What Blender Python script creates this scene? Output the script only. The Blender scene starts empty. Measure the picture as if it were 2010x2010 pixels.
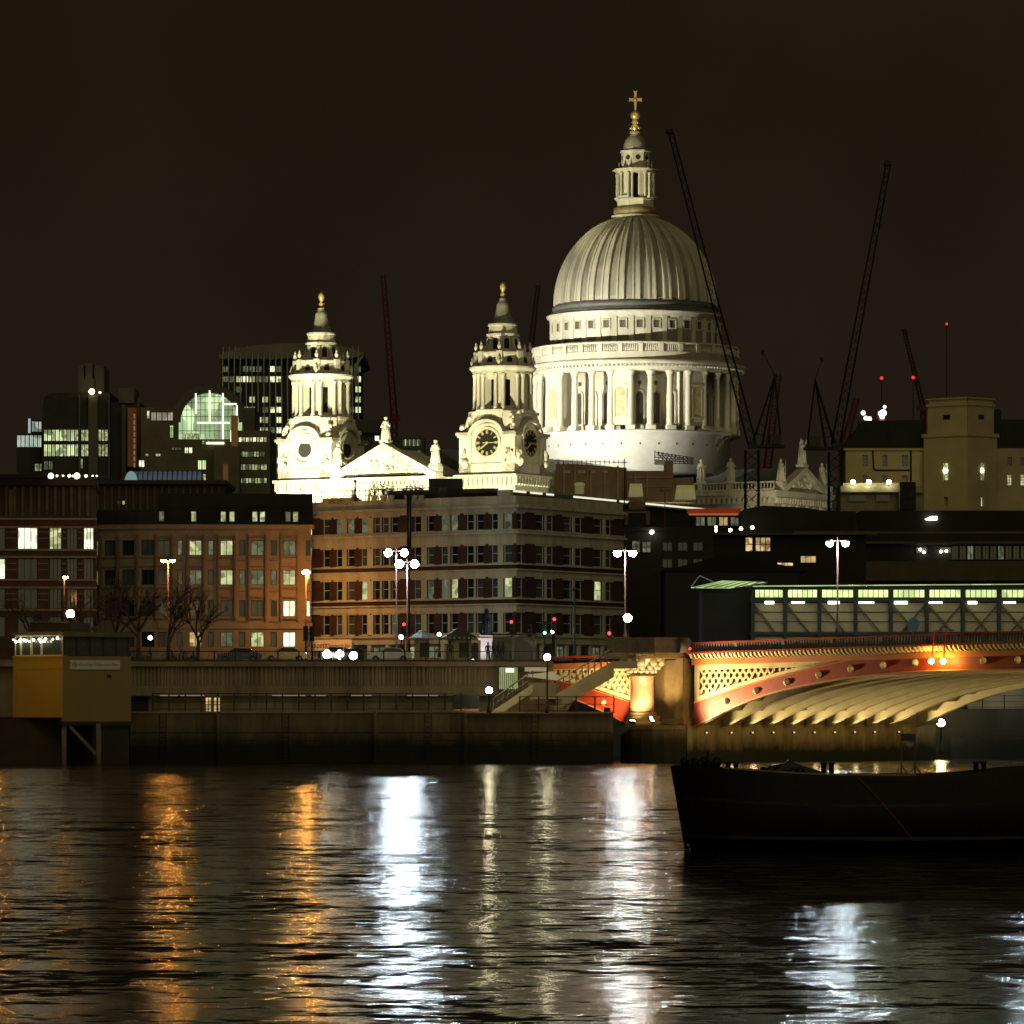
import bpy, bmesh, math, random
from mathutils import Matrix, Vector
random.seed(7)
R = math.radians
PI = math.pi
sc = bpy.context.scene
C = sc.collection
# ------------------------------------------------------------------ camera, sky, exposure
F = 8850.0          # focal length in pixels of the 2010 px photograph
HZ = 1400.0         # horizon row
EYE = 3.3           # eye height over the river
cam = bpy.data.cameras.new('camera')
camo = bpy.data.objects.new('camera', cam); C.objects.link(camo)
camo.location = (0, 0, EYE); camo.rotation_euler = (R(90), 0, 0)
cam.sensor_width = 36; cam.lens = 36 * F / 2010
cam.shift_y = (HZ - 1005) / 2010
cam.clip_start = 1; cam.clip_end = 9000
sc.camera = camo
w = bpy.data.worlds.new("World"); sc.world = w; w.use_nodes = True
nt = w.node_tree; nt.nodes.clear()
wo = nt.nodes.new('ShaderNodeOutputWorld'); bg = nt.nodes.new('ShaderNodeBackground')
tc = nt.nodes.new('ShaderNodeTexCoord'); sp = nt.nodes.new('ShaderNodeSeparateXYZ')
cr = nt.nodes.new('ShaderNodeValToRGB')
nt.links.new(tc.outputs['Generated'], sp.inputs[0])
nt.links.new(sp.outputs['Z'], cr.inputs[0])
cr.color_ramp.elements[0].position = 0.0; cr.color_ramp.elements[0].color = (.0290, .0205, .0135, 1)
cr.color_ramp.elements[1].position = 0.45; cr.color_ramp.elements[1].color = (.0078, .0056, .0026, 1)
e = cr.color_ramp.elements.new(0.055); e.color = (.0170, .0118, .0072, 1)
e = cr.color_ramp.elements.new(0.13); e.color = (.0118, .0082, .0043, 1)
wn = nt.nodes.new('ShaderNodeTexNoise'); wn.inputs['Scale'].default_value = 9; wn.inputs['Detail'].default_value = 5
nt.links.new(tc.outputs['Generated'], wn.inputs[0])
wr = nt.nodes.new('ShaderNodeMapRange'); wr.inputs[1].default_value = .3; wr.inputs[2].default_value = .7; wr.inputs[3].default_value = .82; wr.inputs[4].default_value = 1.2
nt.links.new(wn.outputs['Fac'], wr.inputs[0])
wv = nt.nodes.new('ShaderNodeVectorMath'); wv.operation = 'SCALE'; nt.links.new(cr.outputs[0], wv.inputs[0]); nt.links.new(wr.outputs[0], wv.inputs['Scale'])
nt.links.new(wv.outputs[0], bg.inputs[0]); bg.inputs[1].default_value = 1.0
nt.links.new(bg.outputs[0], wo.inputs[0])
# glow of the lit city behind the photographer: one very soft, weak sun
sl = bpy.data.lights.new('city_glow', 'SUN'); sl.energy = 0.44; sl.angle = R(55); sl.color = (1, .83, .47)
slo = bpy.data.objects.new('city_glow', sl); C.objects.link(slo)
slo.rotation_euler = (R(64), 0, R(10))
sc.view_settings.view_transform = 'Standard'; sc.view_settings.look = 'None'
sc.view_settings.exposure = 0; sc.view_settings.gamma = 1
sc.cycles.use_denoising = True
sc.cycles.max_bounces = 5; sc.cycles.diffuse_bounces = 2; sc.cycles.glossy_bounces = 4
sc.cycles.sample_clamp_indirect = 6; sc.cycles.sample_clamp_direct = 0
sc.cycles.use_light_tree = True
sc.cycles.filter_width = 1.6
sc.cycles.caustics_reflective = False

def PX(u, Y): return (u - 1005) / F * Y
def PZ(v, Y): return EYE + (HZ - v) / F * Y
def P(u, v, Y): return Vector((PX(u, Y), Y, PZ(v, Y)))
def gz(Y):
    g = [(309.0, 6.7), (335, 6.85), (420, 8.3), (470, 9.0), (540, 10.5), (800, 24), (7000, 26)]
    for (a, za), (c, zb_) in zip(g, g[1:]):
        if Y <= c: return za + (zb_-za)*max(0, Y-a)/(c-a)
    return 26
def S(px, Y): return px / F * Y

# ------------------------------------------------------------------ materials
MATS = {}
def mat(name, col, rough=.8, var=.25, scale=.5, metal=0, bump=0, streak=False, emit=0, ecol=None, brick=None, spec=.3):
    if name in MATS: return MATS[name]
    m = bpy.data.materials.new(name); m.use_nodes = True
    n = m.node_tree.nodes; l = m.node_tree.links
    b = n['Principled BSDF']
    b.inputs['Roughness'].default_value = rough; b.inputs['Metallic'].default_value = metal
    b.inputs['Specular IOR Level'].default_value = spec
    b.inputs['Base Color'].default_value = (*col, 1)
    if var:
        t = n.new('ShaderNodeTexCoord'); mp = n.new('ShaderNodeMapping')
        l.new(t.outputs['Object'], mp.inputs[0])
        if streak: mp.inputs['Scale'].default_value = (1, 1, .12)
        nz = n.new('ShaderNodeTexNoise'); nz.inputs['Scale'].default_value = scale; nz.inputs['Detail'].default_value = 6
        nz.inputs['Roughness'].default_value = .65
        l.new(mp.outputs[0], nz.inputs[0])
        rp = n.new('ShaderNodeValToRGB')
        lo = tuple(c * (1 - var) for c in col); hi = tuple(min(1, c * (1 + var)) for c in col)
        rp.color_ramp.elements[0].position = .32; rp.color_ramp.elements[0].color = (*lo, 1)
        rp.color_ramp.elements[1].position = .68; rp.color_ramp.elements[1].color = (*hi, 1)
        l.new(nz.outputs['Fac'], rp.inputs[0])
        out = rp.outputs[0]
        if brick:
            br = n.new('ShaderNodeTexBrick'); br.inputs['Scale'].default_value = brick
            br.inputs['Color1'].default_value = (1, 1, 1, 1); br.inputs['Color2'].default_value = (.72, .72, .72, 1)
            br.inputs['Mortar'].default_value = (.5, .5, .5, 1); br.inputs['Mortar Size'].default_value = .012
            # bricks run along x (or y) and z
            sx = n.new('ShaderNodeSeparateXYZ'); cx = n.new('ShaderNodeCombineXYZ'); ad = n.new('ShaderNodeMath')
            l.new(t.outputs['Object'], sx.inputs[0]); l.new(sx.outputs[0], ad.inputs[0]); l.new(sx.outputs[1], ad.inputs[1])
            l.new(ad.outputs[0], cx.inputs[0]); l.new(sx.outputs[2], cx.inputs[1]); l.new(cx.outputs[0], br.inputs[0])
            mx = n.new('ShaderNodeMix'); mx.data_type = 'RGBA'; mx.blend_type = 'MULTIPLY'; mx.inputs[0].default_value = 1
            l.new(out, mx.inputs[6]); l.new(br.outputs[0], mx.inputs[7]); out = mx.outputs[2]
        l.new(out, b.inputs['Base Color'])
        if bump:
            bp = n.new('ShaderNodeBump'); bp.inputs['Strength'].default_value = bump; bp.inputs['Distance'].default_value = .1
            l.new(nz.outputs['Fac'], bp.inputs['Height']); l.new(bp.outputs[0], b.inputs['Normal'])
    if emit:
        b.inputs['Emission Color'].default_value = (*(ecol or col), 1); b.inputs['Emission Strength'].default_value = emit
    MATS[name] = m
    return m

def glow(name, col, st, sample=True):
    """a lamp's own light"""
    if name in MATS: return MATS[name]
    m = bpy.data.materials.new(name); m.use_nodes = True
    n = m.node_tree.nodes; n.clear(); l = m.node_tree.links
    o = n.new('ShaderNodeOutputMaterial'); e = n.new('ShaderNodeEmission')
    e.inputs[0].default_value = (*col, 1); e.inputs[1].default_value = st; l.new(e.outputs[0], o.inputs[0])
    if not sample: m.cycles.emission_sampling = 'NONE'
    MATS[name] = m
    return m

def room(name, col, st, scale=1.4, dark=.35):
    """a lit window: uneven room light behind glass, with blinds and furniture as darker patches"""
    if name in MATS: return MATS[name]
    m = bpy.data.materials.new(name); m.use_nodes = True
    n = m.node_tree.nodes; l = m.node_tree.links; b = n['Principled BSDF']
    b.inputs['Base Color'].default_value = (.02, .02, .02, 1); b.inputs['Roughness'].default_value = .15
    g = n.new('ShaderNodeNewGeometry'); vo = n.new('ShaderNodeTexVoronoi'); vo.distance = 'CHEBYCHEV'
    nz = n.new('ShaderNodeTexNoise'); nz.inputs['Scale'].default_value = scale * .6; nz.inputs['Detail'].default_value = 3
    vo.inputs['Scale'].default_value = scale
    l.new(g.outputs['Position'], vo.inputs[0]); l.new(g.outputs['Position'], nz.inputs[0])
    ml = n.new('ShaderNodeMath'); ml.operation = 'MULTIPLY'
    sp_ = n.new('ShaderNodeSeparateColor'); l.new(vo.outputs['Color'], sp_.inputs[0])
    mr = n.new('ShaderNodeMapRange'); mr.inputs[1].default_value = 0; mr.inputs[2].default_value = 1
    mr.inputs[3].default_value = dark; mr.inputs[4].default_value = 1.5
    l.new(sp_.outputs[0], mr.inputs[0])
    mr2 = n.new('ShaderNodeMapRange'); mr2.inputs[1].default_value = .35; mr2.inputs[2].default_value = .65
    mr2.inputs[3].default_value = .8 * st; mr2.inputs[4].default_value = 1.2 * st
    l.new(nz.outputs['Fac'], mr2.inputs[0])
    l.new(mr.outputs[0], ml.inputs[0]); l.new(mr2.outputs[0], ml.inputs[1])
    b.inputs['Emission Color'].default_value = (*col, 1); l.new(ml.outputs[0], b.inputs['Emission Strength'])
    m.cycles.emission_sampling = 'NONE'
    MATS[name] = m
    return m

portland = mat('portland_stone', (.47, .44, .34), .85, .24, .33, bump=.3, streak=True)
portlandw = mat('portland_stone_weathered', (.34, .31, .23), .85, .3, .3, streak=True)
darkin = mat('dark_interior', (.02, .02, .017), .9, 0)
lead = mat('lead_roofing', (.235, .222, .165), .5, .35, .35, streak=True, spec=.5)
leadd = mat('lead_dark', (.10, .10, .09), .55, .3, .4)
ribm = mat('lead_rib', (.44, .42, .32), .45, .25, .35, streak=True, spec=.5)
gold = mat('gilded_metal', (.85, .62, .2), .38, 0, metal=.6)
goldp = mat('gilt_paint', (.62, .50, .20), .45, 0, metal=.4)
black = mat('black_paint', (.012, .012, .012), .4, 0)
stoneg = mat('grey_limestone', (.38, .35, .23), .85, .3, .6, streak=True)
brickr = mat('red_brick', (.052, .026, .014), .9, .25, .8, brick=1.2)
brickd = mat('dark_red_brick', (.075, .035, .018), .9, .25, .6, brick=1.2)
bstone = mat('buff_stone', (.20, .14, .072), .85, .2, .5)
glassd = mat('dark_glass', (.012, .016, .014), .08, 0, spec=.6)
glassg = mat('greenish_glass', (.05, .065, .055), .12, .3, .9, spec=.6)
frame_l = mat('painted_window_frame', (.42, .41, .36), .6, 0)
frame_d = mat('dark_window_frame', (.04, .035, .03), .6, 0)
slate = mat('slate_roof', (.017, .012, .008), .8, .25, .6)
darkwall = mat('dark_cladding', (.019, .016, .011), .75, .3, .25)
concrete = mat('stained_concrete', (.20, .165, .105), .9, .35, .5, streak=True, bump=.3)
concd = mat('dark_wet_concrete', (.085, .075, .052), .85, .4, .4, streak=True, bump=.4)
weed = mat('tidal_slime', (.018, .02, .012), .7, .4, .6, bump=.5)
steelg = mat('grey_steel', (.22, .22, .21), .5, .1, 2, metal=.5)
steeld = mat('dark_steel', (.02, .02, .02), .5, .1, 2)
polem = mat('red_brown_pole_paint', (.11, .05, .038), .5, .1, 2)
cream = mat('cream_ironwork', (.56, .48, .27), .6, .22, .9)
bridgered = mat('red_ironwork', (.27, .032, .012), .5, .3, .9)
bridgeor = mat('orange_brown_ironwork', (.46, .17, .06), .5, .1, .8)
granite = mat('bridge_granite', (.22, .155, .075), .8, .3, .7, bump=.4)
pinkgran = mat('polished_red_granite', (.42, .25, .15), .35, .15, 2)
asphalt = mat('asphalt', (.05, .05, .048), .9, .2, 1)
pave = mat('paving', (.16, .14, .11), .9, .2, 1)
earth = mat('city_ground', (.06, .055, .045), .95, .3, .05)
bark = mat('tree_bark', (.075, .05, .03), .95, .3, 2)

def tidal(name, dry, wet, z0, z1, streak=.12, sc_=.6):
    """wall stained by the tide: wet and slimy below the high water mark, dry concrete or stone above, ragged between"""
    m = mat(name, dry, .9, .4, sc_, streak=True, bump=.4); n = m.node_tree.nodes; l = m.node_tree.links; b = n['Principled BSDF']
    src = b.inputs['Base Color'].links[0].from_socket
    g = n.new('ShaderNodeNewGeometry'); sx = n.new('ShaderNodeSeparateXYZ'); l.new(g.outputs['Position'], sx.inputs[0])
    mp = n.new('ShaderNodeMapping'); mp.inputs['Scale'].default_value = (1, 1, .35); l.new(g.outputs['Position'], mp.inputs[0])
    nz = n.new('ShaderNodeTexNoise'); nz.inputs['Scale'].default_value = .9; nz.inputs['Detail'].default_value = 7; nz.inputs['Roughness'].default_value = .7
    l.new(mp.outputs[0], nz.inputs[0])
    ad = n.new('ShaderNodeMath'); ad.operation = 'MULTIPLY_ADD'; ad.inputs[1].default_value = -1.7; l.new(nz.outputs['Fac'], ad.inputs[0]); l.new(sx.outputs[2], ad.inputs[2])
    mr = n.new('ShaderNodeMapRange'); mr.inputs[1].default_value = z0-.85; mr.inputs[2].default_value = z1-.85; l.new(ad.outputs[0], mr.inputs[0])
    mx = n.new('ShaderNodeMix'); mx.data_type = 'RGBA'; mx.inputs[6].default_value = (*wet, 1); l.new(mr.outputs[0], mx.inputs[0]); l.new(src, mx.inputs[7]); l.new(mx.outputs[2], b.inputs['Base Color'])
    return m
# ------------------------------------------------------------------ mesh builder
class MB:
    def __init__(s): s.v = []; s.f = []; s.M = Matrix.Identity(4); s.sm = []
    def add(s, vs, fs, smooth=False):
        b = len(s.v); M = s.M
        s.v += [tuple(M @ Vector(p)) for p in vs]
        s.f += [tuple(b + i for i in f) for f in fs]; s.sm += [smooth] * len(fs)
        return s
    def box(s, x0, x1, y0, y1, z0, z1):
        vs = [(x0,y0,z0),(x1,y0,z0),(x1,y1,z0),(x0,y1,z0),(x0,y0,z1),(x1,y0,z1),(x1,y1,z1),(x0,y1,z1)]
        return s.add(vs, [(0,3,2,1),(4,5,6,7),(0,1,5,4),(1,2,6,5),(2,3,7,6),(3,0,4,7)])
    def prism(s, pts, a, b, ax='y'):
        """polygon extruded from a to b; pts in the other two axes"""
        n = len(pts)
        def q(p, t):
            return (p[0], t, p[1]) if ax == 'y' else ((t, p[0], p[1]) if ax == 'x' else (p[0], p[1], t))
        vs = [q(p, a) for p in pts] + [q(p, b) for p in pts]
        fs = [tuple(range(n)), tuple(range(2*n-1, n-1, -1))] + [(i, i+n, (i+1) % n + n, (i+1) % n) for i in range(n)]
        return s.add(vs, fs)
    def lathe(s, prof, seg=16, cx=0, cy=0, rot=0, smooth=True, a0=0, a1=2*PI, sx=1, sy=1):
        full = abs(a1 - a0 - 2*PI) < 1e-6
        n = seg if full else seg + 1
        vs = []; fs = []
        for r, z in prof:
            for i in range(n):
                a = a0 + (a1 - a0) * i / seg + rot
                vs.append((cx + max(r, 1e-4) * math.cos(a) * sx, cy + max(r, 1e-4) * math.sin(a) * sy, z))
        for k in range(len(prof) - 1):
            for i in range(seg):
                j = (i + 1) % n
                fs.append((k*n+i, k*n+j, (k+1)*n+j, (k+1)*n+i))
        if full:
            fs.append(tuple(range(n-1, -1, -1))); fs.append(tuple(range((len(prof)-1)*n, len(prof)*n)))
        return s.add(vs, fs, smooth)
    def tube(s, p, q, r, r2=None, seg=6, smooth=True):
        p = Vector(p); q = Vector(q); d = q - p
        if d.length < 1e-6: return s
        r2 = r if r2 is None else r2
        z = d.normalized(); x = z.orthogonal().normalized(); y = z.cross(x)
        vs = []
        for c, rr in ((p, r), (q, r2)):
            for i in range(seg):
                a = 2*PI*(i+.5)/seg
                vs.append(tuple(c + x*math.cos(a)*rr + y*math.sin(a)*rr))
        fs = [(i, (i+1) % seg, (i+1) % seg + seg, i+seg) for i in range(seg)] + [tuple(range(seg-1,-1,-1)), tuple(range(seg, 2*seg))]
        return s.add(vs, fs, smooth)
    def beam(s, p, q, wdt, h, up=(0,0,1)):
        p = Vector(p); q = Vector(q); d = (q-p).normalized(); up = Vector(up)
        x = d.cross(up); x = x.normalized() if x.length > 1e-4 else Vector((1,0,0)); y = x.cross(d)
        vs = []
        for c in (p, q):
            for a, b in ((-1,-1),(1,-1),(1,1),(-1,1)):
                vs.append(tuple(c + x*a*wdt/2 + y*b*h/2))
        return s.add(vs, [(0,3,2,1),(4,5,6,7),(0,1,5,4),(1,2,6,5),(2,3,7,6),(3,0,4,7)])
    def sphere(s, c, r, seg=10, rings=6, sz=1):
        prof = [(r*math.sin(PI*k/rings), c[2] - r*sz*math.cos(PI*k/rings)) for k in range(rings+1)]
        return s.lathe(prof, seg, c[0], c[1])
    def data(s, name, m):
        me = bpy.data.meshes.new(name); me.from_pydata(s.v, [], s.f)
        bm = bmesh.new(); bm.from_mesh(me); bmesh.ops.recalc_face_normals(bm, faces=bm.faces); bm.to_mesh(me); bm.free()
        for p, k in zip(me.polygons, s.sm): p.use_smooth = k
        me.materials.append(m); me.update()
        return me
    def build(s, name, m, parent=None, M=None):
        return put(s.data(name, m), name, parent, M)

def put(me, name, parent=None, M=None):
    o = bpy.data.objects.new(name, me); C.objects.link(o)
    if parent is not None: o.parent = parent
    if M is not None: o.matrix_local = M
    return o
def tag(o, label, cat, group=None, kind=None):
    if label: o['label'] = label
    if cat: o['category'] = cat
    if group: o['group'] = group
    if kind: o['kind'] = kind
    return o
def thing(name, label, cat, loc=(0,0,0), rz=0, group=None):
    o = bpy.data.objects.new(name, None); C.objects.link(o); o.empty_display_size = .5
    o.location = loc; o.rotation_euler = (0, 0, rz)
    return tag(o, label, cat, group)
def struct(o): o['kind'] = 'structure'; return o
def kids(o): return [c for c in bpy.data.objects if c.parent == o]
def dup(o, loc, rz=None, label=None, parent=None):
    c = o.copy(); C.objects.link(c); c.parent = parent
    if parent is None:
        c.location = loc
        if rz is not None: c.rotation_euler = (0, 0, rz)
        if label: c['label'] = label
    for k in kids(o): dup(k, None, None, None, c)
    return c
def T(x, y, z): return Matrix.Translation((x, y, z))
def RZ(a): return Matrix.Rotation(a, 4, 'Z')
def fmat(A, B, z=0):
    """facade frame: x from A to B, y into the building, z up"""
    d = Vector((B[0]-A[0], B[1]-A[1])); a = math.atan2(d.y, d.x)
    return Matrix.Translation((A[0], A[1], z)) @ RZ(a), d.length
def text_part(s, size, m, parent, M, ext=.01, name='lettering'):
    cu = bpy.data.curves.new('txt', 'FONT'); cu.body = s; cu.size = size; cu.extrude = ext; cu.align_x = 'CENTER'; cu.align_y = 'CENTER'
    to = bpy.data.objects.new('txt', cu); C.objects.link(to)
    dg = bpy.context.evaluated_depsgraph_get()
    me = bpy.data.meshes.new_from_object(to.evaluated_get(dg)); bpy.data.objects.remove(to)
    me.materials.clear(); me.materials.append(m)
    return put(me, name, parent, M @ Matrix.Rotation(R(90), 4, 'X'))
WIN = {}
def window(root, M, wd, ht, fm, gm, mull=1, trans=1, fr=.07, depth=.12, name='window', sill=None):
    """window part (frame) with its pane as sub-part; M at the lower left of the opening, y inwards"""
    k = (round(wd, 2), round(ht, 2), fm.name, mull, trans, fr, sill)
    if k not in WIN:
        b = MB(); b.box(0, fr, 0, depth, 0, ht); b.box(wd-fr, wd, 0, depth, 0, ht)
        b.box(fr, wd-fr, 0, depth, 0, fr); b.box(fr, wd-fr, 0, depth, ht-fr, ht)
        for i in range(mull):
            x = wd*(i+1)/(mull+1); b.box(x-fr/2, x+fr/2, .002, depth-.01, fr, ht-fr)
        for i in range(trans):
            z = ht*(i+1)/(trans+1); b.box(fr, wd-fr, .004, depth-.012, z-fr/2, z+fr/2)
        if sill: b.box(-sill, wd+sill, -.18, depth, -.14, -.002)
        WIN[k] = b.data('window', fm)
    o = put(WIN[k], name, root, M)
    k2 = (round(wd, 2), round(ht, 2), gm.name, fr)
    if k2 not in WIN:
        b = MB(); b.box(fr*.5, wd-fr*.5, depth*.5, depth*.62, fr*.5, ht-fr*.5); WIN[k2] = b.data('pane', gm)
    put(WIN[k2], 'pane', o)
    return o
def wall_open(b, L, rows, cols, z0, z1, dep=.4):
    """front layer of a wall over length L with openings rows x cols, piers and spandrels"""
    zs = z0
    for (a, c) in rows:
        if a > zs: b.box(0, L, 0, dep, zs, a)
        x = 0
        for (p, q) in cols:
            if p > x + .01: b.box(x, p, 0, dep, a, c)
            x = q
        if x < L - .01: b.box(x, L, 0, dep, a, c)
        zs = c
    if z1 > zs: b.box(0, L, 0, dep, zs, z1)
def flood(pos, target, power, col, ang=70, label='', size=.4, body=.5, group=None, lens=40, stand=0):
    pos = Vector(pos); target = Vector(target)
    t = thing('floodlight', label, 'floodlight', pos, 0, group)
    d = (target - pos).normalized(); q = d.to_track_quat('-Z', 'Y').to_matrix().to_4x4()
    b = MB(); b.M = q
    b.box(-body*.6, body*.6, -body*.4, body*.4, .12, .12+body*.45); b.box(-body*.1, body*.1, -body*.5, body*.5, .2, .32)
    b.build('housing', steeld, t)
    b = MB(); b.M = q; b.box(-body*.5, body*.5, -body*.32, body*.32, .06, .115)
    b.build('lens', glow('flood_lens_%d' % lens + str(col[2])[:3], col, lens), t)
    if stand:
        b = MB(); b.tube((0, 0, -stand), (0, 0, .1), .09, .07); b.box(-.4, .4, -.4, .4, -stand, -stand+.12); b.build('stand', steeld, t)
    l = bpy.data.lights.new('flood_beam', 'SPOT'); l.energy = power; l.color = col; l.spot_size = R(ang); l.spot_blend = .8; l.shadow_soft_size = size
    lo = bpy.data.objects.new('beam', l); C.objects.link(lo); lo.parent = t; lo.matrix_local = q
    return t
# ------------------------------------------------------------------ ground and water
b = MB()
XB = 2.8
gy = [(y_, gz(y_)) for y_ in (309.0, 347, 420, 470, 540, 800, 7000)]
vs = []; fs = []
for i, (y, z) in enumerate(gy):
    vs += [(-3500, y, z), (XB, y, z), (3500, y, z)]
    if i:
        a_ = 3*i-3; fs.append((a_, a_+1, a_+4, a_+3))
        if i > 1: fs.append((a_+1, a_+2, a_+5, a_+4))
k_ = len(vs); vs += [(-3500, 309.0, -2), (XB, 309.0, -2), (XB, 347, -2), (3500, 347, -2)]
fs += [(0, 1, k_+1, k_), (1, 4, k_+2, k_+1), (4, 5, k_+3, k_+2)]
b.add(vs, fs); struct(b.build('ground', earth))
wm = bpy.data.materials.new('river_water'); wm.use_nodes = True
n = wm.node_tree.nodes; l = wm.node_tree.links; pb = n['Principled BSDF']
pb.inputs['Base Color'].default_value = (.012, .013, .008, 1); pb.inputs['Roughness'].default_value = .135; pb.inputs['IOR'].default_value = 1.33
g = n.new('ShaderNodeNewGeometry')
def wave(scale, amp, sx=1, sy=1, det=2):
    mp = n.new('ShaderNodeMapping'); mp.inputs['Scale'].default_value = (sx, sy, 1); l.new(g.outputs['Position'], mp.inputs[0])
    nz = n.new('ShaderNodeTexNoise'); nz.inputs['Scale'].default_value = scale; nz.inputs['Detail'].default_value = det; nz.inputs['Roughness'].default_value = .55
    l.new(mp.outputs[0], nz.inputs[0])
    a = n.new('ShaderNodeVectorMath'); a.operation = 'SUBTRACT'; a.inputs[1].default_value = (.5, .5, .5); l.new(nz.outputs['Color'], a.inputs[0])
    c = n.new('ShaderNodeVectorMath'); c.operation = 'MULTIPLY'; c.inputs[1].default_value = (amp*.75, amp, 0); l.new(a.outputs[0], c.inputs[0])
    return c.outputs[0]
parts_ = [wave(.55, .30, .8, .17, 2), wave(.11, .06, .4, 1), wave(.38, .22, .42, 1), wave(1.3, .48, .45, 1, 3), wave(4.2, .68, .55, 1, 4)]
acc = parts_[0]
for q in parts_[1:]:
    a = n.new('ShaderNodeVectorMath'); a.operation = 'ADD'; l.new(acc, a.inputs[0]); l.new(q, a.inputs[1]); acc = a.outputs[0]
a = n.new('ShaderNodeVectorMath'); a.operation = 'ADD'; a.inputs[1].default_value = (0, 0, 1); l.new(acc, a.inputs[0])
nn = n.new('ShaderNodeVectorMath'); nn.operation = 'NORMALIZE'; l.new(a.outputs[0], nn.inputs[0]); l.new(nn.outputs[0], pb.inputs['Normal'])
b = MB(); b.add([(-3500, -300, 0), (3500, -300, 0), (3500, 348, 0), (-3500, 348, 0)], [(0, 1, 2, 3)])
struct(b.build('river', wm))

# ------------------------------------------------------------------ cathedral
CM = Vector((-20.15, 900, 0))
CE = R(60)          # local +x = east (away), local -y = south (towards the right)
cath = thing('cathedral', 'floodlit pale stone cathedral with a great ribbed dome and two west bell towers', 'cathedral', (CM.x, CM.y, 24), CE)
G0 = 24.0
def zc(v, Y): return PZ(v, Y) - G0
LD = 94.0
# --- nave, choir and transepts
b = MB()
zt = zc(935, 895)       # main cornice top
NW_ = 16.0
b.box(2, 140, -NW_, NW_, 0, zt)
b.box(LD-13, LD+13, -40.3, 38, 0, zt-.02)
wall = b.build('nave_wall', portlandw, cath)
b = MB()
# main cornice with dentils along the south side, transept and west front
def cornice(b, x0, x1, y0, y1, z, out=1.0, n=40, side='y-'):
    b.box(x0-out, x1+out, y0-out, y1+out, z-.9, z); b.box(x0-out*.6, x1+out*.6, y0-out*.6, y1+out*.6, z-1.5, z-.9)
cornice(b, 2, 140, -NW_, NW_, zt)
cornice(b, LD-13, LD+13, -40.3, 38, zt-.05)
x = 3.0
while x < LD-14:
    b.box(x, x+.55, -NW_-.9, -NW_-.02, zt-2.9, zt-1.5); x += 1.25
x = LD-12.8
while x < LD+12.6:
    b.box(x, x+.5, -41.2, -40.32, zt-2.7, zt-1.55); x += 1.2
y = -39.8
while y < -NW_-1:
    b.box(LD-13.9, LD-13.02, y, y+.5, zt-2.7, zt-1.55); y += 1.2
b.build('cornice', portland, cath)
b = MB()
# balustrades on the roof edge
zb = zt
def balus(b, A, B, z, h=1.9, step=.75, r=.17):
    A = Vector(A); B = Vector(B); L = (B-A).length; d = (B-A)/L
    b.beam((A.x, A.y, z+.2), (B.x, B.y, z+.2), .7, .4); b.beam((A.x, A.y, z+h-.18), (B.x, B.y, z+h-.18), .7, .35)
    k = int(L/step)
    for i in range(k+1):
        p = A + d*(i*step)
        if i % 9 == 0: b.beam((p.x, p.y, z), (p.x, p.y, z+h), .9, .9, (1, 0, 0))
        else: b.tube((p.x, p.y, z+.3), (p.x, p.y, z+h-.3), r, r*.8, 5)
balus(b, (6, -NW_-.4), (LD-13.4, -NW_-.4), zb); balus(b, (LD-13.4, -NW_-.4), (LD-13.4, -40.5), zb)
balus(b, (LD+13.4, -40.5), (LD+13.4, -NW_), zb)
b.build('balustrade', portland, cath)
b = MB()
b.prism([(-NW_+3, zt), (NW_-3, zt), (0, zt+6.5)], 8, LD-14, 'x')
b.prism([(LD-11, zt), (LD+11, zt), (LD, zt+5)], -38, -18, 'y')
b.prism([(-NW_+3, zt), (NW_-3, zt), (0, zt+6.5)], LD+14, 139, 'x')
b.build('roof', leadd, cath)
# --- statue meshes
def statue_mesh(h, arms=0, seed=0):
    rnd = random.Random(seed); b = MB()
    k = h/4.6
    prof = [(.95,0),(1.0,.15),(.78,.35),(.80,.9),(.66,1.7),(.60,2.3),(.68,2.9),(.78,3.35),(.62,3.7),(.26,3.85),(.22,3.95),(.34,4.1),(.38,4.3),(.30,4.5),(.05,4.62)]
    b.lathe([(r*k, z*k) for r, z in prof], 10, sy=.75)
    for i in range(9):      # folds of the robe
        a = 2*PI*i/9 + rnd.random()*.4
        b.tube((.62*k*math.cos(a), .48*k*math.sin(a), 3.2*k), (.92*k*math.cos(a+.25), .7*k*math.sin(a+.25), .1*k), .09*k, .15*k, 5)
    if arms == 1:
        b.tube((-.6*k, 0, 3.4*k), (-1.15*k, -.25*k, 4.0*k), .2*k, .15*k, 6); b.tube((-1.15*k, -.25*k, 4.0*k), (-1.05*k, -.3*k, 4.75*k), .15*k, .1*k, 6)
        b.tube((.6*k, 0, 3.4*k), (1.1*k, -.25*k, 3.9*k), .2*k, .15*k, 6); b.tube((1.1*k, -.25*k, 3.9*k), (1.2*k, -.3*k, 4.6*k), .15*k, .1*k, 6)
    else:
        b.tube((-.6*k, 0, 3.4*k), (-.85*k, -.3*k, 2.6*k), .2*k, .16*k, 6); b.tube((-.85*k, -.3*k, 2.6*k), (-.1*k, -.65*k, 2.9*k), .16*k, .11*k, 6)
        b.tube((.6*k, 0, 3.4*k), (.95*k, -.1*k, 2.7*k), .2*k, .16*k, 6); b.tube((.95*k, -.1*k, 2.7*k), (.8*k, -.6*k, 3.1*k), .16*k, .1*k, 6)
        if arms == 2: b.tube((.8*k, -.7*k, .1*k), (.85*k, -.65*k, 4.4*k), .06*k, .05*k, 5)
    b.box(-1.0*k, 1.0*k, -.8*k, .8*k, -.45*k, .02)
    return b.data('statue', portland)
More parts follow.
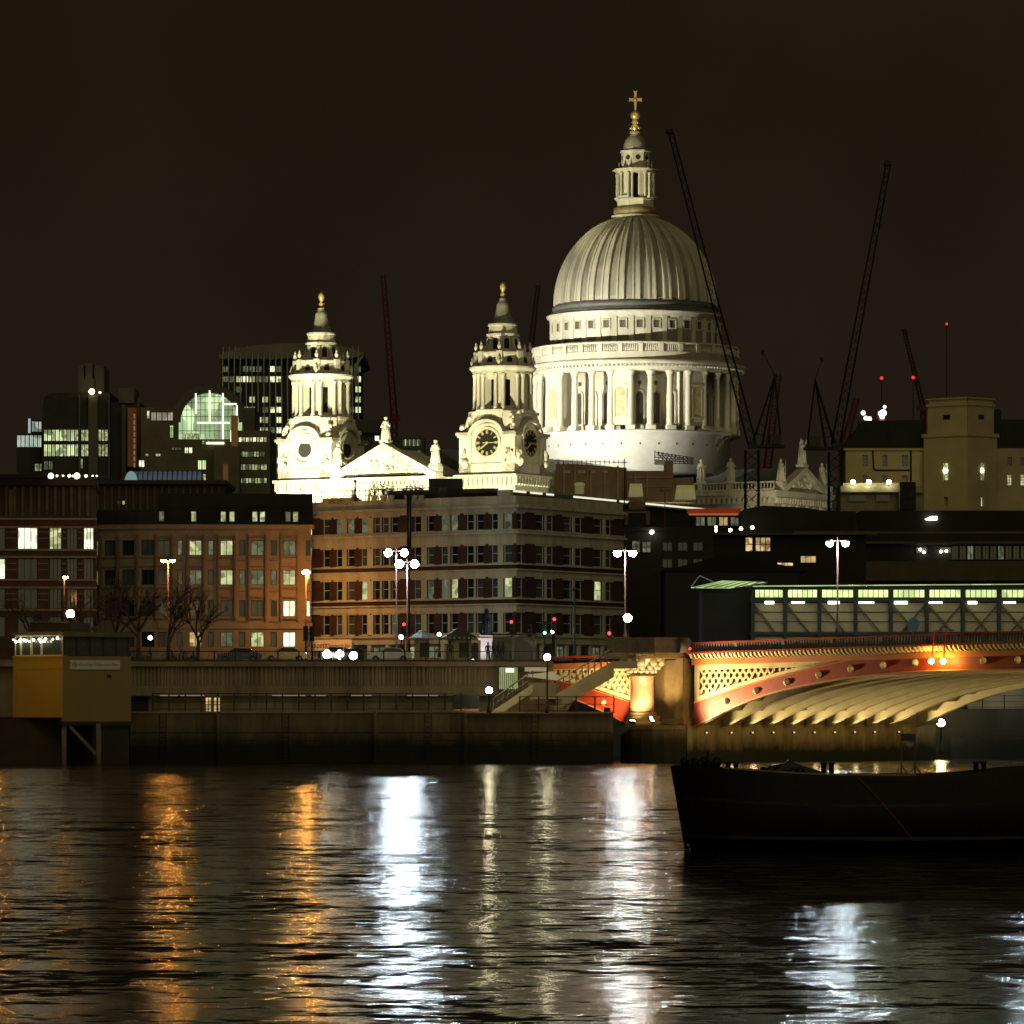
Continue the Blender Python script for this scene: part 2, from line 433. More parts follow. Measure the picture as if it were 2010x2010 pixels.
STA = statue_mesh(4.8, 0, 1); STB = statue_mesh(4.8, 2, 2); STC = statue_mesh(5.4, 1, 3)
# --- west portico with pediment: faces -x
xf = -10.2
ph = 11.2
zp0 = zc(936, 890); zpa = zc(873, 890)
b = MB()
b.prism([(-ph, zp0+.4), (ph, zp0+.4), (0, zpa-.6)], xf+.7, 3, 'x')
# raking cornices
for s in (-1, 1):
    b.beam((xf+.5, s*(ph+.9), zp0+.55), (xf+.5, 0, zpa), 1.9, .75, (1, 0, 0)) if False else None
def rake(b, xf, ph, z0, za, th=.8, dep=2.2):
    for s in (-1, 1):
        b.prism([(s*(ph+1.0), z0), (s*(ph+1.0), z0+th*.8), (0, za+th*.55), (0, za-th*.6), (s*(ph-.8), z0)], xf-.6, xf+dep, 'x')
rake(b, xf, ph, zp0, zpa)
b.box(xf-.6, 3, -ph-1, ph+1, zp0-.75, zp0-.003)
# dentils and lower entablature
b.box(xf+.1, 2.9, -ph-.2, ph+.2, zp0-2.4, zp0-.75)
y = -ph-.3
while y < ph: b.box(xf-.35, xf+.08, y, y+.42, zp0-1.5, zp0-.78); y += .95
b.build('pediment', portland, cath)
# relief in the tympanum
b = MB(); rnd = random.Random(4)
for i in range(42):
    yy = rnd.uniform(-ph+2.2, ph-2.2); zz = zp0+.9+rnd.random()*max(.2, (zpa-zp0-2.2)*(1-abs(yy)/ph)-.6)
    b.sphere((xf+.68, yy, zz), rnd.uniform(.25, .55), 7, 5, 1.2)
b.build('tympanum_relief', portland, cath)
b = MB()
b.box(xf+2.2, 2.9, -ph-.2, ph+.2, 0, zp0-2.4)
b.build('portico_wall', portlandw, cath)
for i in range(6):      # paired columns of the upper portico, tops just in view
    yc = -ph+1.3+i*(2*ph-2.6)/5
    for d in (-.75, .75):
        b = MB(); b.lathe([(.75, zp0-14), (.7, zp0-9), (.62, zp0-4.1), (.95, zp0-2.9), (1.05, zp0-2.41)], 12)
        b.build('column', portland, cath, T(xf+1.2, yc+d, 0))
put(STA, 'statue', cath, T(xf+.6, 0, zpa+.9) @ RZ(R(-90)))
for yy in (-ph-.1, ph+.1):
    b = MB(); b.box(xf-.3, xf+1.9, yy-1.1, yy+1.1, zp0+.8, zp0+1.9); b.build('statue_pedestal', portland, cath)
    put(STB, 'statue', cath, T(xf+.8, yy, zp0+2.3) @ RZ(R(-90)))
# low attic wall linking portico and towers, with sculptured scroll groups
b = MB()
for s in (-1, 1):
    b.box(-6.8, -3, min(s*ph, s*16), max(s*ph, s*16), zp0-3.5, zp0-.8); b.box(-7.2, -3, min(s*ph, s*16), max(s*ph, s*16), zp0-.8, zp0-.2)
b.build('attic_wall', portland, cath)

# --- bell towers
def bell_tower(sy, Y, clock):
    t = bpy.data.objects.new('bell_tower', None); C.objects.link(t); t.parent = cath; t.location = (0, sy*21.2, 0)
    z = lambda v: zc(v, Y)
    H = 6.05
    zb_ = z(934); zc1 = z(851)
    b = MB(); b.box(-H, H, -H, H, 0, zb_-3.2); b.box(-H, H, -H, H, zb_-.02, zc1-.9)
    # chamfer piers at corners, recessed panel faces
    for sx in (-1, 1):
        for s2 in (-1, 1):
            cx, cy = sx*(H-1.1), s2*(H-1.1)
            b.box(cx-1.35, cx+1.35, cy-1.35, cy+1.35, zb_, zc1-.9)
    b.box(-H-.25, H+.25, -H-.25, H+.25, zb_, zb_+2.2)
    # arched hoods over the clock faces
    for k in range(4):
        b.M = RZ(k*PI/2)
        pts = [(-3.5, zc1-1.0), (3.5, zc1-1.0)] + [(3.5*math.cos(a), zc1-1.0+2.7*math.sin(a)) for a in [PI*i/12 for i in range(1, 12)]]
        b.prism(pts, -H-.1, -H+2.4, 'y')
    b.M = Matrix.Identity(4)
    b.build('tower_base', portland, t)
    b = MB()
    b.box(-H-1.1, H+1.1, -H-1.1, H+1.1, zb_-.55, zb_-.02); b.box(-H-.5, H+.5, -H-.5, H+.5, zb_-3.2, zb_-.55)
    for k in range(4):
        b.M = RZ(k*PI/2); x = -H-.6
        while x < H+.3: b.box(x, x+.5, -H-1.0, -H-.52, zb_-2.2, zb_-.56); x += 1.1
    b.M = Matrix.Identity(4)
    # upper cornice, broken by the round hoods
    for k in range(4):
        b.M = RZ(k*PI/2)
        for (x0, x1) in ((-H-.8, -3.4), (3.4, H+.8)):
            b.box(x0, x1, -H-.8, -H+2, zc1-.6, zc1); b.box(x0*.97, x1*.97, -H-.4, -H+2, zc1-.95, zc1-.6)
        # arc cornice
        N = 14
        for i in range(N):
            a0 = PI*i/N; a1 = PI*(i+1)/N
            p0 = (3.75*math.cos(a0), -H-.2, zc1-.75+2.95*math.sin(a0)); p1 = (3.75*math.cos(a1), -H-.2, zc1-.75+2.95*math.sin(a1))
            b.beam(p0, p1, 1.3, .55, (0, 1, 0)) if False else b.beam(p0, p1, .55, 1.3, (0, 1, 0))
    b.M = Matrix.Identity(4)
    b.build('tower_cornice', portland, t)
    # lead hood roofs
    b = MB()
    for k in range(4):
        b.M = RZ(k*PI/2)
        pts = [(-3.45, zc1-.9), (3.45, zc1-.9)] + [(3.45*math.cos(a), zc1-.9+2.95*math.sin(a)) for a in [PI*i/10 for i in range(1, 10)]]
        b.prism(pts, -H+2.45, -2.5, 'y')
    b.build('hood_roof', leadd, t)
    zcl = z(872)
    for k in (3, 0):
        M = RZ(k*PI/2)
        b = MB(); b.M = M
        N = 36; ro, ri = 3.05, 2.65
        for i in range(N):
            a0 = 2*PI*i/N; a1 = 2*PI*(i+1)/N
            b.beam((2.9*math.cos(a0), -H-.1, zcl+2.9*math.sin(a0)), (2.9*math.cos(a1), -H-.1, zcl+2.9*math.sin(a1)), .42, .5, (0, 1, 0))
        if clock:
            b.build('clock_surround', portland, t)
            b = MB(); b.M = M
            b.prism([(2.75*math.cos(2*PI*i/32), zcl+2.75*math.sin(2*PI*i/32)) for i in range(32)], -H-.16, -H-.02, 'y')
            cf = b.build('clock_face', mat('clock_black', (.012, .014, .012), .4, 0), t)
            b = MB(); b.M = M
            for i in range(12):     # numerals as gilt strokes
                a = 2*PI*i/12
                strokes = {0:3,1:1,2:2,3:3,4:3,5:2,6:3,7:3,8:4,9:3,10:2,11:3}[i]
                for s_ in range(strokes):
                    off = (s_-(strokes-1)/2)*.17
                    ca, sa = math.sin(a), math.cos(a)
                    px, pz = -ca, sa
                    tx, tz = sa, ca
                    b.beam((1.75*ca*1+off*sa, -H-.2, zcl+1.75*sa-off*ca), (2.45*ca+off*sa, -H-.2, zcl+2.45*sa-off*ca), .11, .05, (0, 1, 0))
            for i in range(40):
                a0 = 2*PI*i/40; a1 = 2*PI*(i+1)/40
                b.beam((2.6*math.cos(a0), -H-.2, zcl+2.6*math.sin(a0)), (2.6*math.cos(a1), -H-.2, zcl+2.6*math.sin(a1)), .09, .05, (0, 1, 0))
            b.build('numerals', goldp, cf)
            b = MB(); b.M = M
            b.beam((.25, -H-.26, zcl+.05), (-1.35, -H-.26, zcl-1.1), .26, .05, (0, 1, 0))     # hour hand
            b.beam((-1.0, -H-.3, zcl), (2.25, -H-.3, zcl-.03), .13, .05, (0, 1, 0))
            b.prism([(.22*math.cos(2*PI*i/12), zcl+.22*math.sin(2*PI*i/12)) for i in range(12)], -H-.36, -H-.2, 'y')
            b.build('clock_hands', goldp, cf)
        else:
            b.build('round_surround', portland, t)
            b = MB(); b.M = M
            for i in range(24):
                a0 = 2*PI*i/24; a1 = 2*PI*(i+1)/24
                b.beam((1.75*math.cos(a0), -H-.08, zcl-.1+1.75*math.sin(a0)), (1.75*math.cos(a1), -H-.08, zcl-.1+1.75*math.sin(a1)), .25, .3, (0, 1, 0))
            b.build('window_ring', portland, t)
            b = MB(); b.M = M
            b.prism([(1.55*math.cos(2*PI*i/28), zcl-.1+1.6*math.sin(2*PI*i/28)) for i in range(28)], -H-.05, -H+.3, 'y')
            b.build('round_opening', darkin, t)
    # pedestal stage
    zp = z(805)
    b = MB()
    for k in range(4):
        b.M = RZ(k*PI/2+PI/4)
        b.box(4.4, 6.6, -1.7, 1.7, zc1, zp-.5)
    b.M = Matrix.Identity(4)
    b.lathe([(6.1, zc1-.5), (6.1, zp-.8), (6.5, zp-.7), (6.5, zp-.2), (6.2, zp)], 8, rot=R(22.5), smooth=False)
    b.build('pedestal_stage', portland, t)
    # belfry: core with arched openings, coupled columns
    zr = z(736); ze = z(722)
    b = MB()
    for k in range(8):
        a = k*PI/4 + PI/8
        b.M = RZ(a); b.box(3.6, 5.0, -.95, .95, zp, zr)
    b.M = Matrix.Identity(4)
    for k in range(8):      # arch heads between the piers
        b.M = RZ(k*PI/4); b.box(3.7, 4.6, -1.3, 1.3, zr-1.1, zr)
    b.M = Matrix.Identity(4); b.lathe([(4.9, zp), (4.9, zp+.5), (4.7, zp+.6)], 16, smooth=False)
    b.build('belfry_wall', portland, t)
    b = MB(); b.lathe([(3.0, zp+.1), (3.0, zr-.1)], 16); b.build('belfry_dark_core', darkin, t)
    col = MB(); col.lathe([(.5, 0), (.5, .25), (.40, .4), (.36, (zr-zp)*.5), (.31, zr-zp-.75), (.34, zr-zp-.7), (.52, zr-zp-.15), (.55, zr-zp)], 10)
    cd = col.data('column', portland)
    for k in range(8):
        for s in (-1, 1):
            a = k*PI/4 + PI/8 + s*R(7.5)
            rr = 5.55 if k % 2 == 0 else 5.55
            put(cd, 'column', t, T(rr*math.cos(a), rr*math.sin(a), zp))
    b = MB(); b.lathe([(5.5, zr), (6.0, zr), (6.0, zr+.55), (6.15, zr+.6), (6.6, ze-.35), (6.65, ze), (5.0, ze+.25)], 16, rot=PI/16, smooth=False); b.build('entablature', portland, t)
    # lower attic with little arches and urns
    za = z(692); zn = z(655); zk = z(636); zs_ = z(588); zg = z(553 if clock else 553)
    b = MB(); b.lathe([(5.2, ze+.1), (5.1, za-.7), (5.4, za-.6), (5.4, za-.2), (4.7, za)], 16, smooth=False)
    for k in range(8):
        b.M = RZ(k*PI/4+PI/8)
        b.box(4.9, 5.75, -.6, .6, ze, za)
        b.prism([(2.6, za-.2), (4.9, za-.2), (4.0, za+.5), (3.4, za+1.6), (3.15, zn-.9), (2.6, zn-.9)], -.32, .32, 'y')
    b.M = Matrix.Identity(4)
    b.build('attic_stage', portland, t)
    b = MB()
    pts = [(-.55, ze+.8), (.55, ze+.8), (.55, za-1.6)] + [(.55*math.cos(x_), za-1.6+.55*math.sin(x_)) for x_ in (PI/4, PI/2, 3*PI/4)] + [(-.55, za-1.6)]
    b.prism(pts, -5.18, -4.6, 'y'); o1 = b.data('arched_opening', darkin)
    b = MB()
    pts = [(-.5, za+.6), (.5, za+.6), (.5, zn-1.5)] + [(.5*math.cos(x_), zn-1.5+.5*math.sin(x_)) for x_ in (PI/4, PI/2, 3*PI/4)] + [(-.5, zn-1.5)]
    b.prism(pts, -2.98, -2.4, 'y'); o2 = b.data('arched_opening', darkin)
    for k in range(8): put(o1, 'arched_opening', t, RZ(k*PI/4)); put(o2, 'arched_opening', t, RZ(k*PI/4))
    u_ = MB(); u_.lathe([(.28,0),(.15,.3),(.38,.8),(.42,1.1),(.18,1.4),(.22,1.6),(.06,2.1)], 8); ud = u_.data('urn', portland)
    for k in range(8):
        a = k*PI/4+PI/8
        put(ud, 'urn', t, T(5.35*math.cos(a), 5.35*math.sin(a), za-.05))
        if k % 2 == 0: put(ud, 'urn', t, T(6.1*math.cos(a), 6.1*math.sin(a), ze))
    b = MB(); b.lathe([(2.95, za-.1), (2.95, zn-.7), (3.25, zn-.6), (3.3, zn-.15), (2.9, zn), (2.75, zk-.5), (3.0, zk-.4), (2.95, zk-.05), (2.3, zk+.05)], 16, smooth=False)
    b.build('lantern_stage', portland, t)
    b = MB(); hh = zs_-zk
    b.lathe([(2.55, zk), (2.1, zk+hh*.12), (1.7, zk+hh*.3), (1.45, zk+hh*.5), (1.25, zk+hh*.68), (1.3, zk+hh*.76), (1.0, zk+hh*.9), (.6, zs_), (.85, zs_+.15), (.5, zs_+.3)], 16)
    b.build('spire_roof', lead, t)
    b = MB(); hg = zg-zs_
    b.lathe([(.5, zs_+.25), (.35, zs_+hg*.18), (.6, zs_+hg*.28), (.25, zs_+hg*.4), (.35, zs_+hg*.5), (.6, zs_+hg*.66), (.62, zs_+hg*.78), (.4, zs_+hg*.92), (.08, zg+.1)], 10)
    b.build('gilt_pineapple', gold, t)
    # sculpture groups on the corners
    rnd = random.Random(9+sy)
    b = MB()
    for (cx, cy) in ((-H-.2, -H+1), (-H-.2, H-1), (-H+.8, -H-.3), (H-1, -H-.3)):
        for i in range(7):
            b.sphere((cx+rnd.uniform(-.7,.7), cy+rnd.uniform(-.7,.7), zb_+2.2+i*.42), rnd.uniform(.4,.75)*(1-i*.07), 7, 5, 1.3)
        b.tube((cx, cy, zb_+2), (cx, cy, zb_+5.2), .75, .25, 7); b.build('sculpture_group', portland, t); b = MB()
    for (cx, cy) in ((-H+.6, -H+.6), (-H+.6, H-.6), (H-.6, -H+.6)):
        for i in range(8):
            b.sphere((cx*(1-.02*i)+rnd.uniform(-.5,.5), cy*(1-.02*i)+rnd.uniform(-.5,.5), zc1+.4+i*.5), rnd.uniform(.45,.8)*(1-i*.08), 7, 5, 1.2)
        b.tube((cx*.98, cy*.98, zc1-.1), (cx*.9, cy*.9, zc1+3.4), .6, .2, 7); b.build('sculpture_group', portland, t); b = MB()
    return t
bell_tower(-1, 889.3, True)
bell_tower(1, 889.3, False)

# --- south transept front: pediment facing south (-y)
YT = 962.0
zq0 = zc(963, YT); zqa = zc(922, YT)
b = MB(); yf = -41.0; hw = 9.6
zq0 = zt+.0
b.prism([(LD-hw, zq0), (LD+hw, zq0), (LD, zqa-.5)], yf+.6, yf+6, 'y')
for s in (-1, 1):
    b.prism([(LD+s*(hw+1.1), zq0), (LD+s*(hw+1.1), zq0+.6), (LD, zqa+.5), (LD, zqa-.55), (LD+s*(hw-.7), zq0)], yf-.5, yf+1.5, 'y')
b.build('transept_pediment', portland, cath)
b = MB(); b.prism([(LD-hw-1, zq0+.3), (LD+hw+1, zq0+.3), (LD, zqa+.45)], yf+1.52, -20, 'y'); b.build('transept_roof', leadd, cath)
b = MB(); rnd = random.Random(5)
for i in range(22):
    xx = rnd.uniform(-4.5, 4.5); b.sphere((LD+xx, yf+.58, zq0+.9+rnd.random()*max(.3, 3.2*(1-abs(xx)/6.5))), rnd.uniform(.25, .5), 7, 5, 1.2)
b.build('pediment_relief', portland, cath)
put(STC, 'statue', cath, T(LD, yf+.6, zqa+1.0))
for xx, m_ in ((-hw-.3, STB), (hw+.3, STB), (-hw-9.5, STA)):
    if xx < -12: put(m_, 'statue', cath, T(LD-13, -30, zt+2.2) @ RZ(R(-60)))
    else:
        b = MB(); b.box(LD+xx-1, LD+xx+1, yf-.3, yf+1.7, zq0+.5, zq0+1.6); b.build('statue_pedestal', portland, cath)
        put(m_, 'statue', cath, T(LD+xx, yf+.7, zq0+2.0))
for x_ in (-9, -5.8, -2.4, 2.4, 5.8, 9):
    b = MB(); b.box(LD+x_-.6, LD+x_+.6, -40.9, -40.32, 5, zt-2.8); b.build('pilaster', portland, cath)
put(STA, 'statue', cath, T(LD-13, -23, zt+2.2) @ RZ(R(-60)))

# --- drum, peristyle, dome and lantern: one upright ensemble at the crossing
YD = 981.4
z = lambda v: zc(v, YD)
r_ = lambda px: S(px, YD)
dome0 = RZ(-CE)      # so that angles below are measured in the world
cam_az = math.atan2(-(YD), -(CM.x+LD*.5)) # direction towards the camera
def ang(phi): return R(-90+phi)           # phi degrees to the right of the -Y direction
DM = T(LD, 0, 0) @ dome0
drum = MB(); drum.lathe([(20.6, z(935)), (20.6, z(868)), (21.2, z(866)), (21.3, z(862)), (22.9, z(860)), (22.9, z(856)), (17.5, z(855.5))], 96)
drum = drum.build('drum', mat('pale_drum_stone', (.47, .46, .42), .85, .1, .3, bump=.2), cath, DM)
b = MB()
for k in range(32):
    a = ang(-4.3+5.6+11.25*k)
    b.M = RZ(a); b.box(20.5, 20.68, -.12, .12, z(883), z(879))
b.M = Matrix.Identity(4)
b.build('putlog_holes', darkin, drum)
b = MB()
zc0, zc9 = z(855), z(741)
b.lathe([(17.7, zc0-.2), (17.7, zc9+.3)], 64)
inner = b.build('inner_drum_wall', portland, cath, DM)
# niches filled between every fourth pair, windows elsewhere
nb = MB(); nb.box(17.5, 22.1, -2.0, 2.0, zc0+1.0, zc9)
nb.box(22.1, 22.3, -1.45, -1.15, zc0+2.7, zc9-3.9); nb.box(22.1, 22.3, 1.15, 1.45, zc0+2.7, zc9-3.9); nb.box(22.1, 22.35, -1.6, 1.6, zc9-3.2, zc9-2.9); nb.box(22.1, 22.4, -1.5, 1.5, zc0+2.4, zc0+2.75)
nd = nb.data('niche_pier', portland)
wb = MB(); wb.prism([(-1.05, zc0+3.0), (1.05, zc0+3.0), (1.05, zc9-4.4), (.75, zc9-3.7), (0, zc9-3.35), (-.75, zc9-3.7), (-1.05, zc9-4.4)], 22.08, 22.11, 'x'); nd2 = wb.data('niche_panel', mat('ochre_stained_niche', (.44, .36, .20), .85, .3, .8))  # flat panel, darker and yellower than the pier, marks the niche
wb = MB(); wb.prism([(-.75, zc0+1.6), (.75, zc0+1.6), (.75, zc9-5.2), (.5, zc9-4.6), (0, zc9-4.35), (-.5, zc9-4.6), (-.75, zc9-5.2)], 17.6, 17.85, 'x'); wd1 = wb.data('tall_window', mat('leaded_window_dark', (.05, .05, .04), .3, 0))
wb = MB(); wb.prism([(.42*math.cos(2*PI*i/10), zc9-2.4+.5*math.sin(2*PI*i/10)) for i in range(10)], 17.6, 17.85, 'x'); wd2 = wb.data('oculus', MATS['leaded_window_dark'])
ab = MB(); ab.box(17.7, 18.1, -1.15, -.8, zc0+1, zc9-5); ab.box(17.7, 18.1, .8, 1.15, zc0+1, zc9-5)
for i in range(8):
    a0 = PI*i/8; a1 = PI*(i+1)/8
    ab.beam((17.95, .98*math.cos(a0), zc9-5+.98*math.sin(a0)), (17.95, .98*math.cos(a1), zc9-5+.98*math.sin(a1)), .32, .3, (1, 0, 0))
ad = ab.data('window_surround', portland)
for k in range(32):
    M_ = RZ(ang(-4.3+11.25*k+5.625))
    if k % 4 == 3: put(nd, 'niche_pier', inner, M_); put(nd2, 'niche_panel', inner, M_)
    else: put(wd1, 'tall_window', inner, M_); put(wd2, 'oculus', inner, M_); put(ad, 'window_surround', inner, M_)
hcol = zc9-zc0
col = MB(); col.box(-1.0, 1.0, -1.0, 1.0, 0, .9)
col.lathe([(.88, .9), (.92, 1.1), (.74, 1.3), (.72, hcol*.45), (.60, hcol-1.55), (.66, hcol-1.5), (.72, hcol-1.2), (.66, hcol-1.1), (.98, hcol-.3), (1.05, hcol-.25), (1.05, hcol)], 14)
cd = col.data('column', portland)
for k in range(32):
    a = ang(-4.3+11.25*k)
    put(cd, 'column', inner, RZ(a) @ T(22.0-.2, 0, zc0) )
b = MB()
ze0 = z(741); ze1 = z(722)
b.lathe([(17.6, ze0), (22.75, ze0), (22.75, ze0+.8), (22.9, ze0+.85), (22.9, ze0+1.1), (23.2, ze0+1.2), (23.9, ze1-.7), (24.1, ze1-.1), (22.4, ze1+.35)], 128)
ent = b.build('peristyle_entablature', portland, cath, DM)
b = MB()
for k in range(160):
    b.M = RZ(2*PI*k/160); b.box(23.0, 23.75, -.2, .2, ze1-1.35, ze1-.85)
b.build('dentils', portland, ent)
# stone gallery balustrade
zg0 = z(714); zg1 = z(686)
b = MB()
b.lathe([(22.3, ze1+.1), (22.3, zg0+.9), (22.55, zg0+1.0), (21.6, zg0+1.05)], 128)
b.lathe([(22.55, zg1-.45), (22.6, zg1), (21.9, zg1), (21.9, zg1-.45)], 128)
for k in range(32):
    a = ang(-4.3+5.6+11.25*k)
    b.M = RZ(a); b.box(21.9, 22.65, -.5, .5, zg0+.9, zg1-.4)
    for j in range(7):
        aj = a + R(11.25)*((j+.5)/7*.74+.13)
        b.M = Matrix.Identity(4)
        c_, s_ = math.cos(aj)*22.2, math.sin(aj)*22.2
        h_ = zg1-.5-zg0-1.0
        b.lathe([(.15, zg0+1.0), (.24, zg0+1.0+h_*.3), (.12, zg0+1.0+h_*.75), (.18, zg0+1.0+h_)], 6, c_, s_)
b.M = Matrix.Identity(4)
b.build('stone_gallery', portland, cath, DM)
b = MB(); b.lathe([(22.2, zg0+.4), (17.5, zg0+.6)], 64); b.build('gallery_floor', leadd, cath, DM)
# upper drum with square windows
zu0 = z(700); zu1 = z(634)
b = MB(); b.lathe([(18.4, zu0-2), (18.4, zu1), (18.7, zu1+.1), (18.8, zu1+.6), (19.3, zu1+.9), (19.4, z(623)), (18.0, z(622))], 96)
for k in range(32):
    a = ang(-4.3+11.25*k); b.M = RZ(a); b.box(18.2, 18.62, -.55, .55, zu0-1, zu1)
b.M = Matrix.Identity(4)
ud_ = b.build('upper_drum', portland, cath, DM)
zz = z(649)
fb = MB(); fb.box(18.3, 18.62, -.95, -.68, zz-1.1, zz+1.1); fb.box(18.3, 18.62, .68, .95, zz-1.1, zz+1.1); fb.box(18.3, 18.62, -.68, .68, zz+.82, zz+1.1); fb.box(18.3, 18.62, -.68, .68, zz-1.1, zz-.82)
ob = MB(); ob.box(18.2, 18.46, -.68, .68, zz-.82, zz+.82)
fd_ = fb.data('window_frame', portland); od_ = ob.data('square_window', mat('dim_window', (.09, .08, .05), .4, .5, .6))
for k in range(32):
    M_ = RZ(ang(-4.3+5.625+11.25*k)); put(fd_, 'window_frame', ud_, M_); put(od_, 'square_window', ud_, M_)
# dome
b = MB(); b.lathe([(17.9, z(623.5)), (18.5, z(622)), (18.6, z(618)), (18.0, z(615)), (17.7, z(612)), (18.1, z(610)), (18.1, z(606)), (17.6, z(603)), (17.3, z(600))], 96)
b.build('dome_base_rings', leadd, cath, DM)
zd0 = z(601); BB = 19.3; AA = 17.35
def dprof(t): return (AA*math.cos(t), zd0 + BB*math.sin(t))
tmax = math.acos(5.0/AA)
b = MB(); b.lathe([dprof(tmax*i/28) for i in range(29)], 128)
dome = b.build('dome', lead, cath, DM)
rb = MB()
N = 22
for i in range(N):      # one rib, standing proud of the shell, edge rolls either side
    t0 = tmax*i/N; t1 = tmax*(i+1)/N
    w0 = (.78*math.cos(t0)+.12)*.75; w1 = (.78*math.cos(t1)+.12)*.75
    for off, ww, hh in ((0, 1.0, .28), (-1, .3, .5), (1, .3, .5)):
        q = []
        for (t_, w_) in ((t0, w0), (t1, w1)):
            r0, z0_ = dprof(t_); nx, nz_ = math.cos(t_), math.sin(t_)
            c_ = off*w_
            for (yy, dd) in ((c_-w_*ww, 0-.05), (c_-w_*ww, hh), (c_+w_*ww, hh), (c_+w_*ww, -.05)):
                q.append((r0+nx*dd, yy, z0_+nz_*dd))
        rb.add(q, [(0,1,5,4), (1,2,6,5), (2,3,7,6), (0,3,2,1), (4,5,6,7)])
rd = rb.data('rib', ribm)
for k in range(32): put(rd, 'rib', dome, RZ(ang(-1+11.25*k)))
# lantern
zl = z
b = MB(); b.lathe([(5.3, zl(441)), (5.1, zl(438)), (4.6, zl(436)), (4.8, zl(430)), (5.2, zl(428)), (5.3, zl(424.5)), (4.6, zl(424))], 32)
b.lathe([(4.2, zl(424)), (4.2, zl(395)), (4.45, zl(394)), (4.45, zl(392)), (3.3, zl(391))], 8, rot=R(22.5), smooth=False)
lan = b.build('lantern', portland, cath, DM)
b = MB()
b.lathe([(4.75, zl(424)), (4.75, zl(409)), (4.6, zl(409)), (4.6, zl(424))], 32); b.build('golden_gallery', mat('gallery_railing_gilt', (.20, .15, .07), .6, .3, 1), lan)
b = MB()
for k in range(8):
    b.M = RZ(k*PI/4 + PI/8); b.box(2.4, 3.0, -.5, .5, zl(391), zl(341))
for k in range(4):
    b.M = RZ(k*PI/2+PI/4+R(10)); b.box(2.2, 4.1, -1.15, 1.15, zl(391), zl(387)); b.box(2.2, 3.3, -.9, .9, zl(391), zl(341))
b.M = Matrix.Identity(4)
b.lathe([(2.6, zl(342)), (3.9, zl(342)), (3.9, zl(338)), (4.5, zl(335)), (4.5, zl(333.5)), (3.0, zl(332))], 8, rot=R(22.5+10), smooth=False)
b.lathe([(2.8, zl(333)), (2.8, zl(301)), (3.1, zl(299.5)), (3.1, zl(297)), (2.6, zl(296))], 8, rot=R(22.5+10), smooth=False)
b.build('lantern_stage', portland, lan, Matrix.Diagonal((1.12, 1.12, 1, 1)))
b = MB(); b.lathe([(2.1, zl(390)), (2.1, zl(342))], 12)
for k in range(8):
    b.M = RZ(k*PI/4+R(10)); b.prism([(.5*math.cos(2*PI*i/10), zl(311)+.55*math.sin(2*PI*i/10)) for i in range(10)], 2.3, 2.63, 'x')
b.build('lantern_dark_openings', darkin, lan, Matrix.Diagonal((1.12, 1.12, 1, 1)))
col = MB(); hl = zl(342)-zl(391); col.lathe([(.34, 0), (.27, .3), (.24, hl-.6), (.36, hl-.1), (.38, hl)], 8); cd = col.data('column', portland)
for k in range(4):
    for d1, d2 in ((3.75, -.8), (3.75, .8), (3.1, -1.3), (3.1, 1.3)):
        put(cd, 'column', lan, RZ(k*PI/2+PI/4+R(10)) @ T(d1*1.12, d2*1.12, zl(391)))
u_ = MB(); u_.lathe([(.25,0),(.12,.4),(.28,.8),(.1,1.3),(.05,1.9)], 6); ud = u_.data('urn', portland)
for k in range(4):
    for s in (-1, 1):
        a = k*PI/2+PI/4+R(10)+s*.2; put(ud, 'urn', lan, T(3.8*math.cos(a), 3.8*math.sin(a), zl(333.5)))
b = MB(); b.lathe([(2.75, zl(297)), (2.6, zl(290)), (2.5, zl(284)), (2.2, zl(276)), (1.6, zl(269)), (.95, zl(264)), (1.3, zl(261)), (1.35, zl(259)), (.8, zl(257.5))], 24)
for k in range(8):
    b.M = RZ(k*PI/4+R(10)+PI/8); b.box(.9, 2.75, -.12, .12, zl(297), zl(292))
b.M = Matrix.Identity(4)
b.build('lantern_cap', lead, lan)
b = MB(); b.lathe([(.95, zl(258)), (.75, zl(253)), (1.1, zl(250)), (.55, zl(245)), (.7, zl(240)), (.75, zl(237)), (.4, zl(235))], 14)
for k in range(8):
    b.sphere((1.0*math.cos(k*PI/4), 1.0*math.sin(k*PI/4), zl(252)), .28, 6, 4); b.sphere((.65*math.cos(k*PI/4), .65*math.sin(k*PI/4), zl(241)), .2, 6, 4)
b.build('gilt_finial', gold, lan)
b = MB(); b.sphere((0, 0, zl(226.5)), 1.1, 20, 12, .95); b.build('golden_ball', gold, lan)
b = MB()
zx = zl(196)
b.prism([(-.16, zl(218)), (.16, zl(218)), (.32, zl(202)), (.42, zx-.35), (1.2, zx-.25), (1.6, zx-.5), (1.55, zx+.0), (1.6, zx+.45), (1.2, zx+.28), (.35, zx+.38), (.25, zl(184)), (.5, zl(178)), (0, zl(179.5)), (-.5, zl(178)), (-.25, zl(184)), (-.35, zx+.38), (-1.2, zx+.28), (-1.6, zx+.45), (-1.55, zx), (-1.6, zx-.5), (-1.2, zx-.25), (-.42, zx-.35), (-.32, zl(202))], -.22, .22, 'y')
b.sphere((0, 0, zx), .6, 10, 8)
b.build('golden_cross', gold, lan, Matrix.Diagonal((.86, .86, 1, 1)))

